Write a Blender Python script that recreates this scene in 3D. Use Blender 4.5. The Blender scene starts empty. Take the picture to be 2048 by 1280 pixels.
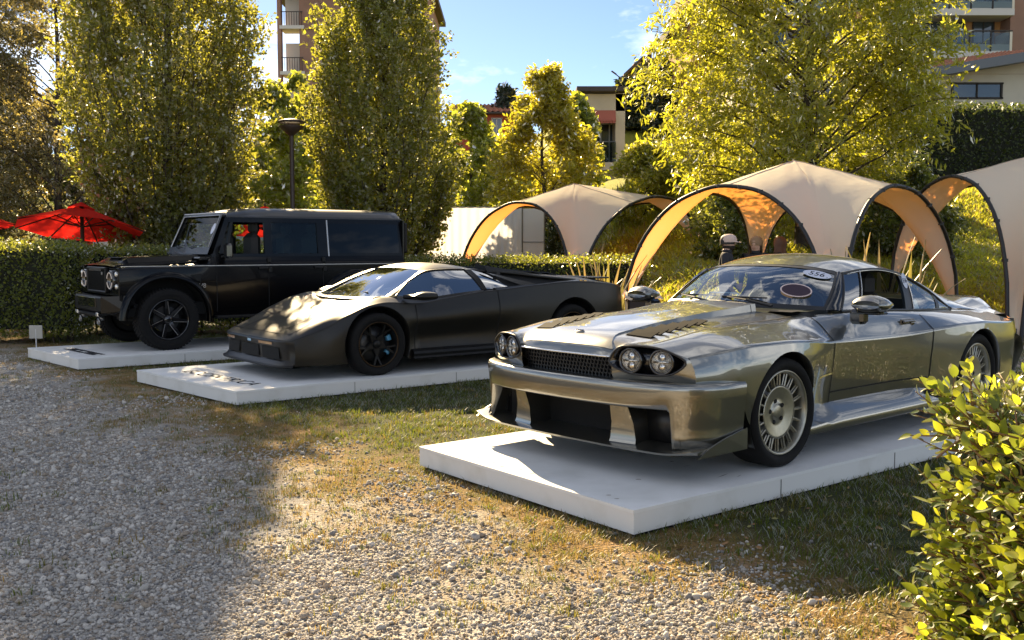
import bpy, math, random
import numpy as np
from math import sin, cos, pi, radians, atan2, sqrt, tan
from mathutils import Vector, Matrix

rng = np.random.default_rng(7)
random.seed(7)
scene = bpy.context.scene
COL = scene.collection

# ------------------------------------------------------------------ camera
CAM_H = 1.49
PITCH = math.atan(148 / 2000)
cam_data = bpy.data.cameras.new('camera')
cam_data.sensor_width = 36
cam_data.lens = 36 * 2000 / 2048
cam_data.clip_start = 0.05
cam_data.clip_end = 4000
cam = bpy.data.objects.new('camera', cam_data)
COL.objects.link(cam)
cam.location = (0, 0, CAM_H)
cam.rotation_euler = (pi / 2 - PITCH, 0, 0)
scene.camera = cam

# ------------------------------------------------------------------ light
SUN_AZ = radians(-18)      # left of the viewing direction
SUN_EL = radians(29)
world = bpy.data.worlds.new('World')
scene.world = world
world.use_nodes = True
wn = world.node_tree.nodes
wl = world.node_tree.links
for n in list(wn):
    wn.remove(n)
wout = wn.new('ShaderNodeOutputWorld')
wbg = wn.new('ShaderNodeBackground')
wsky = wn.new('ShaderNodeTexSky')
wsky.sky_type = 'NISHITA'
wsky.sun_disc = False
wsky.sun_elevation = SUN_EL
wsky.sun_rotation = SUN_AZ
wsky.altitude = 200
wsky.air_density = 0.6
wsky.dust_density = 0.1
wsky.ozone_density = 1.5
wbg.inputs['Strength'].default_value = 0.05
# thin fair-weather cloud wisps in the whole sky
wtc = wn.new('ShaderNodeTexCoord')
wmap = wn.new('ShaderNodeMapping')
wmap.inputs['Scale'].default_value = (1.2, 1.2, 3.2)
wmap.inputs['Location'].default_value = (0.35, 0.1, 0.12)
wno = wn.new('ShaderNodeTexNoise')
wno.inputs['Scale'].default_value = 2.2
wno.inputs['Detail'].default_value = 7
wno.inputs['Roughness'].default_value = 0.62
wrp = wn.new('ShaderNodeValToRGB')
wrp.color_ramp.elements[0].position = 0.475
wrp.color_ramp.elements[0].color = (0, 0, 0, 1)
wrp.color_ramp.elements[1].position = 0.70
wrp.color_ramp.elements[1].color = (0.95, 0.95, 0.95, 1)
wmix = wn.new('ShaderNodeMix')
wmix.data_type = 'RGBA'
wmix.inputs['B'].default_value = (15.5, 15.0, 14.2, 1)
wl.new(wtc.outputs['Generated'], wmap.inputs['Vector'])
wl.new(wmap.outputs['Vector'], wno.inputs['Vector'])
wl.new(wno.outputs['Fac'], wrp.inputs['Fac'])
wl.new(wrp.outputs['Color'], wmix.inputs['Factor'])
wl.new(wsky.outputs['Color'], wmix.inputs['A'])
wl.new(wmix.outputs['Result'], wbg.inputs['Color'])
wl.new(wbg.outputs['Background'], wout.inputs['Surface'])

sun_data = bpy.data.lights.new('sun', 'SUN')
sun_data.energy = 5.0
sun_data.angle = radians(0.53)
sun_data.color = (1.0, 0.77, 0.455)
sun = bpy.data.objects.new('sun', sun_data)
COL.objects.link(sun)
sdir = Vector((sin(SUN_AZ) * cos(SUN_EL), cos(SUN_AZ) * cos(SUN_EL), sin(SUN_EL)))
sun.rotation_euler = sdir.to_track_quat('Z', 'Y').to_euler()
sun.location = (-6, 20, 20)

scene.view_settings.view_transform = 'Standard'
scene.view_settings.look = 'None'
scene.view_settings.exposure = 1.8
scene.view_settings.gamma = 1.0
scene.cycles.max_bounces = 8
scene.cycles.transparent_max_bounces = 16
scene.cycles.caustics_reflective = False
scene.cycles.caustics_refractive = False
scene.cycles.use_denoising = True
scene.cycles.sample_clamp_indirect = 6.0

# ------------------------------------------------------------------ helpers
def put(o, parent=None):
    COL.objects.link(o)
    if parent is not None:
        o.parent = parent
    return o

def tag(o, label=None, cat=None, group=None, kind=None):
    if label: o['label'] = label
    if cat: o['category'] = cat
    if group: o['group'] = group
    if kind: o['kind'] = kind
    return o

def empty(name, loc=(0, 0, 0), rz=0.0, parent=None):
    o = bpy.data.objects.new(name, None)
    o.empty_display_size = 0.2
    o.location = loc
    o.rotation_euler = (0, 0, rz)
    return put(o, parent)

def make_mesh(name, V, F, mats, smooth=False, mi=None):
    """F: (n,4) array, (n,3) array or list of tuples."""
    me = bpy.data.meshes.new(name)
    V = np.asarray(V, np.float32)
    if isinstance(F, np.ndarray):
        n, k = F.shape
        me.vertices.add(len(V)); me.vertices.foreach_set('co', V.ravel())
        me.loops.add(n * k); me.loops.foreach_set('vertex_index', F.astype(np.int32).ravel())
        me.polygons.add(n)
        me.polygons.foreach_set('loop_start', np.arange(0, n * k, k, dtype=np.int32))
        me.update(calc_edges=True)
    else:
        me.from_pydata(V.tolist(), [], [tuple(int(i) for i in f) for f in F])
    if not isinstance(mats, (list, tuple)): mats = [mats]
    for m in mats: me.materials.append(m)
    if mi is not None:
        me.polygons.foreach_set('material_index', np.asarray(mi, np.int32))
    if smooth:
        me.polygons.foreach_set('use_smooth', np.ones(len(me.polygons), bool))
    me.validate()
    me.update()
    return me

def obj(name, V, F, mats, parent=None, smooth=False, mi=None, loc=None, rot=None):
    o = bpy.data.objects.new(name, make_mesh(name, V, F, mats, smooth, mi))
    if loc is not None: o.location = loc
    if rot is not None: o.rotation_euler = rot
    return put(o, parent)

def share(name, me, parent=None, loc=(0, 0, 0), rot=(0, 0, 0), scale=(1, 1, 1)):
    o = bpy.data.objects.new(name, me)
    o.location = loc; o.rotation_euler = rot; o.scale = scale
    return put(o, parent)

def copy_tree(o, parent=None):
    c = o.copy(); COL.objects.link(c); c.parent = parent
    for ch in list(o.children): copy_tree(ch, c)
    return c

class MB:
    """collects shapes into one mesh"""
    def __init__(s): s.V = []; s.F = []; s.M = []; s.n = 0
    def add(s, V, F, m=0):
        V = np.asarray(V, float).reshape(-1, 3)
        s.V.append(V)
        for f in F:
            s.F.append(tuple(int(i) + s.n for i in f)); s.M.append(m)
        s.n += len(V); return s
    def grid(s, P, m=0, flip=False, cu=False, cv=False):
        V, F = grid_vf(P, flip, cu, cv); return s.add(V, F, m)
    def box(s, c, d, rz=0.0, m=0, bev=0.0, R=None):
        c = np.asarray(c, float); d = np.asarray(d, float) / 2
        if bev > 0:
            b = min(bev, d.min() * .98); pts = []
            V = []
            for sx in (-1, 1):
                for sy in (-1, 1):
                    for sz in (-1, 1):
                        V.append((sx * (d[0] - b), sy * (d[1] - b), sz * d[2]))
                        V.append((sx * (d[0] - b), sy * d[1], sz * (d[2] - b)))
                        V.append((sx * d[0], sy * (d[1] - b), sz * (d[2] - b)))
            V = np.array(V)
            def ix(a, b_, c_, k): return ((a * 2 + b_) * 2 + c_) * 3 + k
            F = []
            for z in (0, 1): F.append([ix(0, 0, z, 0), ix(1, 0, z, 0), ix(1, 1, z, 0), ix(0, 1, z, 0)][::(1 if z else -1)])
            for y in (0, 1): F.append([ix(0, y, 0, 1), ix(1, y, 0, 1), ix(1, y, 1, 1), ix(0, y, 1, 1)][::(-1 if y else 1)])
            for x in (0, 1): F.append([ix(x, 0, 0, 2), ix(x, 1, 0, 2), ix(x, 1, 1, 2), ix(x, 0, 1, 2)][::(1 if x else -1)])
            for y in (0, 1):
                for z in (0, 1):
                    F.append([ix(0, y, z, 0), ix(1, y, z, 0), ix(1, y, z, 1), ix(0, y, z, 1)][::(1 if y != z else -1)])
            for x in (0, 1):
                for z in (0, 1):
                    F.append([ix(x, 0, z, 0), ix(x, 1, z, 0), ix(x, 1, z, 2), ix(x, 0, z, 2)][::(-1 if x != z else 1)])
            for x in (0, 1):
                for y in (0, 1):
                    F.append([ix(x, y, 0, 1), ix(x, y, 1, 1), ix(x, y, 1, 2), ix(x, y, 0, 2)][::(-1 if x == y else 1)])
            for x in (0, 1):
                for y in (0, 1):
                    for z in (0, 1):
                        F.append([ix(x, y, z, 0), ix(x, y, z, 1), ix(x, y, z, 2)][::(1 if (x + y + z) % 2 == 0 else -1)])
        else:
            V = np.array([(x, y, z) for x in (-1, 1) for y in (-1, 1) for z in (-1, 1)]) * d
            F = [(0, 1, 3, 2), (4, 6, 7, 5), (0, 4, 5, 1), (2, 3, 7, 6), (0, 2, 6, 4), (1, 5, 7, 3)]
        if R is not None: V = V @ np.asarray(R).T
        elif rz: V = V @ rotz(rz).T
        return s.add(V + c, F, m)
    def tube(s, path, r, n=8, closed=False, m=0, caps=True):
        V, F = tube_vf(path, r, n, closed, caps); return s.add(V, F, m)
    def lathe(s, prof, n=24, axis='z', c=(0, 0, 0), m=0, a0=0, a1=2 * pi):
        V, F = lathe_vf(prof, n, axis, a0, a1); return s.add(V + np.asarray(c), F, m)
    def prism(s, poly, h0, h1, m=0, T=None):
        """poly (x,y) ccw extruded in z h0..h1 ; T maps points"""
        n = len(poly); V = [(p[0], p[1], h0) for p in poly] + [(p[0], p[1], h1) for p in poly]
        F = [tuple(range(n))[::-1], tuple(range(n, 2 * n))] + [(i, (i + 1) % n, n + (i + 1) % n, n + i) for i in range(n)]
        V = np.array(V, float)
        if T is not None: V = T(V)
        return s.add(V, F, m)
    def mirror_y(s):
        V = np.concatenate(s.V); k = len(s.F)
        F = [f[::-1] for f in s.F]; M = list(s.M)
        s.V.append(V * [1, -1, 1])
        for f, m in zip(F, M):
            s.F.append(tuple(i + s.n for i in f)); s.M.append(m)
        s.n *= 2; return s
    def mesh(s, name, mats, smooth=False):
        return make_mesh(name, np.concatenate(s.V), s.F, mats, smooth, s.M)
    def build(s, name, mats, parent=None, smooth=False, loc=None, rot=None):
        return obj(name, np.concatenate(s.V), s.F, mats, parent, smooth, s.M, loc, rot)

def rotz(a): return np.array([[cos(a), -sin(a), 0], [sin(a), cos(a), 0], [0, 0, 1]])
def roty(a): return np.array([[cos(a), 0, sin(a)], [0, 1, 0], [-sin(a), 0, cos(a)]])
def rotx(a): return np.array([[1, 0, 0], [0, cos(a), -sin(a)], [0, sin(a), cos(a)]])

def grid_vf(P, flip=False, cu=False, cv=False):
    P = np.asarray(P, float); n, m = P.shape[:2]
    I = np.arange(n * m).reshape(n, m)
    if cu: I = np.concatenate([I, I[:1]], 0)
    if cv: I = np.concatenate([I, I[:, :1]], 1)
    F = np.stack([I[:-1, :-1], I[1:, :-1], I[1:, 1:], I[:-1, 1:]], -1).reshape(-1, 4)
    if flip: F = F[:, ::-1]
    return P.reshape(-1, 3), F

def tube_vf(path, r, n=8, closed=False, caps=True):
    P = np.asarray(path, float); k = len(P)
    r = np.broadcast_to(np.asarray(r, float), (k,))
    if closed: T = np.roll(P, -1, 0) - np.roll(P, 1, 0)
    else: T = np.gradient(P, axis=0)
    T /= np.linalg.norm(T, axis=1, keepdims=True) + 1e-12
    ref = np.array([0, 0, 1.0]) if abs(T[0][2]) < .9 else np.array([1.0, 0, 0])
    N = np.cross(T[0], ref); N /= np.linalg.norm(N)
    G = []
    a = np.arange(n) * 2 * pi / n
    for i in range(k):
        N = N - T[i] * (N @ T[i]); N /= np.linalg.norm(N) + 1e-12
        B = np.cross(T[i], N)
        G.append(P[i] + r[i] * (np.outer(np.cos(a), N) + np.outer(np.sin(a), B)))
    G = np.array(G)
    V, F = grid_vf(G, True, closed, True)
    F = [tuple(f) for f in F]
    if caps and not closed:
        F.append(tuple(range(n))); F.append(tuple(range((k - 1) * n, k * n))[::-1])
    return V, F

def lathe_vf(prof, n=24, axis='z', a0=0, a1=2 * pi):
    prof = np.asarray(prof, float)   # (r, h)
    full = abs(a1 - a0 - 2 * pi) < 1e-6
    a = np.linspace(a0, a1, n + (0 if full else 1), endpoint=not full)
    G = np.zeros((len(a), len(prof), 3))
    G[..., 0] = np.cos(a)[:, None] * prof[None, :, 0]
    G[..., 1] = np.sin(a)[:, None] * prof[None, :, 0]
    G[..., 2] = prof[None, :, 1]
    if axis == 'y': G = np.stack([G[..., 0], G[..., 2], -G[..., 1]], -1)
    if axis == 'x': G = np.stack([G[..., 2], G[..., 0], G[..., 1]], -1)
    return grid_vf(G, False, full, False)

def pchip(xk, yk):
    xk = np.asarray(xk, float); yk = np.asarray(yk, float)
    o = np.argsort(xk); xk = xk[o]; yk = yk[o]
    h = np.diff(xk); d = np.diff(yk) / h
    m = np.zeros(len(xk))
    if len(xk) == 2: m[:] = d[0]
    else:
        for i in range(1, len(xk) - 1):
            if d[i - 1] * d[i] > 0:
                w1 = 2 * h[i] + h[i - 1]; w2 = h[i] + 2 * h[i - 1]
                m[i] = (w1 + w2) / (w1 / d[i - 1] + w2 / d[i])
        m[0] = d[0]; m[-1] = d[-1]
    def f(x):
        x = np.clip(np.asarray(x, float), xk[0], xk[-1])
        i = np.clip(np.searchsorted(xk, x) - 1, 0, len(xk) - 2)
        t = (x - xk[i]) / h[i]
        return (yk[i] * (1 + 2 * t) * (1 - t) ** 2 + h[i] * m[i] * t * (1 - t) ** 2 +
                yk[i + 1] * t * t * (3 - 2 * t) + h[i] * m[i + 1] * t * t * (t - 1))
    return f

def crom(P, seg, sharp=()):
    """Catmull-Rom through P (k,3); seg = samples per span (int or list)"""
    P = np.asarray(P, float); k = len(P)
    if np.isscalar(seg): seg = [seg] * (k - 1)
    L = np.linalg.norm(np.diff(P, axis=0), axis=1) + 1e-9
    D = np.diff(P, axis=0) / L[:, None]
    out = []
    for i in range(k - 1):
        def tan_(j, side):
            if j == 0: return D[0]
            if j == k - 1: return D[-1]
            if j in sharp: return D[j] if side == 0 else D[j - 1]
            t = (D[j - 1] * L[j] + D[j] * L[j - 1]) / (L[j] + L[j - 1]); return t
        m0 = tan_(i, 0) * L[i]; m1 = tan_(i + 1, 1) * L[i]
        t = np.linspace(0, 1, seg[i], endpoint=False)[:, None]
        out.append(P[i] * (1 + 2 * t) * (1 - t) ** 2 + m0 * t * (1 - t) ** 2 + P[i + 1] * t * t * (3 - 2 * t) + m1 * t * t * (t - 1))
    out.append(P[-1:]); return np.concatenate(out)

def resamp(P, n):
    P = np.asarray(P, float)
    s = np.concatenate([[0], np.cumsum(np.linalg.norm(np.diff(P, axis=0), axis=1))])
    t = np.linspace(0, s[-1], n)
    return np.stack([np.interp(t, s, P[:, i]) for i in range(P.shape[1])], -1)

def curve(P, n, sharp=()): return resamp(crom(P, 12, sharp), n)

def coons(c0, c1, d0, d1):
    """c0,c1: (n,3) along u at v=0,1 ; d0,d1: (m,3) along v at u=0,1"""
    n, m = len(c0), len(d0)
    u = np.linspace(0, 1, n)[:, None, None]; v = np.linspace(0, 1, m)[None, :, None]
    S = (1 - v) * c0[:, None] + v * c1[:, None] + (1 - u) * d0[None] + u * d1[None]
    S -= (1 - u) * (1 - v) * c0[0] + u * (1 - v) * c0[-1] + (1 - u) * v * c1[0] + u * v * c1[-1]
    return S

def ruled(c0, c1, m=2):
    t = np.linspace(0, 1, m)[None, :, None]
    return c0[:, None] * (1 - t) + c1[:, None] * t

def gnormals(P):
    du = np.gradient(P, axis=0); dv = np.gradient(P, axis=1)
    N = np.cross(du, dv); return N / (np.linalg.norm(N, axis=-1, keepdims=True) + 1e-12)

def slab(P, th, flip=False):
    """closed shell of a grid: offset along its normals by th"""
    N = gnormals(P) * (-1 if flip else 1); Q = P + N * th
    n, m = P.shape[:2]
    V1, F1 = grid_vf(P, not flip); V2, F2 = grid_vf(Q, flip)
    k = n * m
    F = [tuple(f) for f in F1] + [tuple(f + k) for f in F2]
    I = np.arange(k).reshape(n, m)
    ring = list(I[:, 0]) + list(I[-1, 1:]) + list(I[::-1, -1][1:]) + list(I[0, ::-1][1:-1])
    for a, b in zip(ring, ring[1:] + ring[:1]):
        f = (a, b, b + k, a + k); F.append(f if flip else f[::-1])
    return np.concatenate([V1, V2]), F

def text_vf(s, size=1.0, depth=0.0, spacing=1.0, shear=0.0):
    c = bpy.data.curves.new('text', 'FONT'); c.body = s; c.size = size
    c.align_x = 'CENTER'; c.align_y = 'CENTER'; c.extrude = depth; c.space_character = spacing; c.shear = shear
    c.resolution_u = 4
    o = bpy.data.objects.new('text', c); COL.objects.link(o)
    dg = bpy.context.evaluated_depsgraph_get(); dg.update()
    me = o.evaluated_get(dg).to_mesh()
    V = np.array([v.co[:] for v in me.vertices]); F = [tuple(p.vertices) for p in me.polygons]
    o.evaluated_get(dg).to_mesh_clear()
    bpy.data.objects.remove(o); bpy.data.curves.remove(c)
    return V, F

# ------------------------------------------------------------------ materials
def mat(name, color=(.5, .5, .5), rough=.5, metal=0.0, coat=0.0, spec=.5, noise=None, bump=None, emis=None, trans=0.0, coat_rough=.03):
    """noise=(scale, color2, detail, lo, hi) mixes a second colour; bump=(scale, strength, dist)"""
    m = bpy.data.materials.new(name); m.use_nodes = True
    nt = m.node_tree; b = nt.nodes['Principled BSDF']
    b.inputs['Base Color'].default_value = (*color, 1)
    b.inputs['Roughness'].default_value = rough
    b.inputs['Metallic'].default_value = metal
    b.inputs['Coat Weight'].default_value = coat
    b.inputs['Coat Roughness'].default_value = coat_rough
    b.inputs['Specular IOR Level'].default_value = spec
    b.inputs['Transmission Weight'].default_value = trans
    tc = None
    if noise or bump:
        tc = nt.nodes.new('ShaderNodeTexCoord')
    if noise:
        n = nt.nodes.new('ShaderNodeTexNoise'); n.inputs['Scale'].default_value = noise[0]; n.inputs['Detail'].default_value = noise[2] if len(noise) > 2 else 4
        nt.links.new(tc.outputs['Object'], n.inputs['Vector'])
        r = nt.nodes.new('ShaderNodeValToRGB')
        r.color_ramp.elements[0].position = noise[3] if len(noise) > 3 else .35
        r.color_ramp.elements[1].position = noise[4] if len(noise) > 4 else .65
        r.color_ramp.elements[0].color = (*color, 1); r.color_ramp.elements[1].color = (*noise[1], 1)
        nt.links.new(n.outputs['Fac'], r.inputs['Fac']); nt.links.new(r.outputs['Color'], b.inputs['Base Color'])
    if bump:
        n = nt.nodes.new('ShaderNodeTexNoise'); n.inputs['Scale'].default_value = bump[0]; n.inputs['Detail'].default_value = 5
        nt.links.new(tc.outputs['Object'], n.inputs['Vector'])
        bm_ = nt.nodes.new('ShaderNodeBump'); bm_.inputs['Strength'].default_value = bump[1]; bm_.inputs['Distance'].default_value = bump[2]
        nt.links.new(n.outputs['Fac'], bm_.inputs['Height']); nt.links.new(bm_.outputs['Normal'], b.inputs['Normal'])
    if emis:
        b.inputs['Emission Color'].default_value = (*emis[:3], 1); b.inputs['Emission Strength'].default_value = emis[3]
    return m

def leaf_mat(name, c1, c2, tcol, tw=.5, rough=.45, gloss=.12):
    m = bpy.data.materials.new(name); m.use_nodes = True; nt = m.node_tree
    for n in list(nt.nodes): nt.nodes.remove(n)
    out = nt.nodes.new('ShaderNodeOutputMaterial')
    geo = nt.nodes.new('ShaderNodeNewGeometry')
    ramp = nt.nodes.new('ShaderNodeMix'); ramp.data_type = 'RGBA'
    ramp.inputs['A'].default_value = (*c1, 1); ramp.inputs['B'].default_value = (*c2, 1)
    nt.links.new(geo.outputs['Random Per Island'], ramp.inputs['Factor'])
    d = nt.nodes.new('ShaderNodeBsdfDiffuse'); t = nt.nodes.new('ShaderNodeBsdfTranslucent')
    g = nt.nodes.new('ShaderNodeBsdfGlossy'); g.inputs['Roughness'].default_value = rough; g.inputs['Color'].default_value = (1, 1, 1, 1)
    nt.links.new(ramp.outputs['Result'], d.inputs['Color'])
    tm = nt.nodes.new('ShaderNodeMix'); tm.data_type = 'RGBA'; tm.blend_type = 'MIX'; tm.inputs['Factor'].default_value = .35
    tm.inputs['A'].default_value = (*tcol, 1); nt.links.new(ramp.outputs['Result'], tm.inputs['B'])
    nt.links.new(tm.outputs['Result'], t.inputs['Color'])
    mx = nt.nodes.new('ShaderNodeMixShader'); mx.inputs[0].default_value = tw
    nt.links.new(d.outputs[0], mx.inputs[1]); nt.links.new(t.outputs[0], mx.inputs[2])
    fr = nt.nodes.new('ShaderNodeFresnel'); fr.inputs['IOR'].default_value = 1.4
    mm = nt.nodes.new('ShaderNodeMath'); mm.operation = 'MULTIPLY'; mm.inputs[1].default_value = gloss * 6; mm.use_clamp = True
    nt.links.new(fr.outputs[0], mm.inputs[0])
    m2 = nt.nodes.new('ShaderNodeMixShader'); nt.links.new(mm.outputs[0], m2.inputs[0])
    nt.links.new(mx.outputs[0], m2.inputs[1]); nt.links.new(g.outputs[0], m2.inputs[2])
    nt.links.new(m2.outputs[0], out.inputs['Surface'])
    return m

def cloth_mat(name, col, tcol, tw=.4, bump=None):
    m = bpy.data.materials.new(name); m.use_nodes = True; nt = m.node_tree
    for n in list(nt.nodes): nt.nodes.remove(n)
    out = nt.nodes.new('ShaderNodeOutputMaterial')
    d = nt.nodes.new('ShaderNodeBsdfDiffuse'); d.inputs['Color'].default_value = (*col, 1)
    t = nt.nodes.new('ShaderNodeBsdfTranslucent'); t.inputs['Color'].default_value = (*tcol, 1)
    mx = nt.nodes.new('ShaderNodeMixShader'); mx.inputs[0].default_value = tw
    nt.links.new(d.outputs[0], mx.inputs[1]); nt.links.new(t.outputs[0], mx.inputs[2]); nt.links.new(mx.outputs[0], out.inputs['Surface'])
    if bump:
        tc = nt.nodes.new('ShaderNodeTexCoord'); n = nt.nodes.new('ShaderNodeTexNoise'); n.inputs['Scale'].default_value = bump[0]
        nt.links.new(tc.outputs['Object'], n.inputs['Vector'])
        b = nt.nodes.new('ShaderNodeBump'); b.inputs['Strength'].default_value = bump[1]; b.inputs['Distance'].default_value = bump[2]
        nt.links.new(n.outputs['Fac'], b.inputs['Height']); nt.links.new(b.outputs['Normal'], d.inputs['Normal'])
    return m

def glass_mat(name, tint=(.6, .7, .7), refl=1.0, rough=.01):
    m = bpy.data.materials.new(name); m.use_nodes = True; nt = m.node_tree
    for n in list(nt.nodes): nt.nodes.remove(n)
    out = nt.nodes.new('ShaderNodeOutputMaterial')
    t = nt.nodes.new('ShaderNodeBsdfTransparent'); t.inputs['Color'].default_value = (*tint, 1)
    g = nt.nodes.new('ShaderNodeBsdfGlossy'); g.inputs['Roughness'].default_value = rough
    f = nt.nodes.new('ShaderNodeFresnel'); f.inputs['IOR'].default_value = 1.55
    mm = nt.nodes.new('ShaderNodeMath'); mm.operation = 'MULTIPLY'; mm.inputs[1].default_value = refl; mm.use_clamp = True
    mx = nt.nodes.new('ShaderNodeMixShader')
    nt.links.new(f.outputs[0], mm.inputs[0]); nt.links.new(mm.outputs[0], mx.inputs[0])
    nt.links.new(t.outputs[0], mx.inputs[1]); nt.links.new(g.outputs[0], mx.inputs[2]); nt.links.new(mx.outputs[0], out.inputs['Surface'])
    return m

M = {}
M['silver'] = mat('silver_paint', (.195, .192, .166), .33, .9, 1.0, noise=(900, (.165, .162, .14), 2), coat_rough=.015)
M['silver'].node_tree.nodes['Principled BSDF'].inputs['Coat IOR'].default_value = 1.95
M['black_trim'] = mat('black_trim', (.012, .012, .013), .4)
M['gloss_black'] = mat('gloss_black', (.008, .008, .009), .12, 0, .8)
M['rubber'] = mat('tyre_rubber', (.005, .005, .0055), .8, spec=.25, noise=(30, (.008, .0078, .0075)))
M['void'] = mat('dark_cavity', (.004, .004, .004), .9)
M['chrome'] = mat('chrome', (.75, .74, .72), .12, 1)
M['wheel_silver'] = mat('wheel_silver', (.42, .40, .33), .34, .9, noise=(40, (.36, .345, .29)))
M['steel'] = mat('brake_steel', (.25, .25, .25), .35, .9)
M['glass'] = glass_mat('car_glass', (.60, .70, .70), .38)
M['dark_glass'] = glass_mat('tinted_glass', (.14, .17, .18), .55)
M['lamp_glass'] = glass_mat('lamp_lens', (.9, .9, .9), 1.0)
M['interior'] = mat('interior_black', (.018, .017, .017), .7)
M['white_print'] = mat('white_print', (.75, .75, .76), .5)
M['dark_print'] = mat('dark_print', (.008, .009, .014), 1.0, spec=0.0)
M['satin_dark'] = mat('satin_bronze_black', (.024, .022, .019), .37, .6, .12, noise=(1200, (.019, .0175, .015), 2), coat_rough=.3)
M['defender_black'] = mat('gloss_black_paint', (.002, .002, .0025), .24, 0, .22, .12)
M['satin_black'] = mat('satin_black', (.007, .007, .007), .42, spec=.25)
M['blue_caliper'] = mat('blue_caliper', (.10, .32, .50), .4)
M['bulb'] = mat('lamp_reflector', (.75, .72, .66), .18, 1, bump=(120, .6, .01))
M['amber'] = mat('amber_lens', (.35, .20, .10), .2, 0, 1)
# ================================================================== terrain
SIDE = np.array([sin(radians(50)), cos(radians(50))])
_ramp = pchip([15.5, 17, 18.5, 20, 24, 29, 36, 45, 60, 90, 160, 400], [0, .12, .42, .8, 1.6, 3.1, 3.9, 4.4, 8.6, 13, 18, 18])
def sstep(x, a, b):
    t = np.clip((np.asarray(x, float) - a) / (b - a), 0, 1); return t * t * (3 - 2 * t)
def terr(X, Y):
    X = np.asarray(X, float); Y = np.asarray(Y, float)
    s = np.maximum(sstep(X, .4, 4.0), .75 * sstep(Y, 36, 62))
    return _ramp(np.maximum(Y, 15.5)) * s
def gdist(X, Y):   # >0 lawn, <0 gravel
    return (X + 2.2) * .75 + (Y - 8.1) * .66 + .8 + .15 * np.minimum(X + 1, 0)

def px_ground(px, py, z=0.0):
    """world point seen at a photo pixel on the plane z (used to survey where things stand)"""
    cp, sp = cos(PITCH), sin(PITCH); a = (px - 1024) / 2000; b = (640 - py) / 2000
    r = np.array([a, cp + b * sp, -sp + b * cp]); t = (z - CAM_H) / r[2]; return r * t + [0, 0, CAM_H]

def ground_mat():
    m = bpy.data.materials.new('gravel_and_lawn'); m.use_nodes = True; nt = m.node_tree; N = nt.nodes; Lk = nt.links
    b = N['Principled BSDF']; b.inputs['Roughness'].default_value = .95; b.inputs['Specular IOR Level'].default_value = .2
    geo = N.new('ShaderNodeNewGeometry'); sep = N.new('ShaderNodeSeparateXYZ'); Lk.new(geo.outputs['Position'], sep.inputs[0])
    def math_(op, a, b_=None, clamp=False):
        n = N.new('ShaderNodeMath'); n.operation = op; n.use_clamp = clamp
        for i, v in enumerate((a, b_)):
            if v is None: continue
            if isinstance(v, (int, float)): n.inputs[i].default_value = v
            else: Lk.new(v, n.inputs[i])
        return n.outputs[0]
    def noise(sc, det=4, rough=.55):
        n = N.new('ShaderNodeTexNoise'); n.inputs['Scale'].default_value = sc; n.inputs['Detail'].default_value = det; n.inputs['Roughness'].default_value = rough
        Lk.new(geo.outputs['Position'], n.inputs['Vector']); return n.outputs['Fac']
    def mix(f, a, c):
        n = N.new('ShaderNodeMix'); n.data_type = 'RGBA'; Lk.new(f, n.inputs['Factor'])
        for k, v in (('A', a), ('B', c)):
            if isinstance(v, tuple): n.inputs[k].default_value = (*v, 1)
            else: Lk.new(v, n.inputs[k])
        return n.outputs['Result']
    d = math_('ADD', math_('MULTIPLY', math_('ADD', sep.outputs['X'], 2.2), .75), math_('MULTIPLY', math_('SUBTRACT', sep.outputs['Y'], 8.1), .66))
    d = math_('ADD', math_('ADD', d, math_('ADD', .8, math_('MULTIPLY', math_('MINIMUM', math_('ADD', sep.outputs['X'], 1.0), 0.0), .15))), math_('MULTIPLY', math_('SUBTRACT', noise(1.6, 6), .5), 2.6))
    f = math_('ADD', math_('MULTIPLY', d, 1.1), .30, True)
    v = N.new('ShaderNodeTexVoronoi'); v.inputs['Scale'].default_value = 55; Lk.new(geo.outputs['Position'], v.inputs['Vector'])
    vc = N.new('ShaderNodeSeparateColor'); Lk.new(v.outputs['Color'], vc.inputs[0])
    grav = mix(vc.outputs['Red'], (.26, .24, .215), (.50, .47, .42))
    grav = mix(math_('MULTIPLY', math_('SUBTRACT', noise(3, 3), .45), 1.6, True), grav, (.20, .17, .12))
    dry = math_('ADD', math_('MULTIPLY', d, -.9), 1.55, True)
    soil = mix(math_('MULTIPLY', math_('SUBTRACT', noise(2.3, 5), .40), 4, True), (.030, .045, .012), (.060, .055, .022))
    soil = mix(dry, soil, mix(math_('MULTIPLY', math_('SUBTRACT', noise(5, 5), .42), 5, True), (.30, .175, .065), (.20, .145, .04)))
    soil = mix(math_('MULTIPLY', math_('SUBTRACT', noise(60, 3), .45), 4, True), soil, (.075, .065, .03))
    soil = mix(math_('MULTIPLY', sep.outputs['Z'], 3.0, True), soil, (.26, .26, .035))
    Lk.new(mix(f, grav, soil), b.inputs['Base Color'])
    bp = N.new('ShaderNodeBump'); bp.inputs['Strength'].default_value = .9; bp.inputs['Distance'].default_value = .015
    Lk.new(math_('ADD', v.outputs['Distance'], noise(90, 3)), bp.inputs['Height']); Lk.new(bp.outputs['Normal'], b.inputs['Normal'])
    return m
M['ground'] = ground_mat()

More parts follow.
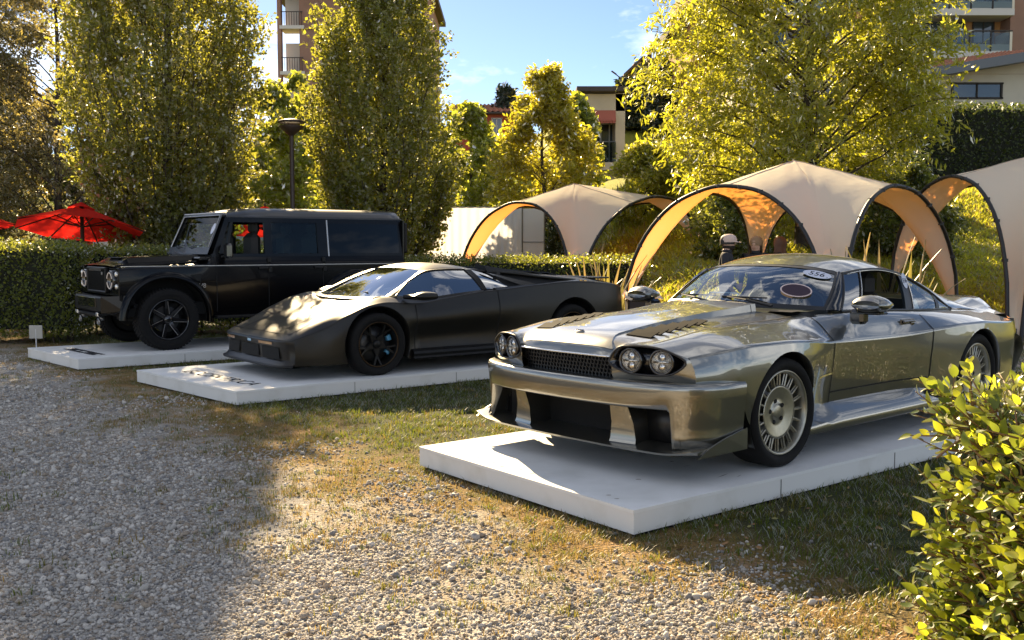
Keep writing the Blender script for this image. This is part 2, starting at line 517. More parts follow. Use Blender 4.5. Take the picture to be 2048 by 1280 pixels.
def build_ground():
    xs = np.concatenate([np.linspace(-400, -40, 13)[:-1], np.linspace(-40, 40, 121), np.linspace(40, 400, 13)[1:]])
    ys = np.concatenate([np.linspace(-60, -2, 8)[:-1], np.linspace(-2, 60, 125), np.linspace(60, 900, 24)[1:]])
    X, Y = np.meshgrid(xs, ys, indexing='ij')
    Z = terr(X, Y)
    V, F = grid_vf(np.stack([X, Y, Z], -1))
    g = obj('ground', V, F, M['ground'], smooth=True); tag(g, kind='structure')
    # paved path behind the silver car
    P = [px_ground(1905, 745), px_ground(2400, 745), px_ground(2500, 664), px_ground(1900, 672)]
    P = [p[:2] for p in P]
    mb = MB(); mb.add([(p[0], p[1], .008) for p in P], [(0, 1, 2, 3)])
    o = mb.build('path', mat('path_paving', (.30, .26, .235), .9, noise=(3, (.24, .205, .185)), bump=(40, .3, .01))); tag(o, kind='structure')
build_ground()

# ------------------------------------------------------------------ instanced scatter (gravel, grass)
def scatter(name, pts, rot, scl, idx, srcs, kind='stuff'):
    coll = bpy.data.collections.new(name + '_source')
    for i, me in enumerate(srcs):
        coll.objects.link(bpy.data.objects.new('%s_%02d' % (name, i), me))
    me = bpy.data.meshes.new(name)
    pts = np.asarray(pts, np.float32)
    me.vertices.add(len(pts)); me.vertices.foreach_set('co', pts.ravel())
    for nm, ty, a, key in (('rot', 'FLOAT_VECTOR', rot, 'vector'), ('scl', 'FLOAT_VECTOR', scl, 'vector'), ('idx', 'INT', idx, 'value')):
        at = me.attributes.new(nm, ty, 'POINT'); at.data.foreach_set(key, np.ascontiguousarray(a, np.int32 if ty == 'INT' else np.float32).ravel())
    o = bpy.data.objects.new(name, me); COL.objects.link(o); tag(o, kind=kind)
    ng = bpy.data.node_groups.new(name + '_nodes', 'GeometryNodeTree')
    ng.interface.new_socket('Geometry', in_out='INPUT', socket_type='NodeSocketGeometry'); ng.interface.new_socket('Geometry', in_out='OUTPUT', socket_type='NodeSocketGeometry')
    N = ng.nodes; Lk = ng.links
    gi = N.new('NodeGroupInput'); go = N.new('NodeGroupOutput'); ip = N.new('GeometryNodeInstanceOnPoints'); ci = N.new('GeometryNodeCollectionInfo')
    ci.inputs['Collection'].default_value = coll; ci.inputs['Separate Children'].default_value = True; ci.inputs['Reset Children'].default_value = True
    def attr(nm, ty):
        n = N.new('GeometryNodeInputNamedAttribute'); n.data_type = ty; n.inputs['Name'].default_value = nm; return n.outputs['Attribute']
    e = N.new('FunctionNodeEulerToRotation'); Lk.new(attr('rot', 'FLOAT_VECTOR'), e.inputs[0])
    Lk.new(gi.outputs[0], ip.inputs['Points']); Lk.new(ci.outputs[0], ip.inputs['Instance']); ip.inputs['Pick Instance'].default_value = True
    Lk.new(attr('idx', 'INT'), ip.inputs['Instance Index']); Lk.new(e.outputs[0], ip.inputs['Rotation']); Lk.new(attr('scl', 'FLOAT_VECTOR'), ip.inputs['Scale'])
    Lk.new(ip.outputs[0], go.inputs[0])
    md = o.modifiers.new('scatter', 'NODES'); md.node_group = ng
    return o

def pebble_mesh(k, mt):
    r = np.random.default_rng(100 + k)
    V, F = lathe_vf([(0, -.5), (.36, -.38), (.5, 0), (.36, .38), (0, .5)], 7)
    V = V * (1 + .22 * r.standard_normal((len(V), 1))) * [1, .75 + .2 * r.random(), .5 + .2 * r.random()]
    return make_mesh('pebble', V, F, mt, False)

def blade_mesh(k, mt, n, h, w, spread, lean):
    r = np.random.default_rng(300 + k); V = []; F = []
    for i in range(n):
        a = r.random() * 2 * pi; p = r.normal(0, spread, 2); l = h * (.5 + .8 * r.random()); ln = lean * (.3 + r.random())
        d = np.array([cos(a), sin(a)]); q = np.array([-d[1], d[0]]) * w / 2
        b = len(V)
        V += [(*(p - q), 0), (*(p + q), 0), (*(p + d * ln * l * .35 + q * .8), l * .6), (*(p + d * ln * l * .35 - q * .8), l * .6), (*(p + d * ln * l), l)]
        F += [(b, b + 1, b + 2, b + 3), (b + 3, b + 2, b + 4)]
    return make_mesh('grass_clump', V, F, mt)

def in_quad(X, Y, Q, grow=0.0):
    Q = np.asarray(Q, float); c = Q.mean(0); Q = c + (Q - c) * (1 + grow); ins = np.ones(X.shape, bool); s = None
    for a, b in zip(Q, np.roll(Q, -1, 0)):
        cr = (b[0] - a[0]) * (Y - a[1]) - (b[1] - a[1]) * (X - a[0]); s = np.sign(((b[0] - a[0]) * (c[1] - a[1]) - (b[1] - a[1]) * (c[0] - a[0])))
        ins &= cr * s > 0
    return ins

def plat_corners(near, left, side, length):
    n = px_ground(*near, .145)[:2]; l = px_ground(*left, .145)[:2]; s = px_ground(*side, .145)[:2]
    d = (s - n) / np.linalg.norm(s - n); return np.array([n, n + d * length, l + d * length, l])
PLAT = {'near': plat_corners((1267, 1021), (838, 893), (1830, 890), 5.0),
        'middle': plat_corners((472.7, 783), (273, 740), (988, 734), 5.1),
        'far': plat_corners((156, 718), (55, 695.5), (445, 700), 5.2)}

def lumps(X, Y, s, seed):
    r = np.random.default_rng(seed); out = np.zeros(np.shape(X))
    for k in range(6):
        a = r.random() * 2 * pi; f = s * (.6 + 1.6 * r.random()); ph = r.random() * 6.28
        out += np.sin((np.cos(a) * X + np.sin(a) * Y) * f + ph)
    return out / 6

def build_cover():
    pm = [mat('pebble_%s' % n, c, .85, noise=(30, c2)) for n, c, c2 in (('grey', (.44, .41, .37), (.34, .32, .29)), ('pale', (.62, .58, .52), (.52, .48, .43)), ('brown', (.36, .30, .23), (.28, .23, .18)), ('dark', (.24, .23, .22), (.18, .175, .17)))]
    srcs = [pebble_mesh(k, pm[[0, 0, 1, 2, 3, 0, 1, 2][k]]) for k in range(8)]
    # gravel: denser close to the camera
    P = []
    for (y0, y1, dens) in ((2.2, 3.2, 5500), (3.2, 5.2, 8200), (5.2, 7.5, 4600), (7.5, 10.5, 1700), (10.5, 14, 600)):
        x0, x1 = -.58 * y1 - 2.2, 2.6; n = int((x1 - x0) * (y1 - y0) * dens)
        X = rng.uniform(x0, x1, n); Y = rng.uniform(y0, y1, n)
        d = gdist(X, Y) + lumps(X, Y, 2.2, 4) * 1.5
        keep = (rng.random(n) < 1 / (1 + np.exp((d + .15) * 3.2))) & (np.abs(X) < .58 * Y + 2.2)
        for q in PLAT.values(): keep &= ~in_quad(X, Y, q, .01)
        P.append(np.stack([X, Y], -1)[keep])
    P = np.concatenate(P); n = len(P)
    sz = rng.lognormal(math.log(.0100), .45, n) * np.interp(P[:, 1], [3, 12], [1, 1.5])
    pts = np.column_stack([P, sz * .18]); rot = rng.normal(0, .35, (n, 3)); rot[:, 2] = rng.random(n) * 6.28
    idx = rng.integers(0, 8, n)
    g = scatter('gravel_stones', pts, rot, np.repeat(sz[:, None], 3, 1), idx, srcs)
    # lawn
    gm = [leaf_mat('lawn_green', (.040, .075, .012), (.075, .10, .02), (.30, .34, .03), .4, .6, .03), leaf_mat('lawn_dry', (.22, .16, .06), (.16, .12, .04), (.55, .38, .09), .4, .6, .03), leaf_mat('lawn_olive', (.07, .075, .02), (.10, .09, .025), (.40, .36, .05), .4, .6, .03)]
    bl = [blade_mesh(k, gm[[0, 1, 2, 0, 1, 2][k]], 12, .045, .005, .03, .8) for k in range(6)]
    P = []
    for (y0, y1, dens) in ((3.2, 6.5, 420), (6.5, 10, 300), (10, 17, 170)):
        x0, x1 = -.58 * y1 - 2, .6 * y1 + 2; n = int((x1 - x0) * (y1 - y0) * dens); X = rng.uniform(x0, x1, n); Y = rng.uniform(y0, y1, n)
        d = gdist(X, Y) + lumps(X, Y, 2.2, 4) * 1.5
        keep = rng.random(n) < np.clip(.012 + 1 / (1 + np.exp(-(d - .1) * 2.6)), 0, 1) * (.75 + .6 * lumps(X, Y, 4, 9))
        for q in PLAT.values(): keep &= ~in_quad(X, Y, q, 0.0)
        P.append(np.stack([X, Y], -1)[keep])
    # tufts hugging the platform edges
    for q in PLAT.values():
        for a, b in zip(q, np.roll(q, -1, 0)):
            k = int(np.linalg.norm(b - a) * 26); t = rng.random(k)[:, None]; e = (b - a) / np.linalg.norm(b - a); nn = np.array([e[1], -e[0]])
            c = q.mean(0); nn = nn if nn @ (a - c) > 0 else -nn
            P.append(a + (b - a) * t + nn * rng.uniform(.01, .08, (k, 1)))
    P = np.concatenate(P); n = len(P); d = gdist(P[:, 0], P[:, 1])
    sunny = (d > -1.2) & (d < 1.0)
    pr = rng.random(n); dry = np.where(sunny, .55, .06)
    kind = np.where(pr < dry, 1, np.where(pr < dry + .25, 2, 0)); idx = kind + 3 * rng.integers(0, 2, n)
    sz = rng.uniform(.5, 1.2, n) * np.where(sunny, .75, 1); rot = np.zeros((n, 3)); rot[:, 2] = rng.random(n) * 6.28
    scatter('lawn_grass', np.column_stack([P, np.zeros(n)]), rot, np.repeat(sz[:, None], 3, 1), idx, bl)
    # fallen leaves
    lm = [mat('fallen_leaf_%d' % i, c, .8) for i, c in enumerate(((.28, .15, .06), (.35, .24, .10), (.16, .10, .05), (.22, .20, .06)))]
    lf = []
    for k in range(4):
        V = np.array([(0, -.5, 0), (.28, -.1, .10), (.2, .35, .06), (0, .55, .16), (-.2, .35, .08), (-.28, -.1, .05), (0, 0, 0)]); lf.append(make_mesh('fallen_leaf', V, [(0, 1, 6), (1, 2, 6), (2, 3, 6), (3, 4, 6), (4, 5, 6), (5, 0, 6)], lm[k]))
    n = 1500; Y = rng.uniform(3.3, 9, n); X = rng.uniform(-1, 1, n) * .56 * Y; d = gdist(X, Y); keep = rng.random(n) < np.clip((d + 1.2) * .5, .03, 1)
    for q in PLAT.values(): keep &= ~in_quad(X, Y, q, .02)
    X, Y = X[keep], Y[keep]; n = len(X); rot = rng.normal(0, .3, (n, 3)); rot[:, 2] = rng.random(n) * 6.28
    scatter('fallen_leaves', np.column_stack([X, Y, np.full(n, .012)]), rot, np.repeat(rng.uniform(.02, .045, n)[:, None], 3, 1), rng.integers(0, 4, n), lf)
    # hillside grass and ground cover
    hm = [leaf_mat('hill_grass', (.19, .24, .025), (.32, .31, .035), (1.0, .92, .07), .62, .6, .03), leaf_mat('hill_weed', (.08, .14, .015), (.16, .18, .02), (.80, .82, .06), .60, .6, .03), leaf_mat('hill_straw', (.30, .23, .09), (.22, .16, .06), (.6, .46, .14), .45, .6, .03)]
    hb = [blade_mesh(20 + k, hm[[0, 0, 1, 2, 1, 0][k]], 16, .165, .028, .11, 1.2) for k in range(6)]
    n = 52000; Y = rng.uniform(16.2, 31, n); X = rng.uniform(-1, 1, n) * 0; X = rng.uniform(.8, .56 * 31, n); keep = (X < .58 * Y) & (rng.random(n) < sstep(X, .5, 2.2))
    X, Y = X[keep], Y[keep]; n = len(X); rot = np.zeros((n, 3)); rot[:, 2] = rng.random(n) * 6.28; sz = rng.uniform(.5, 1.25, n) * (1 + .35 * lumps(X, Y, 1.6, 12))
    scatter('hillside_grass', np.column_stack([X, Y, terr(X, Y) - .02]), rot, np.repeat(sz[:, None], 3, 1), rng.integers(0, 6, n), hb)
build_cover()

# ================================================================== platforms
M['plat_top'] = mat('platform_white', (.76, .76, .74), .6, spec=.3, noise=(3.2, (.64, .64, .61), 8, .45, .75), bump=(200, .05, .002))
M['plat_side'] = mat('platform_side', (.72, .71, .68), .65, spec=.3, noise=(3.5, (.56, .54, .48), 9, .48, .8))
def build_platform(q, label, text=None, marks=False):
    c = q.mean(0); root = empty('display_platform', (*q[0], 0)); tag(root, label, 'platform', 'white car display platforms')
    L = q - q[0]
    def ring(z, inset=0.0):
        cc = L.mean(0); return [(*(p + (cc - p) / np.linalg.norm(cc - p) * inset), z) for p in L]
    mb = MB(); V = ring(.128) + ring(.145) ; mb.add(V, [(4, 5, 6, 7), (3, 2, 1, 0)] + [(i, (i + 1) % 4, 4 + (i + 1) % 4, 4 + i) for i in range(4)]); mb.build('deck', M['plat_top'], root)
    mb = MB()
    inn = .004
    V = ring(.018, inn) + ring(.1275, inn); mb.add(V, [(i, (i + 1) % 4, 4 + (i + 1) % 4, 4 + i) for i in range(4)] + [(7, 6, 5, 4)]); mb.build('skirting', M['plat_side'], root)
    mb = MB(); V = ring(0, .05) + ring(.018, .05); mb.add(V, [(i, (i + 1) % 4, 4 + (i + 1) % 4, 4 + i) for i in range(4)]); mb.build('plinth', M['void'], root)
    # board joints on the long near side
    e = L[1] - L[0]; eu = e / np.linalg.norm(e); nn = np.array([eu[1], -eu[0]])
    for t in (.245, .49, .735):
        p = L[0] + e * t + nn * .001; mb = MB(); mb.box((*p, .073), (.003, .004, .106), rz=atan2(eu[1], eu[0])); mb.build('board_joint', M['joint'], root)
    for k in range(9):
        f = L[3] * rng.uniform(.06, .5) + eu * rng.uniform(.1, 4.2); a = rng.uniform(-.4, .4); l_ = rng.uniform(.05, .22); dd = np.array([eu[0] * cos(a) - eu[1] * sin(a), eu[0] * sin(a) + eu[1] * cos(a)]); pp = np.array([-dd[1], dd[0]]) * rng.uniform(.002, .006)
        V = [(*(f - dd * l_ / 2), .1462), (*(f + pp), .1462), (*(f + dd * l_ / 2), .1462), (*(f - pp), .1462)]; obj('scuff', V, [(0, 3, 2, 1)], M['scuff'], root)
    if marks:
        for k in range(12):
            f = L[3] * rng.uniform(.1, .9) + eu * rng.uniform(.06, .12) if k < 7 else L[3] * rng.uniform(.1, .35) + eu * rng.uniform(.2, 2.2)
            a = rng.random(7) * .5 + .5; t = np.arange(7) * 2 * pi / 7; V = np.stack([f[0] + np.cos(t) * a * .022, f[1] + np.sin(t) * a * .008, 0 * t + .1466], -1); obj('paint_chip', V, [tuple(range(7))], M['chip'], root)
    if text:
        V, F = text
        d = (L[3] - L[0]); du = d / np.linalg.norm(d)
        # letters run from the left corner to the near corner, feet towards the front edge
        o = L[0] + d * .47 + eu * .36
        W = np.column_stack([o[0] - du[0] * V[:, 0] + eu[0] * V[:, 1], o[1] - du[1] * V[:, 0] + eu[1] * V[:, 1], np.full(len(V), .1475)])
        obj('lettering', W, F, M['dark_print'], root)
    return root
M['joint'] = mat('joint_shadow', (.18, .17, .15), .9)  # plain dark tone of the joints between boards
M['scuff'] = mat('scuff_mark', (.30, .29, .27), .9)
M['chip'] = mat('bare_wood', (.16, .10, .06), .9)
tx = text_vf('ECCENTRICA', .235, 0, 1.06)
build_platform(PLAT['near'], 'white low platform carrying the silver coupe', None, True)
build_platform(PLAT['middle'], 'white low platform with black lettering under the wedge-shaped dark sports car', tx)
def smudged_letters():
    V = []; F = []
    r = np.random.default_rng(5); x = -.5
    while x < .5:
        w = .035 + .03 * r.random()
        for dy in ((0, .16), ) if r.random() < .6 else ((0, .05), (.10, .16)):
            b = len(V); V += [(x, dy[0] - .08, 0), (x + w, dy[0] - .08, 0), (x + w, dy[1] - .08, 0), (x, dy[1] - .08, 0)]; F.append((b, b + 1, b + 2, b + 3))
        x += w + .03
    return np.array(V), F
build_platform(PLAT['far'], 'white low platform under the tall black off-roader beside the hedge', smudged_letters())

# ================================================================== foliage helpers
def leaf_cards(P, D, U, l, w, fold=.25):
    """rhombic folded leaves: centres P, axis D, up U -> 4 verts 2 tris each (as quads)"""
    S = np.cross(D, U); S /= np.linalg.norm(S, axis=1, keepdims=True) + 1e-9
    Nn = np.cross(S, D)
    l = np.broadcast_to(l, (len(P),))[:, None]; w = np.broadcast_to(w, (len(P),))[:, None]
    a = P - D * l * .5; b = P + S * w * .5 + Nn * w * fold * .5 - D * l * .06; c = P + D * l * .5; d = P - S * w * .5 + Nn * w * fold * .5 - D * l * .06
    V = np.stack([a, b, c, d], 1).reshape(-1, 3); F = np.arange(len(V)).reshape(-1, 4)
    F = np.concatenate([F[:, [0, 1, 2]], F[:, [0, 2, 3]]], 0) if False else F
    return V, F

def unit(n, r=rng):
    v = r.standard_normal((n, 3)); return v / np.linalg.norm(v, axis=1, keepdims=True)

def limb_path(p0, p1, bend, n, r):
    t = np.linspace(0, 1, n)[:, None]; P = p0 * (1 - t) + p1 * t
    P = P + np.sin(t * pi) * bend + np.cumsum(r.normal(0, .012, (n, 3)), 0) * np.linalg.norm(p1 - p0)
    P[0] = p0; return P

def make_tree(name, label, base, H, prof, mt, bark, nl, leaf, seed, habit='ovoid', group=None, trunk_r=.12, cat='tree', tuft=9, nb=60, h0=.08, spread=.16, droop=0.0, gap=0.0):
    """prof: list of (height fraction, radius m) of the crown outline"""
    r = np.random.default_rng(seed); root = empty(name, base); tag(root, label, cat, group)
    hf = np.array([p[0] for p in prof]) * H; rf = np.array([p[1] for p in prof]); R = lambda h: np.interp(h, hf, rf)
    tb = MB()
    tp = np.array([(0, 0, 0), (r.normal(0, .04), r.normal(0, .04), H * .3), (r.normal(0, .08), r.normal(0, .08), H * .65), (0, 0, H * .95)]); tp = crom(tp, 6)
    tb.tube(tp, np.linspace(trunk_r, trunk_r * .12, len(tp)), 8)
    T = []; TD = []   # twig origins and directions
    for i in range(nb):
        u = r.random()
        if habit == 'ovoid':      # steep ascending limbs
            ht = hf[0] + (hf[-1] - hf[0]) * (i + r.random()) / nb; rad = R(ht) * (.75 + .25 * r.random()); az = r.random() * 2 * pi
            hb = max(.04 * H, ht - (rad * 2.3 + .3) * (.8 + .4 * r.random())); p0 = np.array([0, 0, hb]); p1 = np.array([rad * cos(az), rad * sin(az), ht])
            bend = np.array([cos(az), sin(az), 0]) * rad * .18
        else:                      # spreading limbs
            ht = hf[0] + (hf[-1] - hf[0]) * (i + r.random()) / nb; rad = R(ht) * (.7 + .3 * r.random()); az = r.random() * 2 * pi
            hb = max(h0 * H, ht - rad * (.35 + .35 * r.random())); p0 = np.array([0, 0, hb]); p1 = np.array([rad * cos(az), rad * sin(az), ht]); bend = np.array([0, 0, rad * .10])
        j = np.interp(p0[2], tp[:, 2], np.arange(len(tp))); p0[:2] = tp[int(j)][:2]
        L_ = limb_path(p0, p1, bend, 9, r); r0 = trunk_r * (.62 if habit != 'ovoid' else .34) * np.clip(.42 - .3 * p0[2] / H, .08, .4)
        tb.tube(L_, np.linspace(r0, .006, 9), 5)
        k = int(nl / nb / tuft)
        s = r.beta(1.6, 1.0, k) * .80 + .20; a = s * 8; i0 = np.clip(a.astype(int), 0, 7); f = (a - i0)[:, None]
        c = L_[i0] * (1 - f) + L_[i0 + 1] * f; d = L_[i0 + 1] - L_[i0]; d /= np.linalg.norm(d, axis=1, keepdims=True)
        o = unit(k, r); o -= d * (o * d).sum(1, keepdims=True) * .6
        T.append(c + o * (r.random((k, 1)) ** .6) * spread * rad); TD.append(d * .8 + o * .9 + [0, 0, -droop])
    T = np.concatenate(T); TD = np.concatenate(TD); TD /= np.linalg.norm(TD, axis=1, keepdims=True)
    k = len(T)
    if gap > 0:   # drop twigs in cells to open sky holes
        v = np.sin(T[:, 0] * 2.9 + seed) + np.sin(T[:, 1] * 2.7 + 1.3 * seed) + np.sin(T[:, 2] * 2.3 + .7 * seed); m_ = v < 3 * (1 - gap) - .6; T = T[m_]; TD = TD[m_]; k = len(T)
    lw, ll = leaf
    q = np.arange(tuft) / tuft
    tl = ll * 2.6
    P = T[:, None] + TD[:, None] * (q[None, :, None] - .4) * tl + r.normal(0, ll * .35, (k, tuft, 3))
    D = TD[:, None] * .6 + unit(k * tuft, r).reshape(k, tuft, 3) * .85 + [0, 0, -droop]
    D /= np.linalg.norm(D, axis=-1, keepdims=True); U = unit(k * tuft, r) * .75 + [0, 0, .6]
    V, F = leaf_cards(P.reshape(-1, 3), D.reshape(-1, 3), U, ll * r.uniform(.7, 1.25, k * tuft), lw * r.uniform(.8, 1.2, k * tuft))
    V[:, 2] = np.maximum(V[:, 2], .05)
    tb.build('trunk', bark, root, True)
    obj('crown', V, F, mt, root)
    return root

def leaf_shell(boxes, n, ll, lw, seed, mt, root, name='foliage', fuzz=.05, top_bias=1.0):
    """leaves over the faces of boxes (cx,cy,cz,sx,sy,sz) in local coordinates"""
    r = np.random.default_rng(seed); PP = []; NN = []
    areas = [b[3] * b[4] * top_bias + 2 * b[3] * b[5] + 2 * b[4] * b[5] for b in boxes]
    for b, A in zip(boxes, areas):
        k = int(n * A / sum(areas)); sx, sy, sz = b[3:]; w = np.array([sx * sy * top_bias, sx * sz, sx * sz, sy * sz, sy * sz]); f = r.choice(5, k, p=w / w.sum())
        p = r.uniform(-.5, .5, (k, 3)) * [sx, sy, sz]; nn = np.zeros((k, 3))
        for i, (ax, sg) in enumerate(((2, 1), (1, 1), (1, -1), (0, 1), (0, -1))):
            m_ = f == i; p[m_, ax] = sg * b[3 + ax] / 2; nn[m_, ax] = sg
        p += nn * r.normal(0, fuzz, (k, 1)) + nn * (.5 * fuzz * lumps(p[:, 0] * 3, p[:, 2] * 3 + p[:, 1] * 3, 1.5, seed))[:, None]; PP.append(p + b[:3]); NN.append(nn)
    P = np.concatenate(PP); Nn = np.concatenate(NN); k = len(P)
    D = unit(k, r) * .9 + Nn * .45 + [0, 0, .25]; D /= np.linalg.norm(D, axis=1, keepdims=True); U = Nn * .8 + unit(k, r) * .7
    V, F = leaf_cards(P, D, U, ll * r.uniform(.7, 1.3, k), lw * r.uniform(.8, 1.2, k))
    return obj(name, V, F, mt, root)

# leaf materials
M['hornbeam'] = leaf_mat('hornbeam_leaf', (.075, .092, .016), (.145, .148, .028), (.66, .63, .065), .54, .55, .08)
M['hornbeam2'] = leaf_mat('hornbeam_leaf_b', (.08, .10, .016), (.155, .16, .028), (.72, .70, .065), .54, .55, .08)
M['oak'] = leaf_mat('lance_leaf', (.12, .15, .018), (.24, .22, .025), (.88, .86, .05), .58, .5, .08)
M['golden'] = leaf_mat('golden_leaf', (.20, .19, .018), (.32, .27, .025), (.95, .86, .05), .60, .5, .08)
M['fresh'] = leaf_mat('fresh_leaf', (.12, .17, .018), (.22, .24, .025), (.85, .88, .07), .55, .5, .10)
M['olive'] = leaf_mat('olive_leaf', (.11, .11, .04), (.19, .165, .06), (.60, .48, .12), .48, .5, .10)
M['darkleaf'] = leaf_mat('dark_leaf', (.030, .05, .016), (.065, .08, .02), (.22, .28, .05), .4, .5, .08)
M['conifer'] = leaf_mat('conifer_needle', (.015, .028, .012), (.030, .045, .016), (.06, .09, .02), .25)
M['hedgeleaf'] = leaf_mat('hedge_leaf', (.055, .085, .014), (.12, .14, .025), (.60, .62, .06), .5, .5, .10)
M['bark'] = mat('bark', (.060, .045, .032), .9, noise=(14, (.035, .027, .02)), bump=(30, .6, .02))
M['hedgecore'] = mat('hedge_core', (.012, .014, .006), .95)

def build_trees():
    ov = [(.05, .3), (.10, .45), (.16, .65), (.21, .95), (.27, 1.4), (.35, 1.75), (.48, 1.9), (.6, 1.8), (.72, 1.35), (.84, .8), (1.0, .1)]
    make_tree('hornbeam_tree', 'broad upright hornbeam rising behind the black off-roader', (-6.84, 20.0, 0), 10.2, ov, M['hornbeam'], M['bark'], 125000, (.060, .092), 11, 'ovoid', 'upright hornbeams', .14, nb=230, spread=.25)
    ov2 = [(.05, .25), (.10, .45), (.16, .75), (.23, 1.2), (.37, 1.72), (.52, 1.7), (.68, 1.4), (.8, .9), (.9, .5), (1.0, .1)]
    make_tree('hornbeam_tree', 'upright hornbeam just right of the lamp post', (-2.75, 21.5, 0), 9.3, ov2, M['hornbeam2'], M['bark'], 110000, (.060, .092), 12, 'ovoid', 'upright hornbeams', .13, nb=210, spread=.25)
    sp_ = [(.14, 2.6), (.25, 3.4), (.4, 3.75), (.6, 3.4), (.8, 2.5), (1, .6)]
    make_tree('lance_leaved_tree', 'large yellow-green tree with narrow leaves behind the centre canopy', (6.5, 22.6, float(terr(6.5, 22.6))), 9.6, sp_, M['oak'], M['bark'], 98000, (.050, .175), 13, 'spread', None, .17, tuft=16, nb=120, h0=.10, spread=.27, droop=.28, gap=.28)
    make_tree('golden_tree', 'golden-yellow tree between the houses behind the smaller canopy', (1.0, 30, float(terr(1, 30))), 6.4, [(.02, 1.5), (.2, 2.3), (.45, 2.0), (.7, 1.3), (.88, .75), (1, .3)], M['golden'], M['bark'], 30000, (.075, .18), 14, 'spread', None, .10, tuft=9, nb=64, spread=.34, droop=.15, gap=.24)
    make_tree('green_tree', 'fresh green tree right behind the golden tree', (2.15, 34, float(terr(2.15, 34))), 4.6, [(.0, .7), (.3, .95), (.6, .85), (.85, .5), (1, .2)], M['fresh'], M['bark'], 20000, (.13, .18), 15, 'spread', None, .09, tuft=6, nb=36, spread=.26)
    make_tree('green_tree', 'bright green tree seen low between the two hornbeams', (-6.9, 31, 0), 6.6, [(.05, 1.4), (.3, 2.3), (.6, 2.0), (1, .5)], M['fresh'], M['bark'], 24000, (.12, .17), 16, 'spread', None, .1, nb=40, spread=.3)
    make_tree('green_tree', 'mid green tree right of the second hornbeam by the red house', (-1.3, 33, .4), 5.6, [(.05, 1.2), (.3, 1.9), (.6, 1.6), (1, .4)], M['fresh'], M['bark'], 20000, (.12, .17), 17, 'spread', None, .1, nb=36, spread=.3)
    # feathery tall trees at the left edge
    fe = [(.1, 2.0), (.25, 3.2), (.5, 3.4), (.75, 2.6), (1, .6)]
    for i, (x, y, h, lab) in enumerate(((-14.2, 31.5, 11.8, 'feathery olive-green tree at the left edge, nearest of the left group'), (-18.2, 34, 13.5, 'tall olive-green tree behind the red parasols'), (-11.2, 34.5, 10.6, 'olive tree half hidden behind the left hornbeam'))):
        make_tree('feathery_tree', lab, (x, y, 0), h, fe, M['olive'], M['bark'], 52000, (.060, .15), 20 + i, 'spread', 'feathery trees at the left', .15, nb=70, h0=.05, spread=.22, droop=.12, gap=.10)
    dk = [(.02, 2.0), (.2, 3.2), (.5, 3.0), (.8, 2.0), (1, .4)]
    for i, (x, y, h, lab) in enumerate(((-20, 36, 12, 'dark dense tree far left beyond the parasols'), (-14.5, 38, 10, 'dark dense tree behind the feathery trees'), (-24, 31, 11, 'dark dense tree at the far left corner'), (-9.5, 41, 5.5, 'dark dense tree deep behind the left hornbeam'), (-4.6, 44, 8, 'dark dense tree far behind the lamp post'))):
        make_tree('dark_tree', lab, (x, y, float(terr(x, y))), h, dk, M['darkleaf'], M['bark'], 24000, (.17, .24), 30 + i, 'spread', 'dark trees in the distance', .16, nb=45, h0=.02, spread=.3)
    # conifers up the hill
    for i, (x, y, h, rr, lab) in enumerate(((-3.2, 46, 5.4, 2.0, 'dark cedar peeping out right of the second hornbeam'), (-.3, 62, 4.2, 1.7, 'dark round tree behind the golden tree top'), (7.8, 60, 3.2, .8, 'dark conifer below the hilltop house'), (8.5, 57, 3.9, 1.3, 'dark broad conifer left of the large lance-leaved tree'), (6.6, 58, 2.6, 1.2, 'small dark bush at the foot of the hilltop house'))):
        make_tree('dark_conifer', lab, (x, y, float(terr(x, y))), h, [(.02, rr), (.2, rr * .95), (.5, rr * .65), (.8, rr * .3), (1, .05)], M['conifer'], M['bark'], 14000, (.15, .34), 40 + i, 'spread', 'dark conifers on the hill', .1, nb=40, h0=.02, spread=.3)
    # shrubs under the canopies
    for i, (x, y, h, rr, mt, lab) in enumerate(((3.5, 26.2, 2.0, 1.2, 'oak', 'leafy shrub seen through the left arch of the centre canopy'), (4.9, 21.6, 1.9, 1.1, 'hedgeleaf', 'dark shrub under the centre canopy behind the people'), (8.7, 22.0, 2.0, 1.2, 'hedgeleaf', 'shrub seen through the right arch of the centre canopy'), (1.2, 29.0, 1.7, 1.2, 'oak', 'leafy shrub seen under the small canopy'), (1.7, 27.8, 1.9, .9, 'darkleaf', 'dark shrub beside the white fabric fence'), (5.6, 28.0, 2.2, 1.6, 'oak', 'yellow-green shrub on the slope between the canopies'), (9.5, 26.5, 2.6, 1.6, 'darkleaf', 'dark shrub at the top of the slope on the right'))):
        make_tree('shrub', lab, (x, y, float(terr(x, y)) - .1), h, [(.02, rr * .8), (.3, rr), (.7, rr * .8), (1, .2)], M[mt], M['bark'], 14000, (.065, .14), 60 + i, 'spread', 'shrubs on the slope', .05, 'shrub', nb=34, h0=.02, spread=.32, droop=.1)
build_trees()

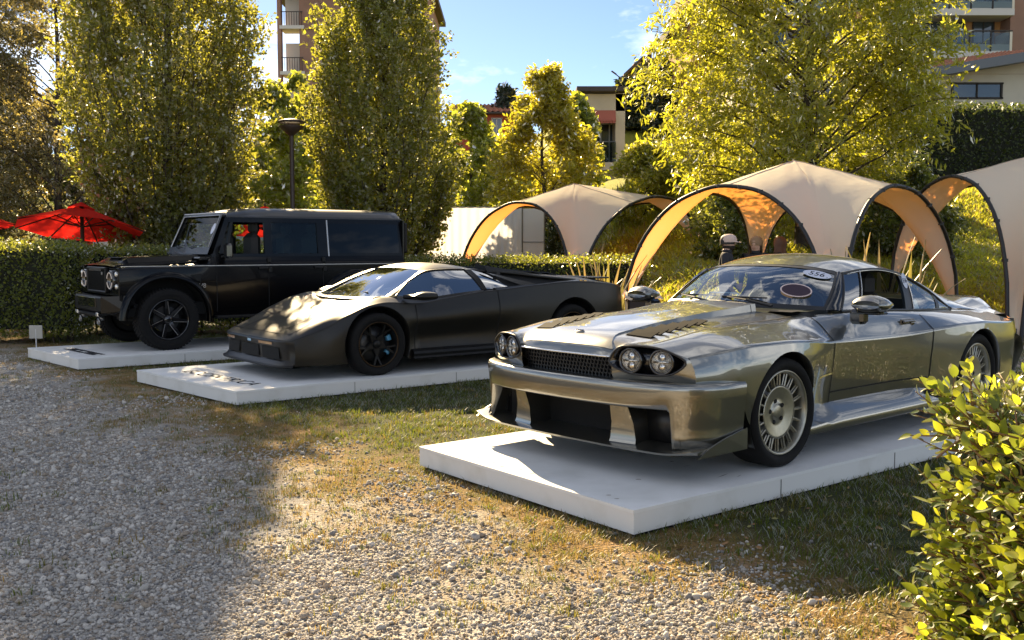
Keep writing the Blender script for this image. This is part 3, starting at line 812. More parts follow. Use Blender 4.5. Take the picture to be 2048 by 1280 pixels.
def hedge(name, label, boxes, loc, rz, n, ll, lw, seed, mt, core=.06, group=None, stems=0, corez=0.0, top_bias=1.0):
    root = empty(name, loc, rz); tag(root, label, 'hedge', group)
    mb = MB()
    for (cx, cy, cz, sx, sy, sz) in boxes:
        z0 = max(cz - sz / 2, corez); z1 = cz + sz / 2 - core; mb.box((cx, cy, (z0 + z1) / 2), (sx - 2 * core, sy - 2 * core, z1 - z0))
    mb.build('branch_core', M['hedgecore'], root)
    if stems:
        r = np.random.default_rng(seed); s_ = MB()
        for b in boxes:
            for k in range(int(b[3] * stems)):
                x = b[0] + r.uniform(-.5, .5) * b[3]; y = b[1] + r.uniform(-.4, .4) * b[4]; s_.tube([(x, y, 0), (x + r.normal(0, .08), y + r.normal(0, .08), corez + .15)], [.02, .012], 5)
        s_.build('stems', M['bark'], root); tag(root.children[-1], kind='stuff')
    leaf_shell(boxes, n, ll, lw, seed, mt, root, top_bias=top_bias)
    return root
hedge('clipped_hedge', 'tall clipped hedge block at the left edge beside the far platform', [(-3.2, 0, .80, 6.4, .9, 1.38)], (-6.75, 15.6, 0), .0, 31000, .055, .035, 71, M['hedgeleaf'], .07, 'clipped hedges', 6, .22)
hedge('clipped_hedge', 'clipped hedge running behind the nose of the black off-roader', [(1.9, 0, .76, 4.8, .8, 1.34)], (-7.3, 16.9, 0), .05, 20000, .055, .035, 72, M['hedgeleaf'], .07, 'clipped hedges', 6, .24)
hedge('clipped_hedge', 'low clipped hedge in front of the white fabric fence', [(0, 0, .62, 5.2, .7, 1.24)], (-.1, 18.9, 0), -.05, 17000, .055, .035, 73, M['hedgeleaf'], .07, 'clipped hedges')
hedge('hillside_hedge', 'big dark rounded hedge below the white house at the right edge', [(0, 0, 1.5, 11, 2.2, 3.0)], (17.6, 32.5, float(terr(17.6, 32.5)) - .75), .12, 17000, .11, .075, 74, M['darkleaf'], .15)

# ------------------------------------------------------------------ nearest bush: big separate leaves
def near_bush():
    r = np.random.default_rng(81); root = empty('broadleaf_bush', (1.79, 2.45, 0)); tag(root, 'sunlit broad-leaved bush in the bottom right corner, closest to the viewer', 'bush')
    tops = [leaf_mat('bush_leaf_a', (.13, .18, .014), (.26, .29, .025), (.92, .95, .05), .55, .35, .14), leaf_mat('bush_leaf_b', (.045, .085, .014), (.10, .14, .02), (.45, .52, .04), .45, .35, .14)]
    def leaf_v(seed):
        q = np.random.default_rng(seed); n = 6; t = np.linspace(0, 1, n); w = np.sin(t ** .85 * pi) ** .8 * .5; cur = q.uniform(-.25, .35); fold = q.uniform(.1, .5)
        V = []
        for i in range(n):
            z = cur * (t[i] - t[i] ** 2) * 1.6; V += [(-w[i] * .56, t[i], z + fold * w[i] * .45), (0, t[i], z), (w[i] * .56, t[i], z + fold * w[i] * .45)]
        F = []
        for i in range(n - 1):
            b = i * 3; F += [(b, b + 1, b + 4, b + 3), (b + 1, b + 2, b + 5, b + 4)]
        return np.array(V), F
    shapes = [leaf_v(s) for s in range(6)]
    meshes = [[make_mesh('leaf', V, F, t, True) for V, F in shapes] for t in tops]
    # shoots: start inside the clipped block, reach its left, top, front faces
    shoots = []
    X0, X1, Y0, Y1, ZT = -.42, .9, -.55, .75, 1.03
    for i in range(1700):
        f = r.choice(4, p=(.40, .24, .28, .08))
        if f == 0: p = np.array([X0, r.uniform(Y0, Y1), r.uniform(.0, ZT)]); d = np.array([-1, -.15, .55])
        elif f == 1: p = np.array([r.uniform(X0, X1), r.uniform(Y0, Y1), ZT]); d = np.array([-.15, 0, 1.0])
        elif f == 2: p = np.array([r.uniform(X0, X1 * .8), Y0, r.uniform(0, ZT)]); d = np.array([-.1, -1, .5])
        else: p = np.array([r.uniform(X0, X0 + .1), Y0, r.uniform(0, ZT)]); d = np.array([-.7, -.7, .5])
        d = d + r.normal(0, .35, 3); d /= np.linalg.norm(d); L_ = r.uniform(.10, .22); p = p - d * L_ * r.uniform(.3, .95) + r.normal(0, .015, 3)
        shoots.append((p, d, L_))
    tw = MB(); leaves = []
    for p, d, L_ in shoots:
        tw.tube([p - d * .06, p + d * L_ * .5, p + d * L_], [.0035, .0028, .0015], 4)
        s = np.cross(d, [0, 0, 1]); s /= np.linalg.norm(s); u = np.cross(s, d); ph = r.random() * 6
        n = r.integers(5, 9)
        for k in range(n):
            t = (k + .6) / n; a = ph + k * 2.4; o = s * cos(a) + u * sin(a); ax = d * (.45 + .5 * t) + o * (1.05 - .5 * t); ax /= np.linalg.norm(ax)
            leaves.append((p + d * L_ * t, ax, d, min(r.lognormal(math.log(.045), .28), .070) * (1.1 - .25 * t), r.integers(0, 6), 0 if r.random() < .48 else 1))
    def frame(ax, up):
        up = up - ax * (up @ ax); up = up / (np.linalg.norm(up) + 1e-9); sx = np.cross(ax, up); return np.stack([sx, ax, up], 1)
    # the largest-looking ones (nearest, uncovered on the left and top faces) become leaves of their own
    cam_l = np.array([-1.79, -2.45, CAM_H]); key = []
    for l in leaves:
        v = l[0] - cam_l; key.append(np.linalg.norm(v) / l[3] + (0 if (l[0][0] < X0 + .06 or l[0][2] > ZT - .05 or l[0][1] < Y0 + .05) else 30))
    order = np.argsort(key); V_ = [[], []]; F_ = [[], []]; n_ = [0, 0]
    tw.build('twigs', M['twig'], root); tag(root.children[-1], kind='stuff')
    for rank, i in enumerate(order):
        p, ax, d, sz, k, m_ = leaves[i]; R = frame(ax, d + np.array([0, 0, .8]) + r.normal(0, .3, 3))
        if rank < 290:
            o = bpy.data.objects.new('leaf', meshes[m_][k]); Mx = Matrix([[*(R[0] * sz), p[0]], [*(R[1] * sz), p[1]], [*(R[2] * sz), p[2]], [0, 0, 0, 1]]); put(o, root); o.matrix_local = Mx
        else:
            V, F = shapes[k]; V_[m_].append((V * sz) @ R.T + p); F_[m_] += [tuple(j + n_[m_] for j in f) for f in F]; n_[m_] += len(V)
    for m_ in (0, 1): o = obj('leaf_mass', np.concatenate(V_[m_]), F_[m_], tops[m_], root, True); tag(o, kind='stuff')
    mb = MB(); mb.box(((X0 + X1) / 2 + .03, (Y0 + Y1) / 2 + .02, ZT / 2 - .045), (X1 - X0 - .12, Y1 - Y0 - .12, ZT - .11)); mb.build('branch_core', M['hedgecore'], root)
M['twig'] = mat('twig', (.22, .12, .05), .7)
near_bush()
# ================================================================== canopies
M['tent'] = cloth_mat('canopy_cloth', (.92, .84, .66), (.95, .36, .08), .40, (6, .25, .02))
M['tent_seam'] = mat('seam_thread', (.45, .36, .26), .9)
M['pole_black'] = mat('pole_black', (.012, .012, .013), .45)
def canopy(label, legs, apex, ha=2.42, inset=.0):
    """legs: 4 world points round the square; apex: world point"""
    legs = [np.array(l, float) for l in legs]; apex = np.array(apex, float)
    c = np.mean(legs, 0); root = empty('arched_canopy', (c[0], c[1], 0)); tag(root, label, 'canopy', 'arched fabric canopies')
    o = np.array([c[0], c[1], 0]); legs = [l - o for l in legs]; ap = apex - o
    n = 33; t = np.linspace(0, 1, n)
    def ridge(l):
        u = np.linspace(0, 1, 17); P = l[None] * (1 - u[:, None]) + ap[None] * u[:, None]
        P[:, 2] = l[2] + (ap[2] - l[2]) * (.88 * (1 - (1 - u) ** 3.0) + .12 * u ** 3); return P
    mesh_parts = []
    for i in range(4):
        a, b = legs[i], legs[(i + 1) % 4]
        E_ = a[None] * (1 - t[:, None]) + b[None] * t[:, None]; s = np.abs(2 * t - 1)
        mid = (ap[:2] * 0); inw = -(a + b)[:2] / 2; inw = inw / np.linalg.norm(inw) * .18
        E_[:, 2] += (ap[2] - .50 - (a[2] + b[2]) / 2) * np.maximum(1 - s ** 2, 0) ** .46; E_[:, :2] += inw * (1 - s ** 2)[:, None]
        Rg = np.concatenate([ridge(a), ridge(b)[::-1][1:]])
        # blend between arch edge and the ridge; slight sag
        v = np.linspace(0, 1, 13)[None, :, None]
        def perp(l, other):
            dg = l[:2] / np.linalg.norm(l[:2]); p_ = np.array([-dg[1], dg[0]]); return p_ if p_ @ (other[:2] - l[:2]) > 0 else -p_
        na, nb_ = perp(a, b), perp(b, a); w_ = sstep(t, .38, .62)[:, None]; nh = na * (1 - w_) + nb_ * w_; nh = nh / np.linalg.norm(nh, axis=1, keepdims=True)
        dE = E_ - Rg; kk = np.maximum((dE[:, :2] * nh).sum(1), 0) * .45 * s ** 1.2
        Cp = Rg.copy(); Cp[:, :2] += nh * kk[:, None]
        S = E_[:, None] * (1 - v) ** 2 + 2 * Cp[:, None] * v * (1 - v) + Rg[:, None] * v ** 2
        # keep a real width at the foot: separate edge from ridge
        side = (b - a)[:2] / np.linalg.norm((b - a)[:2]); w0 = .13 * (1 - np.minimum(t, 1 - t) * 2) ** 3
        sg = np.where(t < .5, 1, -1); S[:, :, 0] += (side[0] * w0 * sg)[:, None] * (1 - v[..., 0]); S[:, :, 1] += (side[1] * w0 * sg)[:, None] * (1 - v[..., 0])
        S[:, :, 2] += .006 * np.sin(v[..., 0] * 17 + t[:, None] * 31) * (1 - s ** 2)[:, None]
        mb = MB(); mb.grid(S); mb.build('fabric_panel', M['tent'], root, True)
        p = MB(); p.tube(S[:, 0], .032, 8); p.build('edge_pole', M['pole_black'], root, True)
        sm = MB(); sm.tube(S[16] + [0, 0, .004], .006, 5); sm.build('seam', M['tent_seam'], root)
        for q in range(3, 31, 3):
            tg = MB(); tg.box(S[q, 0] + [0, 0, .0], (.07, .07, .05)); tg.build('tie', M['pole_black'], root)
    for l in legs:
        mb = MB(); mb.lathe([(0, .0), (.14, .0), (.14, .02), (.05, .03), (.045, .25), (0, .25)], 16, c=l); mb.build('foot', M['pole_black'], root)
    return root
def G(x, y): return (x, y, float(terr(x, y)))
canopy('cream arched canopy in the centre behind the silver car roof', [G(4.60, 14.1), G(7.62, 16.9), G(4.78, 19.7), G(1.76, 16.9)], (4.72, 16.9, 2.92))
canopy('smaller-looking cream arched canopy farther back above the hedge', [G(1.34, 21.0), G(4.40, 23.9), G(1.55, 26.6), G(-1.40, 23.7)], (1.46, 23.8, 2.96))
canopy('cream arched canopy cut off by the right edge of the picture', [G(7.55, 15.0), G(11.4, 15.9), G(10.6, 19.8), G(6.95, 18.6)], (9.3, 17.2, 3.15))

# ================================================================== parasols and small tent
M['red_cloth'] = cloth_mat('red_cloth', (.70, .045, .03), (.95, .03, .02), .55)
M['dark_wood'] = mat('dark_wood', (.035, .022, .016), .6)
def parasol(label, x, y, z_edge, z_top, R, rot=.2, tilt=0.0):
    root = empty('red_parasol', (x, y, 0)); tag(root, label, 'parasol', 'red parasols beyond the hedge')
    k = 8; a = np.arange(k) * 2 * pi / k + rot
    edge = np.stack([R * np.cos(a), R * np.sin(a), np.full(k, z_edge)], -1); top = np.array([0, 0, z_top]); vt = .16
    edge = (edge - top) @ rotx(-tilt).T + top
    for i in range(k):
        e0, e1 = edge[i], edge[(i + 1) % k]
        G_ = []
        for u in np.linspace(0, 1, 9):
            e = e0 * (1 - u) + e1 * u; row = []
            for v in np.linspace(vt, 1, 9):
                p = top * (1 - v) + e * v; p[2] -= .05 * sin(v * pi) * sin(u * pi) - .012 * 0; row.append(p)
            G_.append(row)
        mb = MB(); mb.grid(np.array(G_), flip=True); mb.build('canopy_panel', M['red_cloth'], root, True)
        mb = MB(); mb.tube([top + [0, 0, -.03], e0 + [0, 0, -.02]], .014, 6); rb = mb.build('rib', M['dark_wood'], root)
        mb = MB(); mid = top * .5 + e0 * .5 + np.array([0, 0, -.03]); mb.tube([np.array([0, 0, z_edge + .05]), mid], .012, 6); mb.build('strut', M['dark_wood'], root)
    cap = []
    for i in range(k): cap.append(top * (1 - vt * 1.35) + edge[i] * vt * 1.35 + [0, 0, .03])
    mb = MB(); mb.add(cap + [top + [0, 0, .07]], [(i, (i + 1) % k, k) for i in range(k)]); mb.build('vent_cap', M['red_cloth'], root)
    mb = MB(); mb.tube([(0, 0, 0), (0, 0, z_top + .05)], .035, 10); mb.build('pole', M['dark_wood'], root, True)
    mb = MB(); mb.lathe([(0, z_top + .14), (.025, z_top + .12), (.025, z_top + .05), (0, z_top + .04)][::-1], 10); mb.build('finial', M['dark_wood'], root)
parasol('open red parasol standing free above the left hedge', -7.92, 18.5, 1.79, 2.23, 1.14, .12, .21)
parasol('red parasol cut off by the left edge of the picture', -13.55, 24.2, 2.05, 2.55, 1.5, .3, .1)
parasol('pale red parasol half hidden behind the hedge below the open one', -11.9, 29.5, 1.42, 1.68, 1.5, .0)
parasol('red parasol seen through the off-roader side windows', -5.7, 23.2, 1.80, 2.35, 1.4, .4, .08)
parasol('red parasol seen through the off-roader windscreen', -8.4, 26.8, 1.85, 2.45, 1.5, .25)
M['white_cloth'] = cloth_mat('white_cloth', (.72, .70, .64), (.75, .66, .5), .35, (9, .3, .02))
def small_tent(x, y, label):
    root = empty('white_gazebo', (x, y, 0)); tag(root, label, 'gazebo', 'white gazebos beyond the hedge')
    s = 1.3; z0, z1 = 1.63, 1.98
    c = [(-s, -s, z0), (s, -s, z0), (s, s, z0), (-s, s, z0)]; mb = MB(); mb.add(c + [(0, 0, z1)], [(0, 1, 4), (1, 2, 4), (2, 3, 4), (3, 0, 4)]); mb.build('roof', M['white_cloth'], root)
    for i in range(4):
        a = np.array(c[i]); b = np.array(c[(i + 1) % 4]); mb = MB(); mb.add([a, b, b - [0, 0, .3], a - [0, 0, .3]], [(0, 1, 2, 3)]); mb.build('valance', M['white_cloth'], root)
        mb = MB(); mb.tube([(a[0], a[1], 0), a], .025, 6); mb.build('leg', M['steel'], root)
    mb = MB(); mb.add([(-s, s - .02, 0), (s, s - .02, 0), (s, s - .02, z0 - .3), (-s, s - .02, z0 - .3)], [(0, 1, 2, 3)]); mb.build('back_wall', M['white_cloth'], root)
small_tent(-9.2, 26.5, 'small white gazebo with a pitched top right of the open red parasol')
small_tent(-6.4, 26.0, 'white gazebo seen through the off-roader side windows')

# ================================================================== white fabric fence
def fabric_fence():
    root = empty('fabric_fence', (0, 27.2, 0)); tag(root, 'tall white pleated fabric fence behind the low hedge', 'fence')
    def pan(x0, x1, amp, name, zt, freq=38, y=0):
        xx = np.linspace(x0, x1, int((x1 - x0) * 60)); r = np.random.default_rng(3)
        rows = [np.stack([xx, y + amp * np.sin(xx * freq + 1.5 * np.sin(xx * 3)) * (.5 + .5 * k / 5), np.full(len(xx), .05 + (zt - .05) * (1 - k / 5))], -1) for k in range(6)]
        mb = MB(); mb.grid(np.array(rows)); return mb.build(name, M['fence_cloth'], root, True)
    pan(-2.9, .26, .028, 'pleated_panel', 2.53, 30); pan(.30, .86, .004, 'flat_panel', 2.50, 8, .02)
    for x in (-2.92, .28, .88):
        mb = MB(); mb.tube([(x, .03, 0), (x, .03, 2.56)], .02, 8); mb.build('post', M['steel'], root)
    mb = MB(); mb.tube([(-2.9, .02, 2.54), (.88, .02, 2.54)], .012, 6); mb.tube([(.30, .0, 1.6), (.86, .0, 1.6)], .012, 6); mb.build('rail', M['steel'], root)
M['fence_cloth'] = cloth_mat('fence_cloth', (.80, .80, .80), (.85, .82, .80), .45)
fabric_fence()

# ================================================================== lamp post, sign, street light
def lamp_post():
    root = empty('lamp_post', (-4.47, 20.5, 0)); tag(root, 'dark park lamp post with a flat disc head between the hornbeams', 'lamp post')
    mb = MB(); mb.lathe([(.07, 0), (.07, .9), (.052, .95), (.045, 3.75), (.05, 3.80), (0, 3.80)], 14); mb.build('pole', M['lamp_brown'], root, True)
    mb = MB(); mb.lathe([(0, 4.06), (.10, 4.055), (.25, 4.02), (.275, 3.99), (.26, 3.975), (.08, 3.985), (0, 3.985)][::-1], 28); mb.build('lamp_hat', M['lamp_brown'], root, True)
    mb = MB(); mb.lathe([(.05, 3.72), (.12, 3.78), (.26, 3.90), (.255, 3.915), (.10, 3.86), (0, 3.85)], 28); mb.build('reflector_bowl', M['lamp_brown'], root, True)
    for a in (0, 2.1, 4.2):
        mb = MB(); mb.tube([(.2 * cos(a), .2 * sin(a), 3.88), (.2 * cos(a), .2 * sin(a), 3.99)], .008, 5); mb.build('bracket', M['lamp_brown'], root)
M['lamp_brown'] = mat('lamp_brown', (.045, .028, .022), .5)
lamp_post()
def little_sign():
    p = px_ground(73, 700); root = empty('small_sign', tuple(p)); tag(root, 'small pale placard on a stick beside the left hedge', 'sign')
    mb = MB(); mb.tube([(0, 0, 0), (0, 0, .30)], .008, 6); mb.build('stake', M['white_print'], root)
    mb = MB(); mb.box((0, 0, .26), (.19, .012, .19), bev=.003); mb.build('board', M['sign_grey'], root)
M['sign_grey'] = mat('sign_grey', (.45, .43, .38), .7)
little_sign()
def street_light():
    x, y = 6.9, 62; z = float(terr(x, y)); root = empty('street_light', (x, y, z)); tag(root, 'street light with a slanted arm by the hilltop house', 'street light')
    mb = MB(); mb.tube([(0, 0, 0), (0, 0, 2.5)], .05, 8); mb.build('mast', M['lamp_brown'], root); mb = MB(); mb.tube([(0, 0, 2.5), (-.55, 0, 2.95)], .035, 6); mb.build('arm', M['lamp_brown'], root); mb = MB(); mb.box((-.68, 0, 3.05), (.36, .16, .07), R=roty(.6)); mb.build('lamp_head', M['lamp_brown'], root)
street_light()

# ================================================================== sword-leaved plants
M['sword'] = leaf_mat('sword_leaf', (.26, .19, .075), (.38, .28, .12), (.5, .36, .12), .35)
M['sword_green'] = leaf_mat('sword_leaf_green', (.14, .13, .04), (.25, .2, .06), (.45, .38, .08), .4)
def sword_plant(label, x, y, n, h, seed, z=0.0):
    r = np.random.default_rng(seed); root = empty('sword_leaved_plant', (x, y, z)); tag(root, label, 'plant', 'dry sword-leaved plants')
    for i in range(n):
        a = r.random() * 2 * pi; ln = r.uniform(.05, .55); l = h * r.uniform(.55, 1.1); w = .045 * r.uniform(.7, 1.2); d = np.array([cos(a), sin(a), 0]); s = np.array([-sin(a), cos(a), 0]); b0 = d * r.uniform(0, .12)
        G_ = []
        kink = r.random() < .2
        for t in np.linspace(0, 1, 7):
            p = b0 + d * ln * l * t ** 1.6 + np.array([0, 0, l * (t - (.35 if kink else .12) * ln * t ** 3)]); ww = w * (1 - t ** 2.2) + .002
            G_.append([p - s * ww + d * .008, p, p + s * ww + d * .008])
        mb = MB(); mb.grid(np.array(G_)); mb.build('sword_leaf', M['sword'] if r.random() < .7 else M['sword_green'], root, True)
for i, (px, yy, n, h, lab) in enumerate(((1180, 17.0, 16, 1.45, 'dry sword-leaved plant left of the small canopy foot'), (1215, 16.2, 20, 1.35, 'dry sword-leaved plant right behind the tail of the dark sports car'), (1245, 15.6, 14, 1.15, 'dry sword-leaved plant beside the left foot of the centre canopy'), (1700, 13.6, 13, 1.58, 'straw-coloured sword-leaved plant over the silver car roof'), (1760, 13.2, 14, 1.52, 'straw-coloured sword-leaved plant above the silver car side window'), (1815, 13.0, 14, 1.50, 'straw-coloured sword-leaved plant above the silver car rear pillar'))):
    sword_plant(lab, (px - 1024) / 2000 * yy, yy, n, h, 90 + i)
# planter box and draped cloth between the two front cars
def planter():
    yy = 13.2; x = (1285 - 1024) / 2000 * yy; root = empty('planter_box', (x, yy, 0)); tag(root, 'dark planter with a pale cloth on it beside the silver car mirror', 'planter')
    mb = MB(); mb.box((0, 0, .40), (.42, .35, .80), bev=.02); mb.build('box', M['dark_wood'], root)
    mb = MB(); r = np.random.default_rng(4); xx = np.linspace(-.25, .25, 12); yy_ = np.linspace(-.2, .2, 8); X, Y = np.meshgrid(xx, yy_, indexing='ij'); Z = .84 + .03 * r.standard_normal(X.shape); mb.grid(np.stack([X, Y, Z], -1)); mb.build('cloth', M['tent'], root, True)
planter()

# ================================================================== buildings
M['ochre'] = mat('ochre_render', (.52, .26, .08), .9, noise=(1.5, (.36, .19, .08)))
M['brownwall'] = mat('brown_render', (.30, .17, .12), .9, noise=(1, (.25, .145, .10)))
M['cream'] = mat('cream_render', (.58, .48, .34), .9, noise=(1.2, (.52, .43, .30)))
M['white_wall'] = mat('pale_render', (.66, .60, .48), .9, noise=(1.2, (.60, .54, .43)))
M['redwall'] = mat('red_render', (.45, .09, .045), .9, noise=(1.2, (.38, .08, .04)))
M['pale_band'] = mat('pale_band', (.55, .52, .47), .9)
M['roofdark'] = mat('dark_roof', (.06, .045, .04), .8)
M['shutter'] = mat('dark_shutter', (.035, .028, .022), .7)
M['pane'] = mat('window_pane', (.05, .065, .075), .08, 0, .6)
M['rail_glass'] = glass_mat('rail_glass', (.6, .7, .72), .8)
M['awning'] = mat('awning_cloth', (.40, .12, .08), .9)
def tile_mat():
    m = mat('clay_tiles', (.42, .17, .09), .85, noise=(6, (.28, .12, .07)))
    return m
M['tile'] = tile_mat()
def wall_box(name, root, c, d, mt, rz=0): mb = MB(); mb.box(c, d, rz); return mb.build(name, mt, root)
def window(root, x, y, z, w, h, mt=None, face=-1, sill=True, shutters=False):
    """window on a wall facing -y"""
    f = MB(); 
    for cx, cz, sx, sz in ((x, z + h / 2, w + .12, .07), (x, z - h / 2, w + .12, .07), (x - w / 2, z, .07, h), (x + w / 2, z, .07, h), (x, z, .05, h)): f.box((cx, y - .03, cz), (sx, .08, sz))
    fo = f.build('window', mt or M['shutter'], root); mb = MB(); mb.box((x, y - .012, z), (w, .02, h)); mb.build('pane', M['pane'], fo)
    if shutters:
        for s in (-1, 1): mb = MB(); mb.box((x + s * (w * .75), y - .03, z), (w * .45, .05, h)); mb.build('shutter', M['shutter'], fo)
    return fo
def tile_roof(root, p0, p1, p2, p3, name='roof', rows=16, cols=40):
    """corrugated clay tile slope; p0,p1 eave ends, p2,p3 ridge ends"""
    p0, p1, p2, p3 = map(lambda a: np.array(a, float), (p0, p1, p2, p3)); n = cols * 4 + 1
    u = np.linspace(0, 1, n)[:, None]; nrm = np.cross(p1 - p0, p3 - p0); nrm /= np.linalg.norm(nrm); nrm *= np.sign(nrm[2])
    rowsP = []
    for k in range(rows + 1):
        v = k / rows; base = (p0 * (1 - u) + p1 * u) * (1 - v) + (p3 * (1 - u) + p2 * u) * v
        wv = .045 * np.sin(u * cols * 2 * pi); rowsP.append(base + nrm * (wv + .0)); 
        if k < rows: v2 = (k + .92) / rows; base2 = (p0 * (1 - u) + p1 * u) * (1 - v2) + (p3 * (1 - u) + p2 * u) * v2; rowsP.append(base2 + nrm * (wv - .05))
    mb = MB(); mb.grid(np.array(rowsP)); o = mb.build(name, M['tile'], root, False); tag(o, kind='stuff'); return o

def left_tower():
    y = 66; x0 = (564 - 1024) / 2000 * y; x1 = (860 - 1024) / 2000 * y; z0 = float(terr(-9, y)) - 1; zt = 17.9
    root = empty('apartment_tower', ((x0 + x1) / 2, y, z0)); tag(root, 'tall brown apartment block in shade behind the second hornbeam', 'building'); w = x1 - x0; H = zt - z0
    wall_box('wall', root, (.7, 5, H / 2), (w - 1.4, 10, H), M['brownwall'])
    wall_box('corner_pier', root, (-w / 2 + .12, .1, H / 2), (.24, .5, H), M['brownwall'])
    for i in range(7):
        z = H - .2 - i * 2.92
        if z < 1: break
        s = wall_box('balcony_slab', root, (-w / 2 + .95, .6, z - 2.1), (1.6, 1.6, .22), M['pale_band'])
        r_ = MB()
        for k in range(9): r_.box((-w / 2 + .30 + k * .16, -.15, z - 1.55), (.03, .03, .85))
        r_.box((-w / 2 + .95, -.15, z - 1.12), (1.4, .05, .05)); r_.build('railing', M['shutter'], s)
        wall_box('balcony_recess', root, (-w / 2 + .95, 1.2, z - 1.0), (1.3, .5, 2.0), M['pale_band'])
        wall_box('floor_band', root, (.8, -.06, z - 2.1), (w - 1.7, .12, .22), M['brownwall'])
        for xx in (1.0, 3.2): window(root, xx - 1, -.0, z - .9, 1.2, 1.4)
    wall_box('roof', root, (0, 4.8, H + .12), (w + .9, 11.2, .3), M['roofdark'])
left_tower()
def red_house():
    y = 60; root = empty('red_house', (-1.9, y, 6.8)); tag(root, 'red house with clay tile roof right of the second hornbeam', 'building')
    wall_box('wall', root, (.2, 3, .9), (3.6, 6, 3.6), M['redwall']); tile_roof(root, (-2.2, -.6, 2.62), (2.3, -.6, 2.55), (1.6, 2.8, 3.45), (-1.8, 2.8, 3.45), rows=8, cols=14)
    window(root, 1.0, -.0, 1.75, .55, .95, M['pale_band']); window(root, -.4, 0, 1.75, .55, .95, M['pale_band'])
    wall_box('eave', root, (.1, -.35, 2.5), (4.4, .5, .1), M['roofdark'])
    wall_box('skylight', root, (-.2, 1.0, 3.02), (.9, .6, .12), M['roofdark'])
red_house()
def balcony_house():
    y = 45; px = lambda p: (p - 1024) / 2000 * y; pz = lambda q: CAM_H + (492 - q) / 2000 * y
    x0, x1 = px(1158), px(1247); root = empty('cream_balcony_house', ((x0 + x1) / 2, y, pz(348))); tag(root, 'cream flat-roofed house with glazed balcony and striped awning', 'building')
    w = x1 - x0; H = pz(205) - pz(348)
    wall_box('side_wall', root, (w / 2 - .2, 2.5, H / 2 + .3), (.42, 5, H), M['cream']); wall_box('side_wall', root, (-w / 2 + .1, 2.5, H / 2 + .3), (.25, 5, H), M['cream'])
    wall_box('lintel', root, (0, .2, H - .1), (w, .4, .75), M['cream']); wall_box('back_wall', root, (0, 1.6, H / 2), (w - .4, .3, H), M['shutter'])
    wall_box('balcony_slab', root, (0, .6, .30), (w, 1.5, .35), M['cream']); wall_box('lower_wall', root, (-.1, 1.5, -.7), (w - .6, 2, 1.7), M['cream'])
    wall_box('roof', root, (0, 2.2, H + .42), (w + .35, 5.6, .2), M['roofdark'])
    a = MB(); a.add([(-w / 2 + .25, -.05, H - .45), (w / 2 - .42, -.05, H - .45), (w / 2 - .42, -.25, H - .95), (-w / 2 + .25, -.25, H - .95)], [(0, 1, 2, 3)]); a.build('awning', M['awning'], root)
    for k, xx in enumerate(np.linspace(-w / 2 + .3, w / 2 - .5, 10)): m_ = MB(); m_.lathe([(.08, 0), (.08, .02), (0, .02)], 8, 'y', c=(xx, -.25, H - .97)); m_.build('awning_scallop', M['awning'], root)
    g = MB(); g.box((-.1, -.10, .95), (w - .6, .02, .8)); g.build('balcony_glass', M['rail_glass'], root); g = MB(); g.tube([(-w / 2 + .2, -.10, 1.38), (w / 2 - .4, -.10, 1.38)], .025, 6); g.build('handrail', M['steel'], root)
    for xx in (-.55, .45): window(root, xx, 1.45, 1.45, .8, 1.8, M['pale_band'])
balcony_house()
def hilltop_house():
    y = 70; px = lambda p: (p - 1024) / 2000 * y; pz = lambda q: CAM_H + (492 - q) / 2000 * y
    root = empty('hilltop_house', (px(1286), y, pz(205))); tag(root, 'small cream hilltop house with dark gable roof and chimney', 'building')
    wall_box('wall', root, (.3, 2, 1.0), (2.2, 4, 3.0), M['cream'])
    mb = MB(); mb.add([(-1.5, -.4, 1.55), (-1.5, 4.4, 1.55), (-.2, 4.4, 2.75), (-.2, -.4, 2.75), (-1.5, -.4, 1.75), (-1.5, 4.4, 1.75), (-.2, 4.4, 2.95), (-.2, -.4, 2.95)], [(0, 1, 2, 3), (7, 6, 5, 4), (0, 3, 7, 4), (0, 4, 5, 1), (1, 5, 6, 2)])
    mb.add([(-.2, -.4, 2.75), (-.2, 4.4, 2.75), (2.1, 4.4, 2.2), (2.1, -.4, 2.2), (-.2, -.4, 2.95), (-.2, 4.4, 2.95), (2.1, 4.4, 2.4), (2.1, -.4, 2.4)], [(0, 1, 2, 3), (7, 6, 5, 4), (0, 3, 7, 4), (3, 2, 6, 7), (1, 5, 6, 2)]); rf = mb.build('roof', M['roofdark'], root)
    wall_box('gable', root, (-.1, .02, 2.25), (1.3, .05, .7), M['cream']); mb = MB(); mb.box((.45, 1.2, 3.15), (.3, .3, .9)); mb.box((.45, 1.2, 3.62), (.42, .42, .08)); mb.build('chimney', M['roofdark'], rf)
hilltop_house()
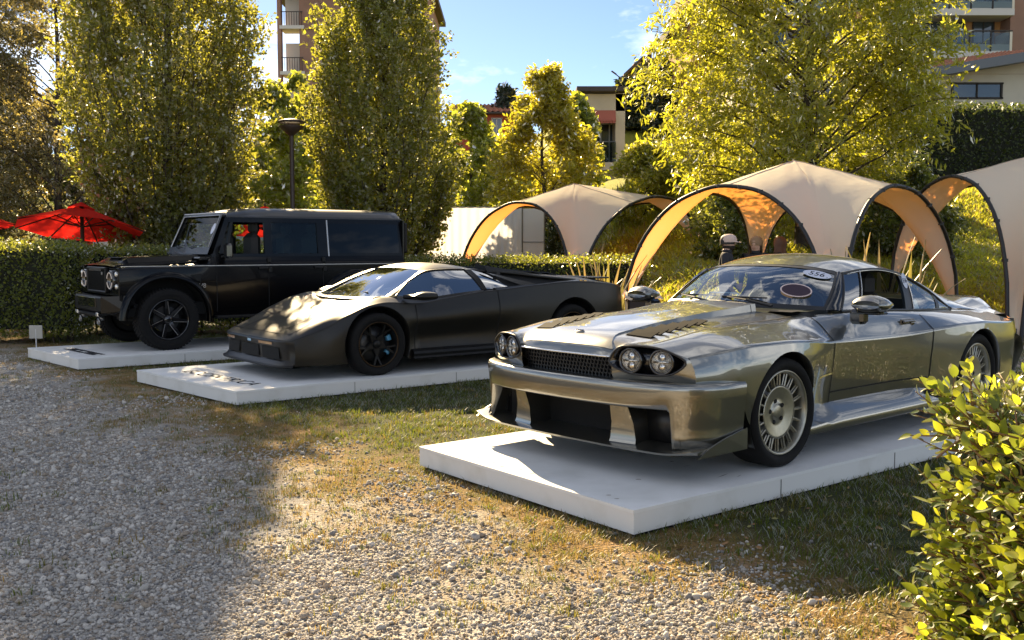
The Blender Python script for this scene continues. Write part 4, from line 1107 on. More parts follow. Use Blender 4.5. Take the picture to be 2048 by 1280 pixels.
def right_block():
    y = 50; px = lambda p: (p - 1024) / 2000 * y; pz = lambda q: CAM_H + (492 - q) / 2000 * y
    zb = 5.0; root = empty('apartment_block', (px(1700), y, zb)); tag(root, 'ochre apartment block with glass balconies at the top right', 'building'); X = lambda p: px(p) - px(1700); Z = lambda q: pz(q) - zb
    top = Z(-60)
    wall_box('wall', root, (X(1690), 5, top / 2), (X(1985) - X(1395), 10, top), M['ochre'])
    wall_box('side_wing', root, (X(2060), 3, top / 2), (X(2140) - X(1985), 8, top), M['brownwall'])
    rf = wall_box('roof', root, (X(1420), 3, Z(42) + .1), (X(1480) - X(1345), 8, .45), M['roofdark'])
    wall_box('penthouse_wall', root, (X(1440), 4, Z(90)), (X(1500) - X(1380), 8, Z(50) - Z(130)), M['ochre'])
    fl = Z(25) - Z(105)
    for (p0, p1, q, nm) in ((1815, 1980, 48, 'a'), (1815, 1978, 128, 'b'), (1500, 1640, 48, 'c'), (1440, 1640, 128, 'd'), (1640, 1815, 128, 'f'), (1440, 1640, 208, 'e')):
        zz = Z(q); s = wall_box('balcony_slab', root, ((X(p0) + X(p1)) / 2, -.75, zz), (X(p1) - X(p0), 1.5, .30), M['pale_band'])
        n = max(3, int((X(p1) - X(p0)) / .95))
        for k in range(n):
            xa = X(p0) + (X(p1) - X(p0)) * k / n; xb = X(p0) + (X(p1) - X(p0)) * (k + 1) / n
            g = MB(); g.box(((xa + xb) / 2, -1.46, zz + .62), (xb - xa - .08, .02, .85)); g.build('glass_panel', M['rail_glass'], s)
            g = MB(); g.box(((xa + xb) / 2, -1.44, zz + .33), (xb - xa - .10, .03, .34)); g.build('parapet_panel', M['pale_band'], s)
            g = MB(); g.box((xa, -1.46, zz + .62), (.05, .05, 1.0)); g.build('baluster', M['shutter'], s)
        g = MB(); g.box(((X(p0) + X(p1)) / 2, -1.46, zz + 1.12), (X(p1) - X(p0), .07, .06)); g.build('handrail', M['shutter'], s)
        g = MB(); g.box((X(p1) - .06, -.75, zz + .62), (.12, 1.45, 1.05)); g.build('end_wall', M['white_wall'], s)
        for f in (.18, .5, .82): window(root, X(p0) + (X(p1) - X(p0)) * f, -.0, zz + 1.15, 1.0 if f != .5 else .8, 1.85)
    mb = MB(); mb.box((X(2022), -1.25, Z(203) + .3), (.6, .35, .55), bev=.03); mb.build('air_conditioner', M['white_wall'], root)
right_block()
def white_house():
    y = 38; px = lambda p: (p - 1024) / 2000 * y; pz = lambda q: CAM_H + (492 - q) / 2000 * y
    zb = pz(345); root = empty('pale_house', (px(1830), y, zb)); tag(root, 'pale house with brown tile roof below the ochre apartment block', 'building'); X = lambda p: px(p) - px(1830); Z = lambda q: pz(q) - zb
    wall_box('wall', root, (X(1800), 3.5, Z(150) / 2), (X(2120) - X(1480), 6, Z(150)), M['white_wall'])
    tile_roof(root, (X(1600), -.6, Z(196)), (X(2120), -1.2, Z(112)), (X(2120), 5, Z(60)), (X(1720), 5, Z(120)), rows=18, cols=44)
    fb = MB(); a = np.array([X(1600), -.66, Z(204)]); b = np.array([X(2120), -1.26, Z(122)]); fb.add([a, b, b + [0, 0, .34], a + [0, 0, .34], a + [0, .5, 0], b + [0, .5, 0]], [(0, 1, 2, 3), (0, 4, 5, 1)]); fb.build('fascia_board', M['fascia_grey'], root)
    gb = MB(); gb.add([(X(1900), .44, Z(150)), (X(2120), .44, Z(150)), (X(2120), .44, Z(118)), (X(1900), .44, Z(150))], [(0, 1, 2)]); gb.build('gable_wall', M['white_wall'], root)
    window(root, X(1952), .5, Z(183), X(2001) - X(1903), Z(168) - Z(197))
    for p in (1775, 1822): window(root, X(p), .5, Z(212), .55, .75, M['pale_band'], shutters=True)
    window(root, X(1640), .5, Z(250), .9, 1.1, M['pale_band'])
    wall_box('retaining_wall', root, (X(1850), -2.5, .5), (X(2300) - X(1560), .3, 1.2), M['cream'])
M['fascia_grey'] = mat('fascia_grey', (.14, .15, .16), .7)
white_house()

# ================================================================== people behind the silver car
def person(label, px, yy, height, shirt, trousers, face_rz, hair, cap=None, lean=0.0, long_hair=False):
    k = height / 1.75; x = (px - 1024) / 2000 * yy; root = empty('person', (x, yy, 0), face_rz); tag(root, label, 'person', 'people talking under the centre canopy')
    J = {'pel': (0, 0, .95), 'wst': (.0, 0, 1.10), 'che': (.01, 0, 1.34), 'nk0': (.0, 0, 1.475), 'nk1': (.02, 0, 1.515), 'hd0': (.03, 0, 1.57), 'hd1': (.03, 0, 1.65),
         'shl': (0, .17, 1.42), 'ell': (.0, .24, 1.13), 'wrl': (.16, .20, .95), 'hal': (.22, .19, .90), 'shr': (0, -.17, 1.42), 'elr': (-.02, -.25, 1.13), 'wrr': (.10, -.22, .92), 'har': (.15, -.21, .86),
         'hpl': (0, .09, .90), 'knl': (.02, .11, .50), 'anl': (-.01, .12, .09), 'tol': (.16, .13, .04), 'hpr': (0, -.09, .90), 'knr': (.02, -.11, .50), 'anr': (-.01, -.12, .09), 'tor': (.16, -.13, .04)}
    Rr = {'pel': .15, 'wst': .13, 'che': .155, 'nk0': .105, 'nk1': .062, 'hd0': .082, 'hd1': .088, 'shl': .072, 'ell': .048, 'wrl': .032, 'hal': .036, 'shr': .072, 'elr': .048, 'wrr': .032, 'har': .036, 'hpl': .095, 'knl': .062, 'anl': .042, 'tol': .036, 'hpr': .095, 'knr': .062, 'anr': .042, 'tor': .036}
    Ed = [('pel', 'wst'), ('wst', 'che'), ('che', 'nk0'), ('nk0', 'nk1'), ('nk1', 'hd0'), ('hd0', 'hd1'), ('che', 'shl'), ('shl', 'ell'), ('ell', 'wrl'), ('wrl', 'hal'), ('che', 'shr'), ('shr', 'elr'), ('elr', 'wrr'), ('wrr', 'har'), ('pel', 'hpl'), ('hpl', 'knl'), ('knl', 'anl'), ('anl', 'tol'), ('pel', 'hpr'), ('hpr', 'knr'), ('knr', 'anr'), ('anr', 'tor')]
    nm = list(J); me = bpy.data.meshes.new('body'); me.from_pydata([tuple(np.array(J[n]) * k) for n in nm], [(nm.index(a), nm.index(b)) for a, b in Ed], [])
    o = bpy.data.objects.new('body', me); COL.objects.link(o); md = o.modifiers.new('skin', 'SKIN')
    for i, n in enumerate(nm):
        v = me.skin_vertices[0].data[i]; v.radius = (Rr[n] * k, Rr[n] * k * (.78 if n in ('che', 'wst', 'pel') else 1)); v.use_root = n == 'pel'
    o.modifiers.new('sub', 'SUBSURF').levels = 2
    dg = bpy.context.evaluated_depsgraph_get(); dg.update(); ev = o.evaluated_get(dg); m2 = bpy.data.meshes.new_from_object(ev)
    bpy.data.objects.remove(o); body = bpy.data.objects.new('body', m2); put(body, root)
    skin = M['skin']; m2.materials.clear()
    for t in (skin, shirt, trousers, M['black_trim']): m2.materials.append(t)
    for p in m2.polygons:
        c = p.center / k; p.use_smooth = True
        p.material_index = 3 if c.z < .10 else 2 if c.z < .98 and abs(c.y) < .19 and c.x < .14 else 0 if c.z > 1.52 or (abs(c.y) > .15 and c.z < 1.0) else 1
    hd = np.array([.03, 0, 1.615]) * k
    f = MB(); V, F = lathe_vf([(0, -.115), (.045, -.105), (.07, -.06), (.083, 0), (.083, .05), (.06, .095), (0, .115)], 20); f.add(V * [1.12 * k, .92 * k, k] + hd, F)
    f.add(np.array([(.088, -.012, -.02), (.088, .012, -.02), (.116, 0, -.022), (.09, 0, .03)]) * k + hd, [(0, 1, 2), (1, 3, 2), (3, 0, 2)])
    for s in (-1, 1): V, F = lathe_vf([(0, -.02), (.016, 0), (0, .02)], 8); f.add(V * [k, .4 * k, k * 1.4] + hd + np.array([-.01, s * .08, 0]) * k, F)
    head = f.build('head', skin, root, True)
    for s in (-1, 1):
        e = MB(); V, F = lathe_vf([(0, -.010), (.011, 0), (0, .010)], 8); e.add(V * k + hd + np.array([.080, s * .032, .012]) * k, F); e.build('eye', M['black_trim'], head)
    mth = MB(); mth.box(hd + np.array([.082, 0, -.058]) * k, (.012, .045, .008)); mth.build('mouth', M['lip'], head)
    h = MB()
    V, F = lathe_vf([(.098, -.03), (.102, .03), (.085, .085), (.04, .118), (0, .124)], 20); V = V * [1.1 * k, k, k]; V[:, 0] -= .018 * k; h.add(V + hd + [0, 0, .012 * k], F)
    if long_hair:
        a = np.linspace(pi * .45, pi * 1.55, 14); rows = [np.stack([rr * np.cos(a) * k, rr * np.sin(a) * k * .95, np.full(14, z * k)], -1) for rr, z in ((.10, .05), (.112, -.05), (.12, -.15), (.11, -.26))]; h.grid(np.array(rows) + hd)
    h.build('hair', hair, root, True)
    if cap:
        c = MB(); V, F = lathe_vf([(.108, .012), (.112, .05), (.095, .10), (.05, .130), (0, .136)], 22); c.add(V * [1.08 * k, k, k] + hd, F)
        a = np.linspace(-1.0, 1.0, 10); c.grid(np.array([[(.10 * cos(t) * k, .10 * sin(t) * k, .03 * k), ((.10 + .095 * cos(t * .8)) * cos(t * .9) * k, .10 * sin(t) * k, .012 * k)] for t in a]) + hd)
        c.build('cap', cap, root, True)
        b = MB(); V, F = lathe_vf([(0, -.125), (.05, -.115), (.078, -.07), (.086, -.04)], 16); V = V[(V[:, 0] > -9)]; b.add(V * [1.16 * k, .95 * k, k] + hd, F); b.build('beard', M['hair_dark'], root, True)
    return root
M['skin'] = mat('skin', (.55, .33, .23), .6); M['lip'] = mat('lips', (.30, .11, .09), .6)
M['hair_dark'] = mat('dark_hair', (.02, .014, .01), .6); M['hair_blond'] = mat('blond_hair', (.26, .15, .07), .6); M['hair_brown'] = mat('brown_hair', (.12, .05, .022), .6)
M['shirt_dark'] = mat('dark_shirt', (.02, .02, .025), .85); M['trouser'] = mat('dark_trousers', (.03, .03, .035), .85); M['top_black'] = mat('black_top', (.015, .015, .016), .8); M['cap_pale'] = mat('pale_cap', (.62, .46, .38), .8)
person('bearded person in a pale peaked cap and dark shirt, facing right', 1452, 14.2, 1.66, M['shirt_dark'], M['trouser'], -.25, M['hair_dark'], M['cap_pale'])
person('person with long blond hair and dark top, middle of the three', 1512, 14.9, 1.64, M['top_black'], M['trouser'], -2.2, M['hair_blond'], None, long_hair=True)
person('person with long brown hair seen from behind, rightmost of the three', 1560, 15.3, 1.64, M['top_black'], M['trouser'], 2.2, M['hair_brown'], None, long_hair=True)
# ================================================================== car helpers
class Loft:
    """half body: feature lines (x,y,z knots) skinned by sections across x"""
    def __init__(s, feats, xs, seg, sharp=(), bow=None):
        s.xs = np.asarray(xs, float)
        fy = []; fz = []
        for k in feats:
            k = np.asarray(k, float)
            fy.append(pchip(k[:, 0], k[:, 1])(s.xs)); fz.append(pchip(k[:, 0], k[:, 2])(s.xs))
        fy = np.array(fy).T; fz = np.array(fz).T
        G = []
        for i, x in enumerate(s.xs):
            C = crom(np.stack([np.full(len(feats), x), fy[i], fz[i]], -1), seg, sharp)
            C[:, 0] = x; G.append(C)
        s.P = np.array(G); s.bow = bow
        if np.isscalar(seg): seg = [seg] * (len(feats) - 1)
        s.fi = np.concatenate([[0], np.cumsum(seg)])
        s.P0 = s.P.copy()
        if bow is not None: s.P[..., 0] -= bow(s.P0[..., 0], np.abs(s.P0[..., 1]))
    def side(s, x, z, f0=3):
        j0 = s.fi[f0]
        i = np.clip(np.searchsorted(-s.xs, -x), 1, len(s.xs) - 1)
        t = (s.xs[i - 1] - x) / (s.xs[i - 1] - s.xs[i])
        R = s.P[i - 1] * (1 - t) + s.P[i] * t
        R = R[j0:]
        o = np.argsort(R[:, 2])
        return np.array([np.interp(z, R[o, 2], R[o, 0]), np.interp(z, R[o, 2], R[o, 1]), z])
    def top(s, x, y, f1=3):
        j1 = s.fi[f1] + 1
        i = np.clip(np.searchsorted(-s.xs, -x), 1, len(s.xs) - 1)
        t = (s.xs[i - 1] - x) / (s.xs[i - 1] - s.xs[i])
        R = (s.P[i - 1] * (1 - t) + s.P[i] * t)[:j1]
        return np.array([np.interp(abs(y), R[:, 1], R[:, 0]), y, np.interp(abs(y), R[:, 1], R[:, 2])])
    def parts(s, classify, arches, mats, parent, sided=(), names=None):
        P = s.P; n, m = P.shape[:2]
        I = np.arange(n * m).reshape(n, m)
        F = np.stack([I[:-1, :-1], I[1:, :-1], I[1:, 1:], I[:-1, 1:]], -1).reshape(-1, 4)
        V = P.reshape(-1, 3).copy(); V0 = s.P0.reshape(-1, 3)
        c = V[F].mean(1); c0 = V0[F].mean(1)
        jj = np.tile(np.arange(m - 1), n - 1)
        keep = np.ones(len(F), bool)
        for (xc, zc, R) in arches:
            r = np.hypot(c[:, 0] - xc, c[:, 2] - zc)
            dele = (r < R) & (c[:, 1] > .5)
            keep &= ~dele
            bd = np.intersect1d(F[dele].ravel(), F[~dele].ravel())
            d = V[bd][:, [0, 2]] - [xc, zc]; rr = np.linalg.norm(d, axis=1, keepdims=True)
            V[np.ix_(bd, [0, 2])] = [xc, zc] + d / rr * R
        cls = np.array([classify(a, b, k) for a, b, k in zip(c, c0, jj)], dtype=object)
        cls[~keep] = ''
        out = {}
        for nm in sorted(set(cls) - {''}):
            f = F[cls == nm]
            use, inv = np.unique(f, return_inverse=True); f = inv.reshape(-1, 4); v = V[use]
            mt = mats.get(nm, mats['*'])
            nice = (names or {}).get(nm, nm)
            if nm in sided:
                out[nm] = [obj(nice, v, f[:, ::-1].copy(), mt, parent, True), obj(nice, v * [1, -1, 1], f, mt, parent, True)]
            else:
                cen = np.abs(v[:, 1]) < 1e-5
                idx = np.where(cen, np.arange(len(v)), -1)
                new = np.cumsum(~cen) - 1 + len(v); idx = np.where(cen, np.arange(len(v)), new)
                vv = np.concatenate([v, (v * [1, -1, 1])[~cen]])
                ff = np.concatenate([f[:, ::-1], idx[f]])
                out[nm] = [obj(nice, vv, ff, mt, parent, True)]
        s.V = V
        return out

def strip(path, wdir, w, name, mt, parent, lift=None):
    """flat ribbon along a path; wdir = width direction(s)"""
    P = np.asarray(path, float); W = np.broadcast_to(np.asarray(wdir, float), P.shape)
    if lift is not None: P = P + np.asarray(lift)
    G = np.stack([P - W * w / 2, P + W * w / 2], 1)
    mb = MB(); mb.grid(G); return mb.build(name, mt, parent, True)

def both(fn):
    """run fn(sign) for left (+1) and right (-1) side"""
    for s in (1, -1): fn(s)

def flipy(V, F, s):
    if s > 0: return V, F
    return np.asarray(V) * [1, -1, 1], [tuple(f)[::-1] for f in F]

def add_sided(name, mb, mats, parent, s, smooth=True):
    V = np.concatenate(mb.V); F = mb.F
    if s < 0: V = V * [1, -1, 1]; F = [f[::-1] for f in F]
    return obj(name, V, F, mats, parent, smooth, mb.M)

def tyre_prof(R, r, w):
    """(radius, offset) section of a tyre, closed towards the rim"""
    h = w / 2
    return [(r, -h * .80), (r + .012, -h * .93), (r + (R - r) * .5, -h), (R - .022, -h * .95), (R - .006, -h * .84), (R, -h * .6), (R, h * .6),
            (R - .006, h * .84), (R - .022, h * .95), (r + (R - r) * .5, h), (r + .012, h * .93), (r, h * .80)]

def smooth_sharp(o, ang=35):
    me = o.data
    try: me.set_sharp_from_angle(angle=radians(ang))
    except Exception: pass
    return o

def car_root(name, ox, oy, a, z=.145):
    a = radians(a)
    return empty(name, (ox, oy, z), atan2(-cos(a), -sin(a)))
# ================================================================== silver wide-body coupe
def build_silver():
    car = car_root('silver_coupe', 1.024, 6.738, 48.8)
    tag(car, 'silver wide-body coupe with round twin headlamps and hood louvres on the nearest white platform', 'car')
    S = M['silver']
    ss = lambda x, a, b: np.clip((x - a) / (b - a), 0, 1) ** 2 * (3 - 2 * np.clip((x - a) / (b - a), 0, 1))
    bowy = pchip([0, .3, .5, .7, .85, 1.0], [0, .008, .045, .115, .185, .27])
    bow = lambda x, y: bowy(y) * ss(x, .30, .95)
    XR = -3.66
    f0 = [(.95, 0, .70), (.935, 0, .735), (.905, 0, .768), (.86, 0, .793), (.6, 0, .832), (.2, 0, .868), (-.3, 0, .895), (-.58, 0, .905), (-1, 0, .90), (-2.6, 0, .88), (-2.9, 0, .86), (-3.2, 0, .85), (XR, 0, .84)]
    f1 = [(.95, .30, .70), (.935, .30, .732), (.905, .30, .762), (.86, .30, .786), (.6, .30, .826), (.2, .30, .862), (-.3, .30, .888), (-.6, .30, .902), (-1, .30, .898), (-2.6, .3, .876), (-2.9, .3, .856), (XR, .3, .836)]
    f1b = [(.95, .40, .702), (.935, .41, .728), (.905, .42, .752), (.86, .44, .775), (.6, .46, .818), (.2, .46, .856), (-.3, .46, .880), (-.6, .46, .896), (-1, .46, .894), (-2.6, .46, .870), (-2.9, .46, .852), (XR, .45, .832)]
    f2a = [(.95, .46, .768), (.905, .49, .776), (.86, .51, .782), (.6, .55, .812), (.2, .55, .851), (-.3, .56, .871), (-.6, .58, .884), (-1, .62, .892), (-2.6, .62, .862), (-2.9, .58, .845), (XR, .54, .825)]
    f2 = [(.95, .62, .778), (.86, .625, .786), (.6, .63, .812), (.25, .645, .846), (-.25, .66, .858), (-.55, .685, .864), (-.85, .735, .880), (-1, .765, .886), (-1.6, .775, .872), (-2.5, .765, .842), (-2.9, .735, .825), (-3.2, .70, .81), (XR, .61, .80)]
    f3 = [(.95, .84, .712), (.80, .885, .728), (.6, .945, .752), (.3, .975, .768), (0, .985, .768), (-.25, .965, .755), (-.45, .925, .735), (-.62, .893, .72), (-.8, .884, .715), (-1.4, .884, .705), (-1.65, .90, .712), (-2.0, .95, .738), (-2.35, .99, .757), (-2.6, .998, .76), (-2.95, .975, .742), (-3.3, .92, .725), (XR, .80, .715)]
    f4 = [(.95, .868, .64), (.80, .91, .655), (.6, .965, .665), (.3, .995, .675), (0, 1.003, .675), (-.25, .98, .665), (-.45, .93, .65), (-.62, .89, .63), (-.8, .878, .62), (-1.4, .878, .60), (-1.65, .895, .605), (-2.0, .955, .635), (-2.35, 1.0, .66), (-2.6, 1.012, .662), (-2.95, .995, .65), (-3.3, .94, .63), (XR, .815, .62)]
    f5 = [(.95, .87, .56), (.80, .915, .56), (.6, .965, .56), (.3, .995, .5), (0, 1.0, .47), (-.25, .965, .46), (-.45, .90, .45), (-.62, .868, .44), (-.8, .86, .43), (-1.4, .858, .42), (-1.65, .875, .42), (-2.0, .945, .44), (-2.35, .998, .45), (-2.6, 1.01, .45), (-2.95, .995, .45), (-3.3, .94, .45), (XR, .815, .45)]
    f6 = [(.95, .86, .54), (.80, .91, .54), (.6, .96, .54), (.3, .97, .24), (0, .975, .2), (-.25, .93, .2), (-.45, .87, .21), (-.62, .84, .22), (-1.4, .83, .23), (-1.65, .85, .22), (-2.0, .93, .2), (-2.35, .985, .2), (-2.6, .995, .2), (-2.95, .98, .22), (-3.3, .92, .25), (XR, .80, .30)]
    xs = np.concatenate([np.linspace(.95, .84, 10)[:-1], np.linspace(.84, XR, 226)])
    L = Loft([f0, f1, f1b, f2a, f2, f3, f4, f5, f6], xs, [8, 4, 4, 4, 10, 8, 8, 14], (5,), bow)
    fi = L.fi
    ZA = .345
    arches = [(0.0, ZA, .366), (-2.591, ZA, .366)]
    def cls(c, c0, j):
        x, y, z = c
        if j < fi[4] and -.66 > x > -2.70 and y < .70 - .25 * max(0, -2.2 - x): return ''      # cabin opening
        if j < fi[4] and -.55 > x >= -.66 and y < .60: return ''
        if x > .44 and z < .555: return ''                      # bumper sits here
        if j >= fi[4] and -.665 > x > -1.93 and z > .235 and y > .75: return 'door'
        if j < fi[4] and x > -.60: return 'hood'
        if x > -.665: return 'front_fender'
        return 'rear_body'
    L.parts(cls, arches, {'*': S}, car, sided=('door', 'front_fender'))
    # ---- panel gaps
    def gap(path, wd):
        def f(s):
            P = np.array([p * [1, s, 1] for p in path])
            strip(P, np.array(wd) * [1, s, 1], .009, 'panel_gap', M['void'], car)
        both(f)
    off = np.array([0, .003, .001])
    gap([L.side(-.665 + .02 * (.7 - z), z, 4) + off for z in np.linspace(.87, .25, 24)], (1, 0, 0))
    gap([L.side(-1.93 + .10 * (.80 - z) if z > .55 else -1.905, z, 4) + off for z in np.linspace(.84, .25, 24)], (1, 0, 0))
    gap([L.top(x, .615 + .03 * max(0, -x), 4) + [0, 0, .002] for x in np.linspace(.90, -.60, 30)], (0, 1, 0))
    gap([L.side(x, .385, 5) + off for x in np.linspace(-.66, -1.88, 24)], (0, 0, 1))
    # sill crease chrome sliver behind the front wheel
    def sliver(s):
        P = np.array([(L.side(x, .50 + .05 * (-.40 - x), 5) + [0, .004, 0]) * [1, s, 1] for x in np.linspace(-.46, -.66, 8)])
        strip(P, (0, 0, 1), .012, 'fender_trim', M['chrome'], car)
    both(sliver)
    # ---- nose face around the headlamp pods
    # ---- headlamp pods
    def nx(y): return .955 - float(bowy(abs(y)))
    outline = [(.385, .672), (.405, .715), (.45, .757), (.52, .770), (.62, .770), (.70, .760), (.765, .736), (.832, .684), (.80, .645), (.755, .618), (.70, .608), (.60, .606), (.52, .612), (.45, .63), (.405, .65)]
    ol = curve([(0, a, b) for a, b in outline + outline[:1]], 49)[:-1]
    def pod(s):
        pts = np.array([(nx(p[1]) + .006, p[1], p[2]) for p in ol])
        mb = MB(); k = len(pts)
        cen = pts.mean(0); cen[0] = nx(cen[1]) - .005
        rings = [pts, pts * .97 + cen * .03 + [-.012, 0, 0], pts * .8 + cen * .2 + [-.035, 0, 0]]
        rings = [np.array(r) for r in rings]
        for r, dx in ((rings[1], .004), (rings[2], -.028)):
            for q in r: q[0] = nx(q[1]) + dx
        c0 = cen.copy(); c0[0] = nx(cen[1]) - .03
        mb.grid(np.array(rings), cv=True, flip=True)
        kk = mb.n; mb.add([c0], []); 
        for i in range(k): mb.F.append((2 * k + i, 2 * k + (i + 1) % k, kk)[::-1]); mb.M.append(0)
        p = add_sided('headlamp_pod', mb, M['gloss_black'], car, s)
        rim = MB(); rim.tube(pts + [.001, 0, 0], .0065, 6, True); add_sided('pod_trim', rim, M['black_trim'], p, s)
        for yy, zz in ((.515, .684), (.690, .684)):
            x0 = nx(yy) - .022; yaw = -.22 if yy < .6 else -.38
            def place(mb_, name, mt, par):
                V = np.concatenate(mb_.V) @ rotz(yaw * -1).T + [x0, yy, zz]
                F = mb_.F
                if s < 0: V = V * [1, -1, 1]; F = [f[::-1] for f in F]
                return obj(name, V, F, mt, par, True, mb_.M)
            b = MB(); b.lathe([(.076, .0), (.076, .026), (.066, .030), (.060, .018)], 32, 'x')
            lamp = place(b, 'headlamp', M['gloss_black'], p)
            r = MB(); r.lathe([(.060, .016), (.045, .004), (.0, -.004)], 28, 'x'); place(r, 'reflector', M['bulb'], lamp)
            r = MB(); r.lathe([(.024, .014), (.020, .020), (0, .022)], 16, 'x', c=(0, 0, .026)); r.lathe([(.024, .014), (.020, .020), (0, .022)], 16, 'x', c=(0, 0, -.028))
            r.box((.014, 0, 0), (.012, .10, .010)); r.box((.014, 0, 0), (.010, .008, .10)); place(r, 'lamp_insert', M['chrome'], lamp)
            g = MB(); g.lathe([(.062, .024), (.04, .036), (0, .042)], 28, 'x'); place(g, 'lens', M['lamp_glass'], lamp)
    both(pod)
    sec = L.P[0]; sec0 = L.P0[0]
    bd = [(sec0[j, 1], sec0[j, 2]) for j in range(len(sec)) if sec0[j, 1] >= .40 and sec0[j, 2] > .565]
    bd = [(.395, .70)] + bd + [(.868, .560), (.395, .560)]
    def hit(cy, cz, ang):
        best = 9
        for (y0, z0), (y1, z1) in zip(bd, bd[1:] + bd[:1]):
            dy, dz = cos(ang), sin(ang); ey, ez = y1 - y0, z1 - z0
            den = dy * ez - dz * ey
            if abs(den) < 1e-9: continue
            t = ((y0 - cy) * ez - (z0 - cz) * ey) / den; u = ((y0 - cy) * dz - (z0 - cz) * dy) / den
            if t > 0 and -1e-6 <= u <= 1 + 1e-6: best = min(best, t)
        return cy + best * cos(ang), cz + best * sin(ang)
    def fascia(s):
        cy, cz = .61, .665; inner = []; outer = []
        for p in ol:
            ang = atan2(p[2] - cz, p[1] - cy); hy, hz = hit(cy, cz, ang)
            r1 = np.hypot(p[1] - cy, p[2] - cz); r2 = np.hypot(hy - cy, hz - cz); r1 = min(r1, r2 - .003)
            inner.append((nx(cy + r1 * cos(ang)) + .002, cy + r1 * cos(ang), cz + r1 * sin(ang)))
            outer.append((nx(hy) - .005 - .02 * max(0, .60 - hz) / .04, hy, hz))
        mb = MB(); mb.grid(np.array([outer, inner]), cv=True); add_sided('front_fascia', mb, S, car, s)
    both(fascia)
    # ---- hexagon grille
    mb = MB(); W = .40; hx = .0165
    row = 0
    z = .578
    while z < .70:
        y = -W + (hx * .866 if row % 2 else 0)
        while y < W:
            x = nx(y) - .03 - (.70 - z) * .35
            a = np.arange(6) * pi / 3 + pi / 6
            o_ = np.stack([np.full(6, x), y + hx * np.cos(a), z + hx * np.sin(a)], -1)
            i_ = np.stack([np.full(6, x), y + hx * .76 * np.cos(a), z + hx * .76 * np.sin(a)], -1)
            b_ = i_ - [.012, 0, 0]
            mb.grid(np.array([o_, i_, b_]), cv=True, flip=True)
            y += hx * 1.732
        z += hx * 1.5; row += 1
    g = mb.build('grille', M['black_trim'], car); tag(g, kind='stuff')
    yy = np.linspace(-.44, .44, 21)
    G = np.array([[(nx(y) - .10, y, .72), (nx(y) - .13, y, .55)] for y in yy]); mb = MB(); mb.grid(G)
    mb.build('grille_backing', M['void'], car)
    mb = MB(); mb.tube([(nx(y) - .003, y, .698) for y in yy * .90], .006, 8); mb.build('grille_trim', M['chrome'], car, True)
    # ---- bumper
    half = [(1.0, 0), (.992, .25), (.975, .45), (.94, .62), (.885, .77), (.80, .88), (.68, .952), (.56, .982), (.44, .992)]
    pl = crom([(a, b, 0) for a, b in half], 8)[:, :2]
    pl = np.concatenate([(pl * [1, -1])[::-1][:-1], pl])
    def zb(y): return .418 + (.205 - .418) * float(ss(abs(y), .775, .845))
    tang = np.gradient(pl, axis=0); nrm = np.stack([-tang[:, 1], tang[:, 0]], -1); nrm /= np.linalg.norm(nrm, axis=1, keepdims=True)
    nrm *= -1 if (nrm[len(nrm) // 2] @ [1, 0]) < 0 else 1
    G = []
    for p, n in zip(pl, nrm):
        b = zb(p[1]); rows = []
        back = .09 * (1 - float(ss(abs(p[1]), .85, .96)))
        for o_, zz in [(-.075 - back * .6, .566), (-.02, .572), (-.004, .566), (.004, .553), (.006, .53), (.0, .48), (-.008, b + .035 if b > .4 else .40), (-.014, b + .012 if b > .4 else .33), (-.02, b if b > .4 else .27), (-.035 if b > .4 else -.012, b - .003 if b > .4 else .205), (-.10 if b > .4 else -.03, b if b > .4 else .195)]:
            rows.append((p[0] + n[0] * o_, p[1] + n[1] * o_, zz))
        G.append(rows)
    mb = MB(); mb.grid(np.array(G)); mb.build('front_bumper', S, car, True)
    # inner sides of the air openings and dark cavity
    def dside(s):
        Q = np.array([[(.80, .79, .42), (.84, .84, .20)], [(.60, .74, .42), (.60, .79, .20)]])
        mb = MB(); mb.grid(Q); add_sided('duct_side', mb, S, car, s)
    both(dside)
    mb = MB(); mb.box((.66, 0, .32), (.06, 1.62, .28)); mb.box((.30, 0, .2), (.6, 1.5, .02)); mb.build('intake_cavity', M['void'], car)
    def light_block(s):
        mb = MB(); mb.box((.58, .845, .38), (.26, .12, .34)); add_sided('duct_light_block', mb, M['void'], car, s, False)  # added dark box inside the cheek, stops sun leaking through the hollow nose
    both(light_block)
    mb = MB(); mb.box((-1.35, 0, .30), (3.9, 1.28, .18)); mb.build('underbody_light_block', M['void'], car)  # added dark box filling the hollow body, blocks light passing beneath
    def strake(s):
        mb = MB()
        P0 = [(.925, .375, .425), (.90, .49, .425), (.70, .48, .42), (.70, .40, .42)]
        P1 = [(.90, .35, .19), (.87, .53, .19), (.68, .52, .19), (.68, .38, .19)]
        mid = [tuple(np.array(a) * .5 + np.array(b) * .5 + np.array([-.02, .0, 0])) for a, b in zip(P0, P1)]
        foot = [tuple(np.array(b) * .9 + np.array(a) * .1 + np.array([-.012, 0, 0])) for a, b in zip(P0, P1)]
        G = np.array([P0, mid, foot, P1]); mb.grid(G, cv=True, flip=True); smooth_sharp(add_sided('bumper_strake', mb, S, car, s), 30)
        m2 = MB(); m2.box((.72, .60, .31), (.02, .24, .22)); add_sided('duct_mesh', m2, M['black_trim'], car, s)
    both(strake)
    # ---- splitter
    sp = [(.965, 0), (.962, .25), (.950, .5), (.92, .74), (.875, .90), (.845, .965)]
    sp = crom([(a, b, 0) for a, b in sp], 6)[:, :2]; sp = np.concatenate([(sp * [1, -1])[::-1][:-1], sp])
    G = []
    for x, y in sp:
        up = .02 * float(ss(abs(y), .75, .97))
        G.append([(x - .42, y * .98, .205 + up), (x - .15, y, .198 + up), (x - .03, y, .186 + up), (x, y, .180 + up), (x - .004, y, .168 + up), (x - .42, y * .98, .165 + up)])
